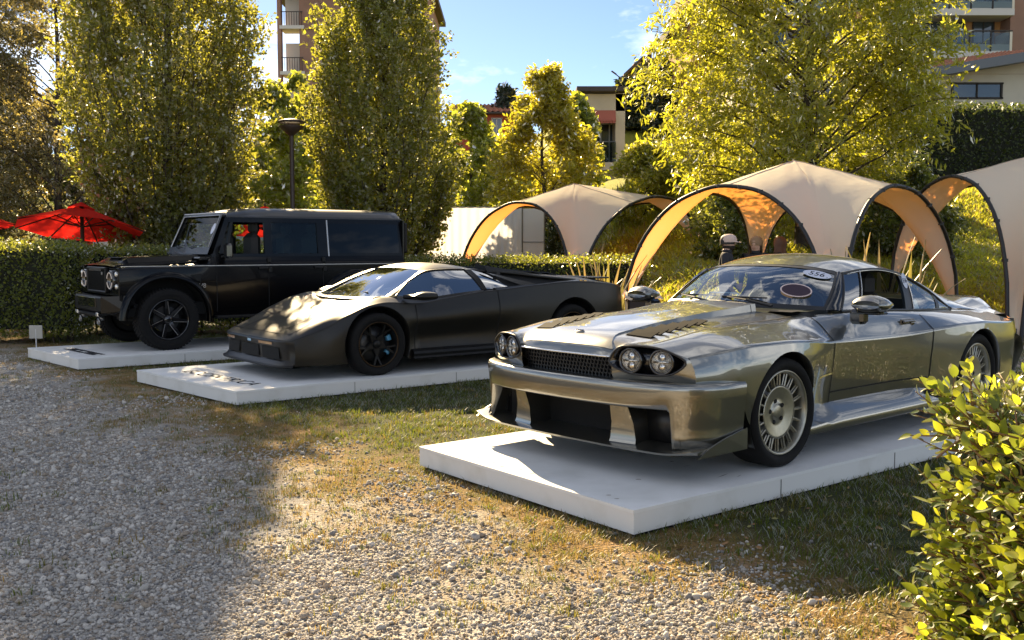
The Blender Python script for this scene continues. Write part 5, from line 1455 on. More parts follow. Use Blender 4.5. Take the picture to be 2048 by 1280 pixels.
    mb = MB(); mb.grid(np.array(G), flip=True)
    mb.add(G[0], [(0, 1, 2, 3, 4, 5)]); mb.add(G[-1], [(5, 4, 3, 2, 1, 0)])
    spl = smooth_sharp(mb.build('splitter', S, car, True), 30)
    def plate(s):
        a = np.array([(.845, .968, .165), (.42, .992, .175), (.42, .992, .30), (.60, .985, .262), (.75, .975, .215)])
        mb = MB(); V = np.concatenate([a, a - [0, .012, 0]]); k = len(a)
        mb.add(V, [tuple(range(k)), tuple(range(2 * k - 1, k - 1, -1))] + [(i, i + k, (i + 1) % k + k, (i + 1) % k) for i in range(k)])
        add_sided('splitter_endplate', mb, S, spl, s, False)
    both(plate)
    # ---- hood bulge with open rear, louvres, emblem
    xb = np.linspace(.925, -.55, 34)
    wf = pchip([.93, .86, .74, .2, -.55], [.385, .325, .275, .295, .345])
    G = []
    for x in xb:
        t = (.925 - x) / 1.475
        w = float(wf(x)); hgt = .002 + .050 * t ** 1.1
        row = []
        for q in (0, .3, .6, .85, .95, 1.0):
            y = w * q; b = L.top(x, y, 3)
            row.append((b[0], y, b[2] + hgt * (1 - .10 * q ** 2) + .003))
        b = L.top(x, w + .012, 3); row.append((b[0], w + .010, b[2] - .004))
        G.append(row)
    G = np.array(G); full = np.concatenate([(G * [1, -1, 1])[:, ::-1][:, :-1], G], 1)
    mb = MB(); mb.grid(full); bl = smooth_sharp(mb.build('hood_bulge', S, car, True), 32)
    mb = MB(); e = full[-1]; low = e.copy(); low[:, 2] = [L.top(-.548, abs(p[1]), 3)[2] for p in e]
    mb.grid(np.array([e + [.05, 0, -.006], low + [.05, 0, 0]])); mb.build('bulge_opening', M['void'], bl)
    def louv(s):
        n = 6
        base = MB()
        C = [L.top(x, y, 4) + [0, 0, .002] for x, y in ((.74, .315), (.74, .50), (.16, .50), (.16, .395))]
        base.add([C[0], C[1], C[2], C[3]], [(0, 1, 2, 3), (3, 2, 1, 0)]); lb = add_sided('louvre_panel', base, M['void'], car, s, False)
        for i in range(n):
            x1 = .735 - i * .097; x0 = x1 - .088
            yi = lambda x: .325 + (.74 - x) * .13
            A = L.top(x1, yi(x1), 4) + [0, 0, .006]; B = L.top(x1, .495, 4) + [0, 0, .006]
            Cc = L.top(x0, .495, 4) + [0, 0, .024]; D = L.top(x0, yi(x0), 4) + [0, 0, .024]
            sl = MB(); V = np.array([A, B, Cc, D]); V2 = V - [0, 0, .006]
            sl.add(np.concatenate([V, V2]), [(0, 1, 2, 3), (7, 6, 5, 4), (0, 4, 5, 1), (1, 5, 6, 2), (2, 6, 7, 3), (3, 7, 4, 0)])
            add_sided('louvre', sl, M['louvre'], lb, s, False)
    both(louv)
    p = L.top(.80, 0, 3) + [0, 0, .003]
    V, F = lathe_vf([(0, .010), (.7, .009), (.9, .007), (1, 0)], 32)
    mb = MB(); T = roty(.17); mb.add((V * [.024, .038, 1]) @ T.T + p + [0, 0, .004], F)
    em = mb.build('emblem', M['steel'], car, True)
    V, F = text_vf('TWR', .032, .001); mb = MB()
    V = np.stack([-V[:, 1] * .8, V[:, 0], V[:, 2] + .011], -1) * [1, 1, 1]
    mb.add((V @ rotz(pi).T * [-1, -1, 1]) @ T.T + p + [0, 0, .005], F); mb.build('emblem_lettering', M['gloss_black'], em)
    # ---- side skirts
    def skirt(s):
        xx = np.linspace(-.27, -2.16, 40); G = []
        for x in xx:
            t = min(1, (-.27 - x) / .35); t2 = min(1, (x + 2.16) / .25)
            k = t * t2 ** .6
            yi = L.side(x, .32, 6)[1]
            G.append([(x, yi - .01, .225 + .10 * k), (x, .90 + .025 * k, .215 + .055 * k), (x, .965, .215 + .012 * k), (x, .972, .200), (x, .965, .165), (x, .80, .160)])
        mb = MB(); mb.grid(np.array(G), flip=False); sk = smooth_sharp(add_sided('side_skirt', mb, S, car, s), 40)
        d = MB(); V = [L.side(-1.80, .305, 6) + [0, .03, 0], L.side(-2.08, .30, 6) + [0, .03, 0], L.side(-2.05, .225, 6) + [0, .04, 0], L.side(-1.87, .225, 6) + [0, .04, 0]]
        d.add(V, [(0, 1, 2, 3), (3, 2, 1, 0)]); add_sided('skirt_intake', d, M['void'], sk, s, False)
    both(skirt)
    # ---- wheel wells with lips
    def wells(s):
        for (xc, zc, R) in arches:
            a = np.linspace(-.55, pi + .55, 48)
            out = np.array([L.side(xc + R * cos(t), max(zc + R * sin(t), .2), 4) * [0, 1, 0] + [xc + R * cos(t), 0, zc + R * sin(t)] for t in a])
            G = np.stack([out, out + [0, -.012, 0] + np.stack([-np.cos(a), 0 * a, -np.sin(a)], -1) * .006, out + [0, -.05, 0] + np.stack([-np.cos(a), 0 * a, -np.sin(a)], -1) * .008], 1)
            mb = MB(); mb.grid(G); add_sided('arch_lip', mb, S, car, s)
            inn = out * [1, 0, 1] + [0, .60, 0]; o2 = out + [0, -.045, 0]
            mb = MB(); mb.grid(np.stack([o2 + np.stack([np.cos(a), 0 * a, np.sin(a)], -1) * .012, inn + np.stack([np.cos(a), 0 * a, np.sin(a)], -1) * .02], 1))
            k = mb.n; fan = inn; mb.add(np.concatenate([fan, [[xc, .60, zc]]]), [(i, i + 1, len(fan)) for i in range(len(fan) - 1)])
            add_sided('wheel_well', mb, M['void'], car, s)
    both(wells)
    # ---- wheels
    R, r = .335, .262
    def wheel():
        w = .255
        me = {}
        mb = MB(); mb.lathe(tyre_prof(R, r, w), 56, 'y'); me['tyre'] = mb.mesh('tyre', M['rubber'], True)
        mb = MB(); mb.lathe([(r + .002, .098), (r - .004, .108), (r - .012, .108), (r - .020, .098), (r - .024, .06), (r - .03, -.10)], 56, 'y'); me['rim'] = mb.mesh('rim', M['wheel_silver'], True)
        mb = MB()
        mb.lathe([(.160, .072), (.166, .076), (.150, .074), (.09, .060), (.046, .052), (.044, .062), (.036, .066), (0, .066)], 48, 'y'); me['wheel_dish'] = mb.mesh('wheel_dish', M['wheel_silver'], True)
        mb = MB(); mb.box((.203, .070, 0), (.085, .016, .0125), bev=.004); mb.box((.203, .058, 0), (.085, .012, .020), bev=.004); me['spoke'] = mb.mesh('spoke', M['wheel_silver'])
        mb = MB(); mb.lathe([(.009, .0), (.009, .02), (0, .02)], 10, 'y'); me['bolt_hole'] = mb.mesh('bolt_hole', M['void'])
        mb = MB(); mb.lathe([(.175, -.02), (.175, .0), (.07, .0), (0, .01)], 40, 'y'); me['brake_disc'] = mb.mesh('brake_disc', M['steel'], True)
        mb = MB(); mb.lathe([(.24, -.06), (.0, -.06)], 32, 'y'); mb.lathe([(r - .02, -.10), (r - .02, -.09), (0, -.09)], 32, 'y'); me['back'] = mb.mesh('wheel', M['void'])
        return me
    me = wheel()
    def put_wheel(x, y, s):
        w = share('wheel', me['back'], car, (x, y * s, ZA - .01), (0, 0.3 if x == 0 else 0, 0 if s > 0 else pi))
        share('tyre', me['tyre'], w); share('rim', me['rim'], w); share('wheel_dish', me['wheel_dish'], w); share('brake_disc', me['brake_disc'], w)
        for i in range(20): share('spoke', me['spoke'], w, rot=(0, i * 2 * pi / 20, 0))
        for i in range(5): share('bolt_hole', me['bolt_hole'], w, (.068 * cos(i * 2 * pi / 5 + .4), .040, .068 * sin(i * 2 * pi / 5 + .4)), scale=(1.6, 1, 1.6))
    for s in (1, -1):
        put_wheel(0, .845, s); put_wheel(-2.591, .855, s)
    # ---- greenhouse
    n = 25
    def sym(c): return np.concatenate([(c * [1, -1, 1])[::-1][:-1], c])
    wb = sym(crom([(-.60, 0, .918), (-.63, .25, .916), (-.71, .48, .912), (-.86, .690, .905)], 8))
    wt = sym(crom([(-1.085, 0, 1.208), (-1.10, .25, 1.203), (-1.145, .42, 1.188), (-1.215, .560, 1.158)], 8))
    m = 12
    sideR = curve([wb[-1], (-.975, .665, .99), (-1.10, .62, 1.083), wt[-1]], m)
    G = coons(wb, wt, sideR * [1, -1, 1], sideR)
    G += (np.array([0.02, 0, 0.035]) * np.sin(np.linspace(0, pi, len(wb)))[:, None, None] * np.sin(np.linspace(0, pi, m))[None, :, None])
    mb = MB(); mb.grid(G, flip=True); ws = mb.build('windscreen', M['glass'], car, True)
    # frame: black band round the windscreen
    def band(edge, toward, w, lift):
        d = toward - edge; d /= np.linalg.norm(d, axis=1, keepdims=True)
        return np.stack([edge - d * .006, edge + d * w], 1) + lift
    mb = MB()
    nn = gnormals(G); nn *= np.sign((nn[..., 2:3]).mean())
    lift = .004
    mb.grid(np.stack([G[:, 0] + nn[:, 0] * lift, G[:, 1] + nn[:, 1] * lift * .8], 1)); mb.grid(np.stack([G[:, -1] + nn[:, -1] * lift, G[:, -2] * .8 + G[:, -1] * .2 + nn[:, -2] * lift], 1))
    mb.grid(np.stack([G[0] + nn[0] * lift, G[1] * .6 + G[0] * .4 + nn[1] * lift], 1)); mb.grid(np.stack([G[-1] + nn[-1] * lift, G[-2] * .6 + G[-1] * .4 + nn[-2] * lift], 1))
    mb.build('windscreen_surround', M['black_trim'], car, True)
    # roof
    re_x = -2.02
    rb = sym(crom([(re_x - .03, 0, 1.225), (re_x - .02, .25, 1.215), (re_x, .42, 1.198), (re_x + .02, .545, 1.165)], 8))
    cant = curve([wt[-1] + [-.005, .012, -.003], (-1.45, .585, 1.178), (-1.75, .580, 1.18), (re_x + .02, .555, 1.160)], 18)
    wtr = wt + [-.012, 0, .006]; wtr[-1] = cant[0]; wtr[0] = cant[0] * [1, -1, 1]
    rb[-1] = cant[-1]; rb[0] = cant[-1] * [1, -1, 1]
    G2 = coons(wtr, rb, cant * [1, -1, 1], cant)
    sx = np.sin(np.linspace(0, pi, len(wtr)))[:, None]; sv = np.sin(np.linspace(0, pi, 18))[None]
    G2[..., 2] += (sx ** .7) * sv * .045
    mb = MB(); mb.grid(G2, flip=True); mb.build('roof', S, car, True)
    mb = MB(); mb.grid(G2 - [0, 0, .03]); mb.build('headliner', M['interior'], car, True)
    # front edge trim of roof (dark header band)
    # side glass
    def side_glass(s):
        belt = lambda x: np.array([x, L.top(x, .76, 5)[1], np.interp(x, [-2.75, -2.5, -1.6, -.9], [.838, .845, .876, .893])])
        bot = curve([(-.985, .735, .900), (-1.6, .755, .880), (-2.2, .752, .858), (-2.64, .715, .842)], 30)
        top = curve([(-1.215, .600, 1.150), (-1.45, .615, 1.172), (-1.74, .612, 1.170), (-2.05, .618, 1.118), (-2.35, .66, 1.005), (-2.62, .705, .860)], 30, )
        front = curve([bot[0], (-1.10, .672, 1.02), top[0]], 10); back = curve([bot[-1], top[-1]], 10)
        Gs = coons(bot, top, front, back)
        Gs[..., 1] += .012 * np.sin(np.linspace(0, pi, 10))[None]
        def sub(i0, i1): return Gs[i0:i1 + 1]
        # which columns: quarter light 0..5, door glass opened (empty) 5..17, B pillar 17..19, rear quarter glass 19..29
        mb = MB(); mb.grid(sub(0, 4), flip=True); add_sided('quarter_light', mb, M['glass'], car, s)
        mb = MB(); mb.grid(sub(17, 29), flip=True); add_sided('rear_side_window', mb, M['glass'], car, s)
        o_ = np.array([0, .004, .002])
        # black frame ribbons
        fr = MB()
        def rib(c, w, mtx=0):
            c = np.asarray(c); fr.tube(c + o_, w, 6)
        rib(Gs[0], .010); rib(Gs[4], .007); rib(Gs[:, -1], .010); rib(Gs[:, 0], .011); rib(Gs[29], .01)
        add_sided('window_frame', fr, M['black_trim'], car, s)
        ch = MB(); ch.tube(Gs[4] + o_ * 2, .004, 6); ch.tube(Gs[:, -1][1:17] + o_ + [0, .006, -.008], .004, 6); ch.tube(Gs[17] + o_ * 2, .005, 6); add_sided('window_chrome', ch, M['chrome'], car, s)
        bp = MB(); bp.grid(np.stack([Gs[15] + o_, Gs[17] + o_], 0)); bp.grid(np.stack([Gs[15] - o_ * 4, Gs[17] - o_ * 4], 0), flip=True); add_sided('b_pillar', bp, M['black_trim'], car, s)
        q = MB(); q.grid(np.stack([Gs[24, :] + o_, Gs[25, :] + o_], 0)); add_sided('c_pillar', q, M['black_trim'], car, s)
        # A pillar between windscreen side and the quarter light
        A = MB(); A.grid(np.stack([resamp(sideR, 10) + [0, .004, .004], resamp((sideR + Gs[0][np.linspace(0, 9, m).astype(int)]) / 2, 10) + [.012, .012, .012], Gs[0] + o_], 1)); add_sided('a_pillar', A, M['gloss_black'], car, s)
        # cant rail between roof and side glass
        tp = Gs[:, -1]; cr = resamp(cant, 18)
        tpr = resamp(tp[:18], 18)
        A = MB(); A.grid(np.stack([cr, (cr + tpr) / 2 + [0, .010, .004], tpr + [0, .002, 0]], 1)); add_sided('cant_rail', A, S, car, s)
        # buttress: from roof rear corner down to the deck
        up = curve([cant[-1], (-2.35, .585, 1.065), (-2.75, .605, .935), (-3.22, .63, .825)], 16)
        ins = curve([rb[-4], (-2.40, .50, 1.05), (-2.80, .53, .92), (-3.20, .57, .832)], 16)
        lo = np.concatenate([resamp(tp[17:], 12), resamp(np.array([tp[-1], (-3.22, .68, .815)]), 5)[1:]])
        A = MB(); A.grid(np.stack([up, up * .5 + lo * .5 + [0, .014, .004], lo + [0, .002, 0]], 1)); A.grid(np.stack([ins, up], 1)); add_sided('buttress', A, S, car, s)
    both(side_glass)
    # rear window between buttresses
    top = rb.copy(); bot = sym(crom([(-2.86, 0, .872), (-2.85, .3, .868), (-2.80, .52, .862)], 12)); bot = resamp(bot, len(top))
    mb = MB(); mb.grid(ruled(top - [0, 0, .004], bot, 8), flip=True); mb.build('rear_window', M['dark_glass'], car, True)
    # ---- ducktail
    yy = np.concatenate([np.linspace(-.81, .81, 41)])
    G = []
    for y in yy:
        e = float(ss(abs(y), .46, .81)); up = 1 - e
        G.append([(-3.02, y * .86, .842 - .05 * e), (-3.25, y * .93, .862 + .0 - .085 * e), (-3.48, y * .98, .898 - .12 * e), (-3.60 + .10 * e, y, .912 - .17 * e), (-3.63 + .12 * e, y, .893 - .18 * e), (-3.60 + .10 * e, y * .99, .80 - .12 * e), (-3.62 + .08 * e, y * .97, .70)])
    mb = MB(); mb.grid(np.array(G)); smooth_sharp(mb.build('ducktail_spoiler', S, car, True), 45)
    # rear face and bumper
    G = []
    for y in np.linspace(-.86, .86, 31):
        e = float(ss(abs(y), .5, .9)); G.append([(-3.60 + .10 * e, y, .74), (-3.62 + .10 * e, y, .62), (-3.70 + .16 * e, y * 1.06, .58), (-3.72 + .16 * e, y * 1.07, .48), (-3.66 + .14 * e, y * 1.02, .30)])
    mb = MB(); mb.grid(np.array(G)); mb.build('rear_bumper', S, car, True)
    # ---- mirrors, handle, wipers
    def mirror(s):
        prof = []
        for i, t in enumerate(np.linspace(0, 1, 9)):
            rr = [.04, .07, .082, .086, .085, .08, .072, .06, .05][i]; x = -.93 + (t - .5) * -.17
            a = np.linspace(0, 2 * pi, 16, endpoint=False)
            prof.append(np.stack([x + 0 * a, 1.0 + .128 * (.55 + .45 * (rr / .086)) * np.cos(a), .955 + rr * .80 * np.sin(a) * np.where(np.sin(a) < 0, .75, 1)], -1))
        mb = MB(); mb.grid(np.array(prof), cv=True); 
        k = len(prof) * 16; V = np.concatenate(mb.V)
        mb.add([prof[0].mean(0) + [.012, 0, 0]], []); mb.F += [((i + 1) % 16, i, k) for i in range(16)]; mb.M += [0] * 16
        o_ = add_sided('door_mirror', mb, S, car, s)
        gl = MB(); gl.add(np.concatenate([prof[-1], [prof[-1].mean(0)]]), [(i, (i + 1) % 16, 16) for i in range(16)]); add_sided('mirror_glass', gl, M['chrome'], o_, s, False)
        st = MB(); st.box((-.93, .905, .875), (.10, .10, .10), bev=.02); st.box((-.93, .985, .903), (.13, .19, .018), bev=.008); add_sided('mirror_stalk', st, M['gloss_black'], o_, s, False)
    both(mirror)
    def handle(s):
        mb = MB(); c = L.side(-1.70, .80, 4); mb.box(c + [0, .014, 0], (.17, .022, .022), bev=.008); mb.box(c + [0, .002, -.004], (.20, .012, .05), bev=.006); mb.box(c + [-.05, .012, -.02], (.05, .02, .03), bev=.006)
        add_sided('door_handle', mb, M['gloss_black'], car, s, False)
    both(handle)
    def wiper(x0, y0, x1, y1):
        mb = MB(); a = np.array([x0, y0, .935]); b = np.array([x1, y1, .985])
        mb.tube([a, (a + b) / 2 + [.03, 0, .01], b], [.012, .008, .005], 6)
        d = np.array([.03, (y1 - y0) * .9, .0]); mb.tube([b - d * .9, b + d * .1], .006, 6); mb.build('wiper', M['black_trim'], car)
    wiper(-.62, -.05, -.70, -.42); wiper(-.64, .42, -.665, .02)
    mb = MB(); mb.grid(np.array([[(-.57, y, .905), (-.70 - .15 * y * y, y, .912)] for y in np.linspace(-.62, .62, 15)])); mb.build('cowl', M['black_trim'], car)
    # ---- interior
    mb = MB(); mb.box((-1.7, 0, .45), (2.1, 1.45, .10)); mb.box((-2.72, 0, .66), (.06, 1.3, .5)); mb.build('cabin_floor', M['interior'], car)
    def dcard(s):
        mb = MB(); mb.box((-1.55, .74, .62), (1.7, .03, .42)); add_sided('door_card', mb, M['interior'], car, s, False)
    both(dcard)
    mb = MB(); mb.box((-.86, 0, .80), (.40, 1.30, .20), bev=.05); mb.box((-.92, .37, .90), (.22, .36, .06), bev=.03); mb.build('dashboard', M['interior'], car)
    mb = MB(); a = np.linspace(0, 2 * pi, 33)[:-1]; c = np.array([-1.10, .37, .865]); T = roty(-.45)
    mb.tube(np.stack([0 * a, .175 * np.cos(a), .175 * np.sin(a)], -1) @ T.T + c, .014, 8, True); mb.tube(np.array([(0, -.17, 0), (0, .17, 0)]) @ T.T + c, .012, 6); mb.tube([c, c + [.2, 0, -.06]], .03, 8); mb.build('steering_wheel', M['black_trim'], car, True)
    seat = MB(); seat.box((0, 0, .12), (.50, .50, .16), bev=.06); seat.box((-.30, 0, .42), (.16, .48, .60), bev=.07, R=None); seat.box((-.34, 0, .78), (.11, .28, .20), bev=.05)
    sm = seat.mesh('seat', M['interior'])
    for y in (-.37, .37): share('seat', sm, car, (-1.50, y, .27))
    mb = MB(); a = np.linspace(0, 2 * pi, 33)[:-1]
    mb.tube(np.stack([-.78 - .06 * np.sin(a), -.12 + .13 * np.clip(np.cos(a) * 1.4, -1, 1), .955 + .045 * np.clip(np.sin(a) * 1.4, -1, 1)], -1), .006, 6, True); mb.build('dash_hoop', M['chrome'], car, True)
    mb = MB(); mb.box((-1.13, -.02, 1.13), (.03, .20, .06), bev=.02); mb.tube([(-1.12, -.02, 1.13), (-1.09, -.02, 1.19)], .008); mb.build('rear_view_mirror', M['black_trim'], car)
    # ---- stickers lying on the windscreen and the side glass
    wsG = coons(wb, wt, sideR * [1, -1, 1], sideR)
    wsG += (np.array([0.02, 0, 0.035]) * np.sin(np.linspace(0, pi, len(wb)))[:, None, None] * np.sin(np.linspace(0, pi, m))[None, :, None])
    wN = gnormals(wsG); wN *= np.sign(wN[..., 2:3].mean())
    def bil(A, u, v):
        a = u * (A.shape[0] - 1); b = v * (A.shape[1] - 1); i = min(int(a), A.shape[0] - 2); j = min(int(b), A.shape[1] - 2); a -= i; b -= j
        return A[i, j] * (1 - a) * (1 - b) + A[i + 1, j] * a * (1 - b) + A[i, j + 1] * (1 - a) * b + A[i + 1, j + 1] * a * b
    def sticker(u, v, name, layers):
        c = bil(wsG, u, v); nrm_ = bil(wN, u, v); nrm_ /= np.linalg.norm(nrm_)
        ex = bil(wsG, min(u + .02, 1), v) - bil(wsG, max(u - .02, 0), v); ex /= np.linalg.norm(ex); ey = np.cross(nrm_, ex)
        root = None
        for k, (V, F, mt, nm) in enumerate(layers):
            V = np.asarray(V); W = c + np.outer(V[:, 0], ex) + np.outer(V[:, 1], ey) + nrm_ * (.008 + .0012 * k)
            o_ = obj(nm, W, F, mt, root or car); root = root or o_
    def ell(a, b, k=40): t = np.arange(k) * 2 * pi / k; return np.stack([a * np.cos(t), b * np.sin(t), 0 * t], -1), [tuple(range(k))]
    V, F = text_vf('556', .075, 0, 1.0, .25)
    D, DF = text_vf('.', .06); 
    sticker(.885, .80, 's', [(*ell(.098, .05), M['sticker_blue'], 'number_sticker'), (V - [.008, 0, 0], F, M['dark_print'], 'number'), (D + [.07, -.006, 0], DF, M['dark_print'], 'number')])
    sticker(.83, .36, 's', [(*ell(.108, .068), M['sticker_rim'], 'event_sticker'), (*ell(.098, .058), M['sticker_plum'], 'sticker_face')])
    def side_stk():
        t = np.arange(28) * 2 * pi / 28
        c = np.array([-1.985, .659, 1.085]); V = np.stack([c[0] + .036 * np.cos(t), c[1] - .03 * np.sin(t) * .6 + 0 * t + .012, c[2] + .058 * np.sin(t)], -1)
        o_ = obj('number_sticker', V, [tuple(range(28))], M['sticker_blue'], car)
        V, F = text_vf('556', .045); W = np.stack([c[0] - V[:, 0], c[1] + .014 - V[:, 1] * .35, c[2] + V[:, 1]], -1); obj('number', W, F, M['dark_print'], o_)
        b = np.array([-2.05, .735, .905]); V = [b + [-.05, -.0, -.035], b + [.05, 0, -.035], b + [.05, -.028, .035], b + [-.05, -.028, .035]]
        obj('window_card', V, [(0, 1, 2, 3)], M['white_print'], car)
    side_stk()
    return car
M['louvre'] = mat('louvre_grey', (.012, .012, .0125), .8, 0, spec=.05)
M['sticker_blue'] = mat('sticker_pale', (.55, .58, .68), .5)
M['sticker_rim'] = mat('sticker_rim', (.62, .48, .44), .5)
M['sticker_plum'] = mat('sticker_plum', (.030, .012, .024), .5)
silver = build_silver()
# ================================================================== low dark wedge-shaped sports car
def build_wedge():
    car = car_root('wedge_sports_car', -1.972, 11.106, 52.5)
    tag(car, 'low satin dark bronze wedge-shaped sports car on the middle platform', 'car')
    S = M['satin_dark']
    ss = lambda x, a, b: np.clip((x - a) / (b - a), 0, 1) ** 2 * (3 - 2 * np.clip((x - a) / (b - a), 0, 1))
    bowy = pchip([0, .4, .6, .75, .85, .95, 1.05], [0, .008, .02, .055, .12, .24, .4])
    bow = lambda x, y: bowy(y) * ss(x, .35, 1.0)
    XN, XR = 1.0, -3.55
    f0 = [(XN, 0, .405), (.97, 0, .425), (.6, 0, .565), (.2, 0, .700), (-.05, 0, .785), (-.4, 0, .80), (-1.5, 0, .80), (-1.9, 0, .85), (-3.0, 0, .88), (XR, 0, .86)]
    f1 = [(XN, .45, .405), (.97, .45, .423), (.6, .45, .558), (.2, .45, .693), (-.05, .45, .778), (-.4, .46, .80), (-1.5, .46, .80), (-1.9, .46, .85), (-3.0, .46, .88), (XR, .46, .86)]
    f2 = [(XN, .70, .405), (.97, .705, .422), (.6, .76, .575), (.3, .80, .695), (.1, .82, .768), (-.12, .83, .802), (-.3, .825, .800), (-.6, .80, .785), (-1.0, .79, .805), (-1.5, .80, .85), (-2.0, .80, .885), (-2.7, .80, .93), (-3.2, .78, .90), (XR, .72, .86)]
    f3 = [(XN, .83, .40), (.97, .84, .415), (.6, .925, .535), (.3, .965, .655), (.1, .975, .728), (-.12, .97, .755), (-.3, .955, .745), (-.55, .925, .735), (-.8, .925, .765), (-1.4, .945, .842), (-1.6, .955, .855), (-2.1, .985, .895), (-2.65, 1.0, .928), (-3.1, .98, .90), (-3.4, .92, .87), (XR, .85, .84)]
    f4 = [(XN, .845, .33), (.97, .85, .34), (.6, .955, .42), (.3, .985, .53), (0, .998, .60), (-.3, .985, .58), (-.55, .965, .56), (-1.0, .968, .57), (-1.4, .982, .60), (-2.1, 1.012, .64), (-2.65, 1.028, .66), (-3.1, 1.01, .66), (-3.4, .95, .66), (XR, .88, .66)]
    f5 = [(XN, .845, .22), (.6, .955, .28), (.3, .985, .33), (0, .99, .36), (-.3, .965, .36), (-.55, .90, .37), (-1.0, .90, .37), (-1.4, .925, .37), (-2.1, 1.0, .38), (-2.65, 1.02, .38), (-3.1, 1.0, .40), (XR, .88, .42)]
    f6 = [(XN, .835, .145), (.6, .945, .145), (.3, .975, .15), (0, .98, .15), (-.3, .955, .15), (-.55, .93, .15), (-1.4, .95, .15), (-2.1, .99, .16), (-2.65, 1.0, .17), (-3.1, .97, .24), (XR, .85, .32)]
    xs = np.linspace(XN, XR, 228)
    L = Loft([f0, f1, f2, f3, f4, f5, f6], xs, [8, 6, 8, 12, 10, 10], (3,), bow)
    fi = L.fi; ZA = .325
    arches = [(0, ZA, .40), (-2.65, ZA + .01, .405)]
    def cls(c, c0, j):
        x, y, z = c
        if j < fi[2] and -.30 > x > -1.95 and y < .72: return ''
        if x > .60 and z < .375 and j >= fi[3] and y < .80: return ''
        if j >= fi[2] and -.48 > x > -1.55: return 'door'
        if j < fi[2] and x > -.25: return 'hood'
        if x > -.48: return 'front_body'
        return 'rear_body'
    L.parts(cls, arches, {'*': S}, car, sided=('door',))
    def gap(path, wd, w=.010):
        def f(s):
            strip(np.array([p * [1, s, 1] for p in path]), np.array(wd) * [1, s, 1], w, 'panel_gap', M['void'], car)
        both(f)
    off = np.array([0, .003, .001])
    gap([L.side(-1.56 + .05 * abs(z - .66) , z, 3) + off for z in np.linspace(.84, .22, 22)], (1, 0, 0))
    gap([L.side(-.47, z, 3) + off for z in np.linspace(.72, .22, 18)], (1, 0, 0))
    gap([L.top(x, .44 + (.95 - x) * .06, 2) + [0, 0, .002] for x in np.linspace(.93, -.02, 20)], (0, 1, 0))
    gap([L.top(x, .70, 3) + [0, 0, .003] for x in np.linspace(.92, .42, 12)], (0, 1, 0), .009)
    gap([L.top(.56, y, 3) + [0, 0, .003] for y in np.linspace(.47, .70, 8)], (1, 0, 0), .009)
    gap([L.top(.52, y, 3) + [0, 0, .003] for y in np.linspace(.47, .70, 8)], (1, 0, 0), .009)
    strip([L.top(.90, y, 2) + [0, 0, .002] for y in np.linspace(-.70, .70, 21)], (1, 0, 0), .010, 'panel_gap', M['void'], car)
    gap([L.top(-.02 - .12 * i / 6, .80 - .03 * i / 6, 3) + [0, 0, .004] for i in range(7)], (0, 1, 0), .03)
    # nose front face
    nx = lambda y: XN - float(bowy(abs(y)))
    G = []
    for y in np.linspace(-.845, .845, 45):
        G.append([(nx(y), y, .402 if abs(y) < .8 else .398), (nx(y) + .006, y, .385), (nx(y) - .012, y, .345), (nx(y) - .02, y, .20), (nx(y) + .012, y, .165), (nx(y) + .03, y, .150), (nx(y) + .03, y, .138), (nx(y) - .2, y, .136)])
    mb = MB(); mb.grid(np.array(G)); smooth_sharp(mb.build('front_bumper', S, car, True), 40)
    def panel(name, y0, y1, z0, z1, dx, mt, slant=.0, par=car):
        G = [[(nx(y) + dx - (.33 - z0) * 0, y + sl * slant, z) for z, sl in ((z1, 0), (z0, 1))] for y in np.linspace(y0, y1, 7)]
        m_ = MB(); m_.grid(np.array(G)); return m_.build(name, mt, par)
    panel('air_intake', -.235, .20, .205, .325, -.008, M['void']); panel('air_intake', .275, .64, .205, .325, -.008, M['void'], .02); panel('air_intake', -.64, -.30, .205, .325, -.008, M['void'], -.02)
    panel('front_indicator', .22, .53, .348, .374, .004, M['amber']); panel('front_indicator', -.70, -.42, .348, .374, .004, M['amber'])
    b = panel('nose_badge', -.04, .05, .353, .378, .008, M['badge_blue'])
    yy = np.linspace(-.86, .86, 41)
    mb = MB(); mb.grid(np.array([[(nx(y) + .03, y, .152), (nx(y) + .055, y * 1.01, .146), (nx(y) + .05, y * 1.01, .130), (nx(y) - .1, y, .128)] for y in yy])); mb.build('front_lip', M['satin_black'], car, True)
    # arches and wells
    def wells(s):
        for (xc, zc, R) in arches:
            a = np.linspace(-.40, pi + .40, 48)
            out = np.array([L.side(xc + R * cos(t), max(zc + R * sin(t), .16), 3) * [0, 1, 0] + [xc + R * cos(t), 0, zc + R * sin(t)] for t in a])
            rad = np.stack([np.cos(a), 0 * a, np.sin(a)], -1)
            G = np.stack([out, out + [0, -.015, 0] - rad * .014, out + [0, -.06, 0] - rad * .02], 1)
            mb = MB(); mb.grid(G); add_sided('arch_lip', mb, S, car, s)
            inn = out * [1, 0, 1] + [0, .58, 0]
            mb = MB(); mb.grid(np.stack([out + [0, -.05, 0] + rad * .01, inn + rad * .02], 1)); mb.add(np.concatenate([inn, [[xc, .58, zc]]]), [(i, i + 1, len(inn)) for i in range(len(inn) - 1)])
            add_sided('wheel_well', mb, M['void'], car, s)
    both(wells)
    # side blade under the doors
    def blade(s):
        xx = np.linspace(-.42, -2.2, 30)
        G = [[(x, L.side(x, .26, 4)[1], .25), (x, .975, .225), (x, .985, .20), (x, .975, .17), (x, .985, .150), (x, .85, .14)] for x in xx]
        mb = MB(); mb.grid(np.array(G)); smooth_sharp(add_sided('side_sill', mb, M['satin_black'], car, s), 30)
    both(blade)
    # wheels
    R, r = .328, .238
    mb = MB(); mb.lathe(tyre_prof(R, r, .25), 52, 'y'); tyre = mb.mesh('tyre', M['rubber'], True)
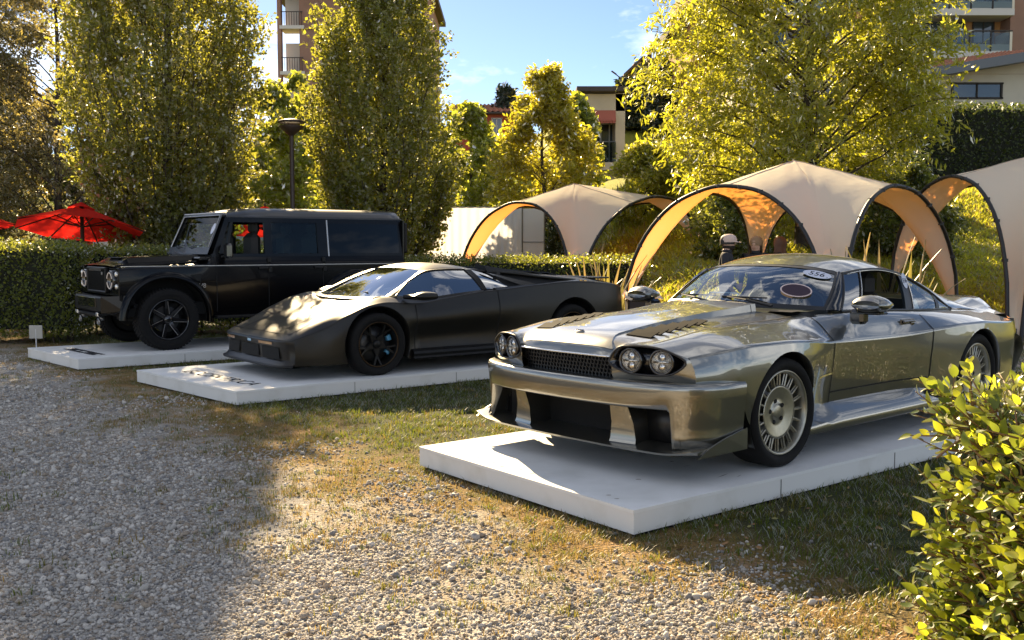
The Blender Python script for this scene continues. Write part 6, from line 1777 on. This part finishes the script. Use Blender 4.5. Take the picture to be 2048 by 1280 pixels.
    mb = MB(); mb.lathe([(r + .002, .10), (r - .004, .112), (r - .012, .110), (r - .018, .09), (r - .022, .02), (r - .03, -.10)], 52, 'y'); rim = mb.mesh('rim', M['satin_black'], True)
    lip = MB(); lip.lathe([(r - .002, .111), (r - .008, .113), (r - .013, .109)], 52, 'y'); lip = lip.mesh('rim_lip', M['bronze'], True)
    sp = MB()
    for k in (-1, 1):
        sp.add([(.05, .05, -.03 * k - .012), (.05, .05, -.03 * k + .012), (.225, .085, .045 * k + .011), (.225, .085, .045 * k - .011), (.05, .02, -.03 * k - .012), (.05, .02, -.03 * k + .012), (.225, .04, .045 * k + .011), (.225, .04, .045 * k - .011)],
               [(0, 1, 2, 3), (7, 6, 5, 4), (0, 4, 5, 1), (1, 5, 6, 2), (2, 6, 7, 3), (3, 7, 4, 0)])
    sp.add([(.03, .06, -.04), (.03, .06, .04), (.14, .066, .0), (.03, .02, -.04), (.03, .02, .04), (.14, .03, 0)], [(0, 1, 2), (5, 4, 3), (0, 3, 4, 1), (1, 4, 5, 2), (2, 5, 3, 0)])
    spoke = sp.mesh('spoke', M['satin_black'])
    mb = MB(); mb.lathe([(.185, -.03), (.185, .0), (.08, .0), (0, .0)], 40, 'y'); disc = mb.mesh('brake_disc', M['steel_dark'], True)
    mb = MB(); mb.lathe([(.0, .085), (.03, .085), (.045, .07), (.05, .04)][::-1], 24, 'y'); hub = mb.mesh('hub_cap', M['satin_black'], True)
    cal = MB()
    for a0 in (.28, -.52):
        aa = np.linspace(a0, a0 + .30, 6)
        cal.grid(np.array([[(q * cos(t), y, q * sin(t)) for q, y in ((.195, -.02), (.192, .034), (.172, .042), (.150, .034), (.148, -.02))] for t in aa]))
    back = MB(); back.lathe([(r - .02, -.10), (r - .02, -.09), (0, -.09)], 32, 'y'); back = back.mesh('wheel', M['void'])
    c1 = MB(); aa = np.linspace(.26, .58, 8)
    c1.grid(np.array([[(q * cos(t), y, q * sin(t)) for q, y in ((.200, -.02), (.198, .034), (.176, .042), (.150, .034), (.148, -.02))] for t in aa])); c1 = c1.mesh('brake_caliper', M['blue_caliper'])
    def put_wheel(x, y, s):
        w = share('wheel', back, car, (x, y * s, ZA), (0, 0, 0 if s > 0 else pi))
        for nm, me in (('tyre', tyre), ('rim', rim), ('rim_lip', lip), ('brake_disc', disc), ('hub_cap', hub)): share(nm, me, w)
        for i in range(5): share('spoke', spoke, w, rot=(0, -i * 2 * pi / 5 + pi / 2, 0))
        for rr in (pi + .84 - .08, pi - .0 - .08): share('brake_caliper', c1, w, rot=(0, rr if s > 0 else rr + pi, 0))
    for s in (1, -1): put_wheel(0, .86, s); put_wheel(-2.65, .87, s)
    # greenhouse
    def sym(c): return np.concatenate([(c * [1, -1, 1])[::-1][:-1], c])
    wb = sym(crom([(.0, 0, .790), (-.02, .3, .792), (-.08, .52, .797), (-.20, .745, .806)], 8))
    wt = sym(crom([(-.74, 0, 1.100), (-.745, .2, 1.098), (-.765, .36, 1.09), (-.80, .50, 1.072)], 8))
    m = 12; sideR = curve([wb[-1], (-.42, .668, .902), (-.62, .585, .993), wt[-1]], m)
    G = coons(wb, wt, sideR * [1, -1, 1], sideR)
    G[..., 2] += .03 * np.sin(np.linspace(0, pi, len(wb)))[:, None] * np.sin(np.linspace(0, pi, m))[None]
    mb = MB(); mb.grid(G, flip=True); mb.build('windscreen', M['wedge_glass'], car, True)
    mb = MB(); e = G[:, 0]; mb.grid(np.stack([e + [.05, 0, -.012], e + [-.03, 0, .010]], 1)); mb.build('cowl', M['satin_black'], car)
    mb = MB(); b = np.array([-.06, -.10, .81]); mb.tube([(-.03, -.30, .80), (-.10, -.1, .835), (-.14, .35, .845)], [.014, .010, .006], 6); mb.tube([(-.16, -.28, .845), (-.15, .48, .845)], .007, 6); mb.build('wiper', M['black_trim'], car)
    rb = sym(crom([(-1.50, 0, 1.100), (-1.50, .2, 1.098), (-1.495, .4, 1.092), (-1.48, .555, 1.072)], 8))
    cant = curve([wt[-1], (-1.0, .545, 1.088), (-1.25, .56, 1.088), rb[-1]], 14)
    G2 = coons(wt, rb, cant * [1, -1, 1], cant); G2[..., 2] += .034 * (np.sin(np.linspace(0, pi, len(wt))) ** .6)[:, None] * np.sin(np.linspace(0, pi, 14))[None] ** .8
    mb = MB(); mb.grid(G2, flip=True); mb.build('roof', S, car, True)
    mb = MB(); mb.grid(G2 - [0, 0, .03]); mb.build('headliner', M['interior'], car)
    def sides(s):
        bot = curve([(-.30, .815, .812), (-.72, .845, .792), (-1.05, .862, .822), (-1.40, .868, .852)], 20)
        top = curve([(-.52, .70, .955), (-.80, .605, 1.058), (-1.05, .605, 1.078), (-1.32, .612, 1.076)], 20)
        fr = curve([bot[0], top[0]], 8); bk = curve([bot[-1], (-1.36, .75, .975), top[-1]], 8)
        Gs = coons(bot, top, fr, bk); o_ = np.array([0, .004, .003])
        mb = MB(); mb.grid(Gs, flip=True); add_sided('side_window', mb, M['dark_glass'], car, s)
        f = MB(); 
        for c in (Gs[:, -1], Gs[-1], Gs[0]): f.tube(c + o_, .009, 6)
        add_sided('window_frame', f, M['satin_black'], car, s)
        # A pillar and cant
        ap = resamp(sideR, 16); tp = resamp(np.concatenate([curve([bot[0], top[0]], 6)[:-1], Gs[:9, -1]]), 16)
        A = MB(); A.grid(np.stack([ap, (ap + tp) / 2 + [0, .012, .008], tp + o_], 1)); add_sided('a_pillar', A, S, car, s)
        cr = resamp(cant, 12); t2 = resamp(Gs[8:, -1], 12); A = MB(); A.grid(np.stack([cr, (cr + t2) / 2 + [0, .008, .003], t2], 1)); add_sided('cant_rail', A, S, car, s)
        A = MB(); bl = np.array([L.side(x, L.top(x, .86, 3)[2], 2) if False else L.top(x, np.interp(x, [-1.4, -.3], [.90, .86]), 3) for x in bot[:, 0]])
        A.grid(np.stack([bot + o_, bl + [0, .0, -.002]], 1)); add_sided('window_sill', A, S, car, s)
        # B pillar, quarter window
        q0 = bk; q1 = curve([(-1.46, .873, .858), (-1.44, .76, .98), (-1.42, .618, 1.072)], 8)
        A = MB(); A.grid(np.stack([q0, q1], 1)); add_sided('b_pillar', A, M['satin_black'], car, s)
        qb = curve([q1[0], (-1.78, .872, .872)], 8); qt = curve([q1[-1], (-1.55, .66, 1.035), (-1.77, .845, .888)], 8)
        Q = coons(qb, qt, q1, resamp(np.array([qb[-1], qt[-1]]), 8)); A = MB(); A.grid(Q, flip=True); add_sided('quarter_window', A, M['dark_glass'], car, s)
        # flying edge from roof to tail and the dark intake under it
        edge = curve([rb[-1] + [0, .01, 0], (-1.85, .70, 1.045), (-2.3, .80, .992), (-2.78, .885, .944)], 20)
        belt = curve([(-1.55, .885, .868), (-2.0, .905, .893), (-2.4, .915, .914), (-2.79, .90, .940)], 20)
        A = MB(); A.grid(np.stack([edge + [0, -.05, -.03], belt + [0, -.05, -.01]], 1)); add_sided('side_intake', A, M['void'], car, s)
        fin = np.stack([curve([(-1.56, .70, 1.045), (-1.95, .872, .890)], 8), curve([(-1.50, .655, 1.062), (-2.16, .875, .905)], 8)], 1)
        A = MB(); A.grid(fin + [0, .012, 0]); A.grid(fin + [0, .004, -.004], flip=True); add_sided('c_pillar', A, S, car, s)
        A = MB(); A.grid(np.stack([edge + [0, -.07, .008], edge + [0, 0, .004], edge + [0, .002, -.018], edge + [0, -.03, -.03]], 1)); add_sided('roof_rail', A, S, car, s)
        A = MB(); lo = np.array([L.top(x, .955, 3) for x in belt[:, 0]]); A.grid(np.stack([belt + [0, -.05, 0], belt + [0, 0, .004], lo], 1)); add_sided('shoulder', A, S, car, s)
        # air scoop on the engine cover edge
        sc = MB(); xx = np.linspace(-1.62, -2.75, 14)
        G = [[(x, .40, 1.085 - .18 * (-1.62 - x) / 1.13 * .9), (x, .42, 1.135 - .17 * (-1.62 - x) / 1.13), (x, .60, 1.120 - .16 * (-1.62 - x) / 1.13), (x, .66, 1.045 - .12 * (-1.62 - x) / 1.13)] for x in xx]
        sc.grid(np.array(G)); sc.add(G[0], [(0, 1, 2, 3)]); add_sided('engine_air_scoop', sc, M['satin_black'], car, s, False)
        # mirror
        mbm = MB(); pr = []
        for t in np.linspace(0, 1, 7):
            w_ = [.015, .05, .075, .085, .085, .08, .07][int(round(t * 6))]; a = np.linspace(0, 2 * pi, 12, endpoint=False)
            pr.append(np.stack([-.36 - .26 * t + 0 * a, 1.06 + (.09 if t > .2 else .06) * np.cos(a), .815 + w_ * .55 * np.sign(np.sin(a)) * np.abs(np.sin(a)) ** .7], -1))
        mbm.grid(np.array(pr), cv=True); mbm.add(np.concatenate([pr[-1], [pr[-1].mean(0)]]), [(i, (i + 1) % 12, 12) for i in range(12)])
        mo = add_sided('door_mirror', mbm, S, car, s)
        stl = MB(); stl.tube([(-.36, .88, .805), (-.44, 1.0, .805)], [.022, .03], 8); add_sided('mirror_stalk', stl, M['satin_black'], mo, s)
    both(sides)
    # engine cover
    cen = np.linspace(-1.5, -3.45, 20); top = []
    for x in cen:
        t = (-1.5 - x) / 1.95
        ye = np.interp(x, [-3.45, -2.78, -2.3, -1.85, -1.48], [.86, .885, .80, .70, .565]); ze = np.interp(x, [-3.45, -2.78, -2.3, -1.85, -1.48], [.87, .944, .992, 1.045, 1.072])
        zc = 1.10 - .155 * t ** .9
        top.append([(x, y * ye, zc + (ze - zc) * y ** 2) for y in np.linspace(-1, 1, 13)])
    mb = MB(); mb.grid(np.array(top)); mb.build('engine_cover', S, car, True)
    for i in range(5):
        x = -1.9 - i * .25; mb = MB(); mb.box((x, 0, 1.085 - .155 * ((-1.5 - x) / 1.95) ** .9 + .025), (.14, .66 - .02 * i, .014), R=roty(-.25)); mb.build('engine_slat', M['satin_black'], car)
    # tail panel and wing
    G = []
    for y in np.linspace(-.86, .86, 31):
        e = float(ss(abs(y), .6, .9)); G.append([(-3.40 + .0 * e, y, .875), (-3.54 + .12 * e, y, .85), (-3.60 + .14 * e, y, .70), (-3.58 + .14 * e, y, .5), (-3.50 + .12 * e, y, .33)])
    mb = MB(); mb.grid(np.array(G)); mb.build('tail_panel', S, car, True)
    mb = MB(); mb.box((-3.42, 0, .945), (.22, 1.35, .02), bev=.008); 
    mb.build('rear_wing', S, car)
    for y in (-.5, .5):
        mb = MB(); mb.box((-3.38, y, .90), (.12, .02, .09)); mb.build('wing_support', S, car)
    mb = MB(); mb.box((-.95, 0, .42), (1.5, 1.5, .08)); mb.box((-.42, 0, .74), (.5, 1.3, .1), bev=.04); mb.box((-1.75, 0, .75), (.05, 1.4, .6)); mb.build('cabin_floor', M['interior'], car)
    seat = MB(); seat.box((-.25, 0, .3), (.18, .46, .60), bev=.07); seat.box((0, 0, .05), (.5, .46, .12), bev=.05); sm = seat.mesh('seat', M['interior'])
    for y in (-.36, .36): share('seat', sm, car, (-1.10, y, .42))
    for y in (-.36,):
        mb = MB(); a = np.linspace(0, 2 * pi, 25)[:-1]; mb.tube(np.stack([-.72 + 0 * a - .05 * np.sin(a), y + .16 * np.cos(a), .82 + .15 * np.sin(a)], -1), .012, 6, True); mb.build('steering_wheel', M['black_trim'], car)
    # number sticker and paper behind the screen
    def on(u, v):
        a = G0[int(u * (G0.shape[0] - 1)), int(v * (G0.shape[1] - 1))]; return a
    return car
M['badge_blue'] = mat('badge_blue', (.35, .55, .70), .4)
M['bronze'] = mat('bronze_lip', (.06, .038, .02), .4, 1)
M['steel_dark'] = mat('carbon_disc', (.05, .05, .05), .4, .6)
M['wedge_glass'] = glass_mat('windscreen_glass', (.45, .5, .48), .9)
wedge = build_wedge()
# ================================================================== tall black off-roader
def build_offroader():
    car = car_root('black_offroader', -4.985, 13.59, 51.3)
    tag(car, 'tall boxy gloss black off-road wagon with ring headlamps on the farthest platform', 'car')
    K = M['defender_black']; T = M['satin_black']
    f0 = [(.60, .655, 1.080), (.3, .66, 1.098), (-.40, .67, 1.115), (-.56, .70, 1.13), (-.64, .795, 1.205), (-3.62, .795, 1.205)]
    f1 = [(.60, .78, 1.066), (.3, .79, 1.082), (-.40, .80, 1.094), (-.56, .81, 1.10), (-.64, .822, 1.115), (-3.62, .822, 1.115)]
    f2 = [(.60, .818, 1.045), (.3, .832, 1.062), (-.4, .836, 1.072), (-.64, .842, 1.085), (-3.62, .842, 1.085)]
    f3 = [(.60, .825, .98), (.3, .84, 1.0), (-.64, .842, 1.01), (-3.62, .842, 1.01)]
    f4 = [(.60, .825, .74), (.3, .84, .68), (-.64, .842, .66), (-3.62, .842, .66)]
    f5 = [(.60, .815, .66), (.3, .832, .5), (-.64, .835, .42), (-3.0, .835, .44), (-3.62, .835, .58)]
    L = Loft([f0, f1, f2, f3, f4, f5], np.linspace(.60, -3.62, 190), [4, 5, 4, 10, 10], (2,))
    fi = L.fi; ZA = .395
    arches = [(0, ZA, .545), (-2.794, ZA, .545)]
    def cls(c, c0, j):
        x = c[0]
        if x > -.665: return 'front_wing'
        if x > -1.41: return 'front_door'
        if x > -2.25: return 'rear_door'
        return 'rear_quarter'
    L.parts(cls, arches, {'*': K}, car, sided=('front_wing', 'front_door', 'rear_door', 'rear_quarter'))
    off = np.array([0, .003, 0])
    def gaps(s):
        for xg in (-.665, -1.41, -2.25):
            strip(np.array([(L.side(xg, z, 0) + off) * [1, s, 1] for z in np.linspace(1.19, .47, 24)]), (1, 0, 0), .010, 'panel_gap', M['void'], car)
        strip(np.array([(L.side(x, 1.083, 1) + [0, .003, .002]) * [1, s, 1] for x in np.linspace(.56, -3.60, 60)]), (0, 0, 1), .010, 'waist_trim', M['trim_grey'], car)
    both(gaps)
    # flares, wells
    def flare(s):
        for (xc, zc, R) in arches:
            a = np.linspace(.02 if xc == 0 else -.1, pi + .10, 30)
            rad = np.stack([np.cos(a), 0 * a, np.sin(a)], -1); c = np.array([xc, 0, zc])
            base = c + rad * R
            # squarer arch: pull the corners out
            sq = (np.abs(np.cos(a)) ** 4 + np.abs(np.sin(a)) ** 4) ** -.25
            base = c + rad * (R * (.90 + .10 * sq))[:, None]
            base[:, 2] = np.minimum(base[:, 2], zc + R)
            G = np.stack([base + rad * .075 + [0, .840, 0], base + rad * .05 + [0, .875, 0], base + rad * .01 + [0, .895, 0], base - rad * .01 + [0, .89, 0], base - rad * .01 + [0, .80, 0]], 1)
            mb = MB(); mb.grid(G); add_sided('wheel_arch_flare', mb, K, car, s)
            inn = base * [1, 0, 1] + [0, .50, 0]
            mb = MB(); mb.grid(np.stack([base + [0, .83, 0], inn], 1)); mb.add(np.concatenate([inn, [[xc, .50, zc]]]), [(i, i + 1, len(inn)) for i in range(len(inn) - 1)]); add_sided('wheel_well', mb, M['void'], car, s)
    both(flare)
    # bonnet with raised centre
    xx = np.linspace(.605, -.60, 24); G = []
    for x in xx:
        z0 = np.interp(x, [-.6, .3, .56, .605], [1.155, 1.118, 1.104, 1.082]); b = np.clip((.50 - x) / .16, 0, 1); b = b * b * (3 - 2 * b) * .065
        row = [(x, -.655, z0 - .02), (x, -.64, z0), (x, -.47, z0 + .006), (x, -.43, z0 + .008 + b), (x, -.2, z0 + .014 + b), (x, .2, z0 + .014 + b), (x, .43, z0 + .008 + b), (x, .47, z0 + .006), (x, .64, z0), (x, .655, z0 - .02)]
        G.append(row)
    mb = MB(); mb.grid(np.array(G)); bon = smooth_sharp(mb.build('bonnet', K, car, True), 28)
    mb = MB(); mb.box((.36, 0, 1.192), (.10, .50, .012), bev=.004); mb.build('bonnet_vent', T, bon)
    # front panel, grille, lamps
    mb = MB(); mb.box((.575, 0, .89), (.05, 1.60, .36), bev=.01); mb.build('front_panel', K, car)
    gm = MB()
    for i in range(23): gm.box((.630, -.345 + i * .0314, .90), (.012, .010, .27))
    for i in range(3): gm.box((.626, 0, .80 + i * .10), (.008, .70, .008))
    g = gm.build('grille', T, car); tag(g, kind='stuff')
    mb = MB(); mb.box((.62, 0, 1.055), (.05, .78, .035), bev=.01); mb.box((.62, 0, .75), (.05, .78, .03), bev=.01); mb.box((.62, .385, .90), (.05, .03, .30), bev=.01); mb.box((.62, -.385, .90), (.05, .03, .30), bev=.01); mb.build('grille_surround', T, car)
    for i in range(10):
        mb = MB(); mb.box((.652, -.235 + i * .052, 1.035), (.006, .010, .030), R=rotx(-.4)); mb.build('bonnet_letter', M['trim_grey'], car)
    mb = MB(); mb.box((.645, .27, .99), (.01, .05, .04), bev=.004); mb.build('grille_badge', M['steel'], car)
    for y in (-.555, .555):
        mb = MB(); mb.lathe([(.128, .60), (.128, .63), (.112, .636), (.108, .62), (.06, .606), (0, .604)], 32, 'x', c=(0, y, .905)); h = mb.build('headlamp', M['gloss_black'], car, True)
        for a0 in (.25, .25 + pi):
            a = np.linspace(a0, a0 + pi - .5, 14); mb = MB(); mb.tube(np.stack([0 * a + .640, y + .100 * np.cos(a), .905 + .100 * np.sin(a)], -1), .0055, 6); mb.build('ring_light', M['drl'], h)
        for z in (.985, .83):
            mb = MB(); mb.lathe([(.034, .60), (.034, .615), (.02, .624), (0, .626)], 16, 'x', c=(0, y + (.18 if y > 0 else -.18), z)); mb.build('side_lamp', M['bulb'], car, True)
    # bumper
    mb = MB(); mb.box((.68, 0, .60), (.16, 1.16, .20), bev=.02)
    mb.build('front_bumper', T, car)
    def corner(s):
        mb = MB(); V = np.array([(.76, .58, .70), (.52, .86, .72), (.42, .86, .72), (.52, .58, .70), (.76, .58, .49), (.56, .84, .53), (.42, .84, .56), (.52, .58, .49)])
        mb.add(V, [(0, 3, 2, 1), (4, 5, 6, 7), (0, 1, 5, 4), (1, 2, 6, 5), (2, 3, 7, 6), (3, 0, 4, 7)]); add_sided('bumper_corner', mb, K, car, s, False)
        mb = MB(); mb.tube([(.76, .50, .47), (.60, .66, .505), (.44, .86, .58)], .022, 8); add_sided('skid_bar', mb, K, car, s)
        mb = MB(); mb.box((.765, .45, .47), (.03, .09, .05), bev=.008); add_sided('fog_lamp', mb, M['bulb'], car, s, False)
        a = np.linspace(0, 2 * pi, 21)[:-1]; mb = MB(); mb.tube(np.stack([.74 + 0 * a, .40 + .035 * np.cos(a), .375 + .035 * np.sin(a)], -1), .013, 8, True); mb.box((.70, .40, .42), (.05, .05, .06)); add_sided('tow_eye', mb, M['steel'], car, s)
    both(corner)
    mb = MB(); mb.box((.765, 0, .62), (.012, .76, .12), bev=.004); mb.build('winch_cover', M['gloss_black'], car)
    mb = MB(); mb.box((.70, 0, .475), (.12, 1.0, .05), bev=.01, R=roty(.5)); mb.build('skid_plate', T, car)
    # windscreen and its frame
    B = np.array([(-.60, 0, 1.225), (-.85, 0, 1.790)]); d = B[1] - B[0]
    def P(y, t, o=0): return B[0] + d * t + np.array([0, y, 0]) + np.array([.92, 0, .38]) * o
    ring_o = [P(-.745, 0), P(.745, 0), P(.70, 1), P(-.70, 1)]; ring_i = [P(-.690, .17), P(.690, .17), P(.655, .93), P(-.655, .93)]
    mb = MB()
    a = np.array([[p + np.array([.02, 0, .01]) for p in ring_o], [p + np.array([.02, 0, .01]) for p in ring_i], [p - np.array([.03, 0, .01]) for p in ring_i], [p - np.array([.03, 0, .01]) for p in ring_o]])
    mb.grid(a, cv=True); mb.build('windscreen_frame', K, car)
    mb = MB(); mb.tube(np.array([ring_i[0], ring_i[3], ring_i[2], ring_i[1]]) + [.022, 0, .01], .008, 6); mb.tube(np.array([ring_o[3], ring_o[2]]) + [.012, 0, .004], .014, 6); mb.build('windscreen_trim', M['trim_grey'], car)
    mb = MB(); mb.add(ring_i, [(0, 1, 2, 3)]); mb.build('windscreen', M['glass'], car)
    for y in (-.45, .05):
        mb = MB(); mb.tube([P(y, .15, .04), P(y + .22, .20, .04), P(y + .42, .20, .035)], .008, 6); mb.build('wiper', M['black_trim'], car)
    o_ = obj('number_sticker', [P(.56 + .055 * cos(t), .62 + .13 * sin(t), .012) for t in np.arange(24) * 2 * pi / 24], [tuple(range(24))], M['sticker_blue'], car)
    mb = MB(); mb.box((-.56, 0, 1.17), (.16, 1.46, .06), bev=.02); mb.build('scuttle', K, car)
    # roof
    G = []
    for x in np.concatenate([np.linspace(-.86, -1.5, 12), np.linspace(-1.55, -3.60, 12), [-3.64, -3.655]]):
        h = np.interp(x, [-3.655, -3.64, -3.60, -1.5, -1.2, -.86], [-.08, -.03, 0, 0, -.02, -.072])
        half = [(0, 1.888), (.30, 1.884), (.52, 1.868), (.62, 1.845), (.685, 1.80), (.715, 1.765), (.735, 1.748), (.735, 1.735)]
        row = [(x, y, min(z + h, z) if z > 1.76 else z) for y, z in half]
        G.append([(x, -y, z) for x, y, z in row[::-1]][:-1] + row)
    mb = MB(); mb.grid(np.array(G)); mb.build('roof', M['roof_black'], car, True)
    mb = MB(); mb.grid(np.array(G) - [0, 0, .04], flip=True); mb.build('headliner', M['interior'], car)
    # upper sides: pillars, rails, windows
    def upper(s):
        def q(x, t, o=0): return np.array([x, .797 + (.730 - .797) * t + o, 1.200 + .545 * t])
        def pil(name, xb0, xb1, xt0, xt1, mt=K, t0=0, t1=1, o=0, th=.035):
            V = [q(xb0, t0, o), q(xb1, t0, o), q(xt1, t1, o), q(xt0, t1, o)]; V += [v - np.array([0, th, 0]) for v in V]
            mb = MB(); mb.add(V, [(0, 1, 2, 3)[::-1], (4, 5, 6, 7), (0, 1, 5, 4), (1, 2, 6, 5), (2, 3, 7, 6), (3, 0, 4, 7)]); return add_sided(name, mb, mt, car, s, False)
        pil('a_pillar', -.62, -.70, -.85, -.92); pil('quarter_pillar', -.80, -.84, -.915, -.95, T, 0, .86)
        pil('window_rail', -.62, -3.60, -.62, -3.60, K, 0, .075, .002); pil('window_rail', -.87, -3.60, -.87, -3.60, K, .86, 1, .002)
        pil('b_pillar', -1.38, -1.50, -1.40, -1.50); pil('c_pillar', -2.20, -2.36, -2.20, -2.36); pil('d_pillar', -3.56, -3.62, -3.55, -3.62)
        pil('rear_door_window', -1.50, -2.20, -1.50, -2.20, M['glass'], .075, .86, -.012, .004)
        pil('rear_side_window', -2.36, -3.56, -2.36, -3.55, M['privacy_glass'], .075, .86, .004, .004)
        pil('window_trim', -2.355, -2.375, -2.355, -2.375, M['trim_grey'], .0, .95, .006, .006)
        mb = MB(); mb.box((-.80, .93, 1.28), (.09, .16, .20), bev=.03); mo = add_sided('door_mirror', mb, M['gloss_black'], car, s, False)
        mb = MB(); mb.tube([(-.76, .80, 1.20), (-.80, .90, 1.22)], .018, 8); add_sided('mirror_arm', mb, T, mo, s)
        for xh in (-1.33, -2.17):
            mb = MB(); mb.box(L.side(xh, 1.045, 2) + [.0, .018, 0], (.13, .03, .035), bev=.01); add_sided('door_handle', mb, T, car, s, False)
        for xh in (-1.43, -2.27):
            for z in (1.15, 1.02):
                mb = MB(); mb.box(L.side(xh, z, 0) + [0, .012, 0], (.05, .03, .07), bev=.008); add_sided('hinge', mb, T, car, s, False)
        mb = MB(); mb.box((-1.5, .86, .40), (1.75, .16, .035), bev=.012); add_sided('side_step', mb, T, car, s, False)
        V = [(-.30, .846, .965), (-.46, .846, .985), (-.44, .846, .86), (-.38, .846, .88)]; mb = MB(); mb.add(V, [(3, 2, 1, 0)]); mb.add([(a, b + .006, c) for a, b, c in [(-.33, .846, .955), (-.44, .846, .97), (-.425, .846, .885), (-.385, .846, .895)]], [(3, 2, 1, 0)]); add_sided('wing_vent', mb, T, car, s, False)
        Vt, Ft = text_vf('V8', .085, .002); W = np.stack([-.47 - Vt[:, 0], .846 + Vt[:, 2], .82 + Vt[:, 1]], -1)
        if s < 0: W = W * [-1, -1, 1] + [-.94, 0, 0]
        obj('wing_lettering', W, Ft, M['trim_grey'], car)
        mb = MB(); mb.box((-2.9, .10 if False else .78, .95), (1.3, .03, .5)); add_sided('load_bay_lining', mb, M['interior'], car, s, False)
    both(upper)
    # tail
    mb = MB(); mb.box((-3.635, 0, 1.12), (.03, 1.62, 1.20), bev=.01); mb.build('rear_panel', K, car)
    mb = MB(); mb.box((-3.70, 0, 1.20), (.08, .95, 1.05), bev=.02); rd = mb.build('rear_tailgate', K, car)
    mb = MB(); mb.box((-3.685, .70, 1.47), (.06, .20, .46), bev=.02); mb.build('ladder_rail', T, car)
    # underside, interior
    mb = MB(); mb.box((-1.55, 0, .52), (4.2, 1.50, .16)); mb.box((0, 0, .36), (.12, 1.4, .12)); mb.box((-2.794, 0, .36), (.12, 1.4, .12)); mb.build('chassis', M['void'], car)
    mb = MB(); mb.box((-.72, 0, 1.10), (.25, 1.5, .22), bev=.05); mb.build('dashboard', M['interior'], car)
    seat = MB(); seat.box((0, 0, .12), (.5, .46, .16), bev=.05); seat.box((-.26, 0, .50), (.14, .40, .66), bev=.07, R=None); seat.box((-.29, 0, .90), (.10, .26, .18), bev=.05); sm = seat.mesh('seat', M['interior'])
    for x in (-1.10, -2.0):
        for y in (-.42, .42): share('seat', sm, car, (x, y, .70))
    # wheels
    R, r = .395, .265
    prof = tyre_prof(R, r, .27)
    tm = MB(); tm.lathe(prof, 56, 'y')
    for i in range(56):
        a = i * 2 * pi / 56
        for k, yy in ((0, -.09), (1, -.03), (0, .03), (1, .09)):
            aa = a + k * pi / 56; c = np.array([(R + .001) * cos(aa), yy, (R + .001) * sin(aa)])
            tm.box(c, (.014, .046, .026), R=roty(-aa))
    tyre = tm.mesh('tyre', M['rubber'])
    mb = MB(); mb.lathe([(r + .002, .10), (r - .005, .112), (r - .016, .108), (r - .022, .05), (r - .03, -.10)], 48, 'y'); rim = mb.mesh('rim', M['gloss_black'], True)
    sp = MB(); sp.add([(.03, .07, -.026), (.03, .07, .026), (.245, .10, .018), (.245, .10, -.018), (.03, .02, -.03), (.03, .02, .03), (.245, .04, .022), (.245, .04, -.022)], [(0, 1, 2, 3), (7, 6, 5, 4), (0, 4, 5, 1), (1, 5, 6, 2), (2, 6, 7, 3), (3, 7, 4, 0)])
    spoke = sp.mesh('spoke', M['gloss_black'])
    ed = MB(); ed.tube([(.07, .077, .024), (.235, .101, .0185)], .0035, 5); edge = ed.mesh('spoke_edge', M['trim_grey'])
    mb = MB(); mb.lathe([(.06, .04), (.055, .075), (.03, .088), (0, .088)], 24, 'y'); hub = mb.mesh('hub_cap', M['gloss_black'], True)
    mb = MB(); mb.lathe([(.17, -.02), (.17, 0), (0, 0)], 32, 'y'); disc = mb.mesh('brake_disc', M['steel_dark'])
    mb = MB(); mb.lathe([(r - .02, -.10), (r - .02, -.09), (.17, -.09)], 32, 'y'); back = mb.mesh('wheel', M['void'])
    for s in (1, -1):
        for x in (0, -2.794):
            w = share('wheel', back, car, (x, .775 * s, ZA), (0, 0, 0 if s > 0 else pi))
            for nm, me in (('tyre', tyre), ('rim', rim), ('hub_cap', hub), ('brake_disc', disc)): share(nm, me, w)
            for i in range(7):
                share('spoke', spoke, w, rot=(0, i * 2 * pi / 7 + .35, 0)); share('spoke_edge', edge, w, rot=(0, i * 2 * pi / 7 + .35, 0))
    return car
M['trim_grey'] = mat('pale_trim', (.40, .38, .36), .3, .7)
M['roof_black'] = mat('roof_black', (.014, .014, .015), .38, 0, .3)
M['drl'] = mat('ring_light_glow', (.45, .40, .36), .4, emis=(1, .86, .75, .05))
M['privacy_glass'] = glass_mat('privacy_glass', (.03, .03, .03), .45)
offroader = build_offroader()
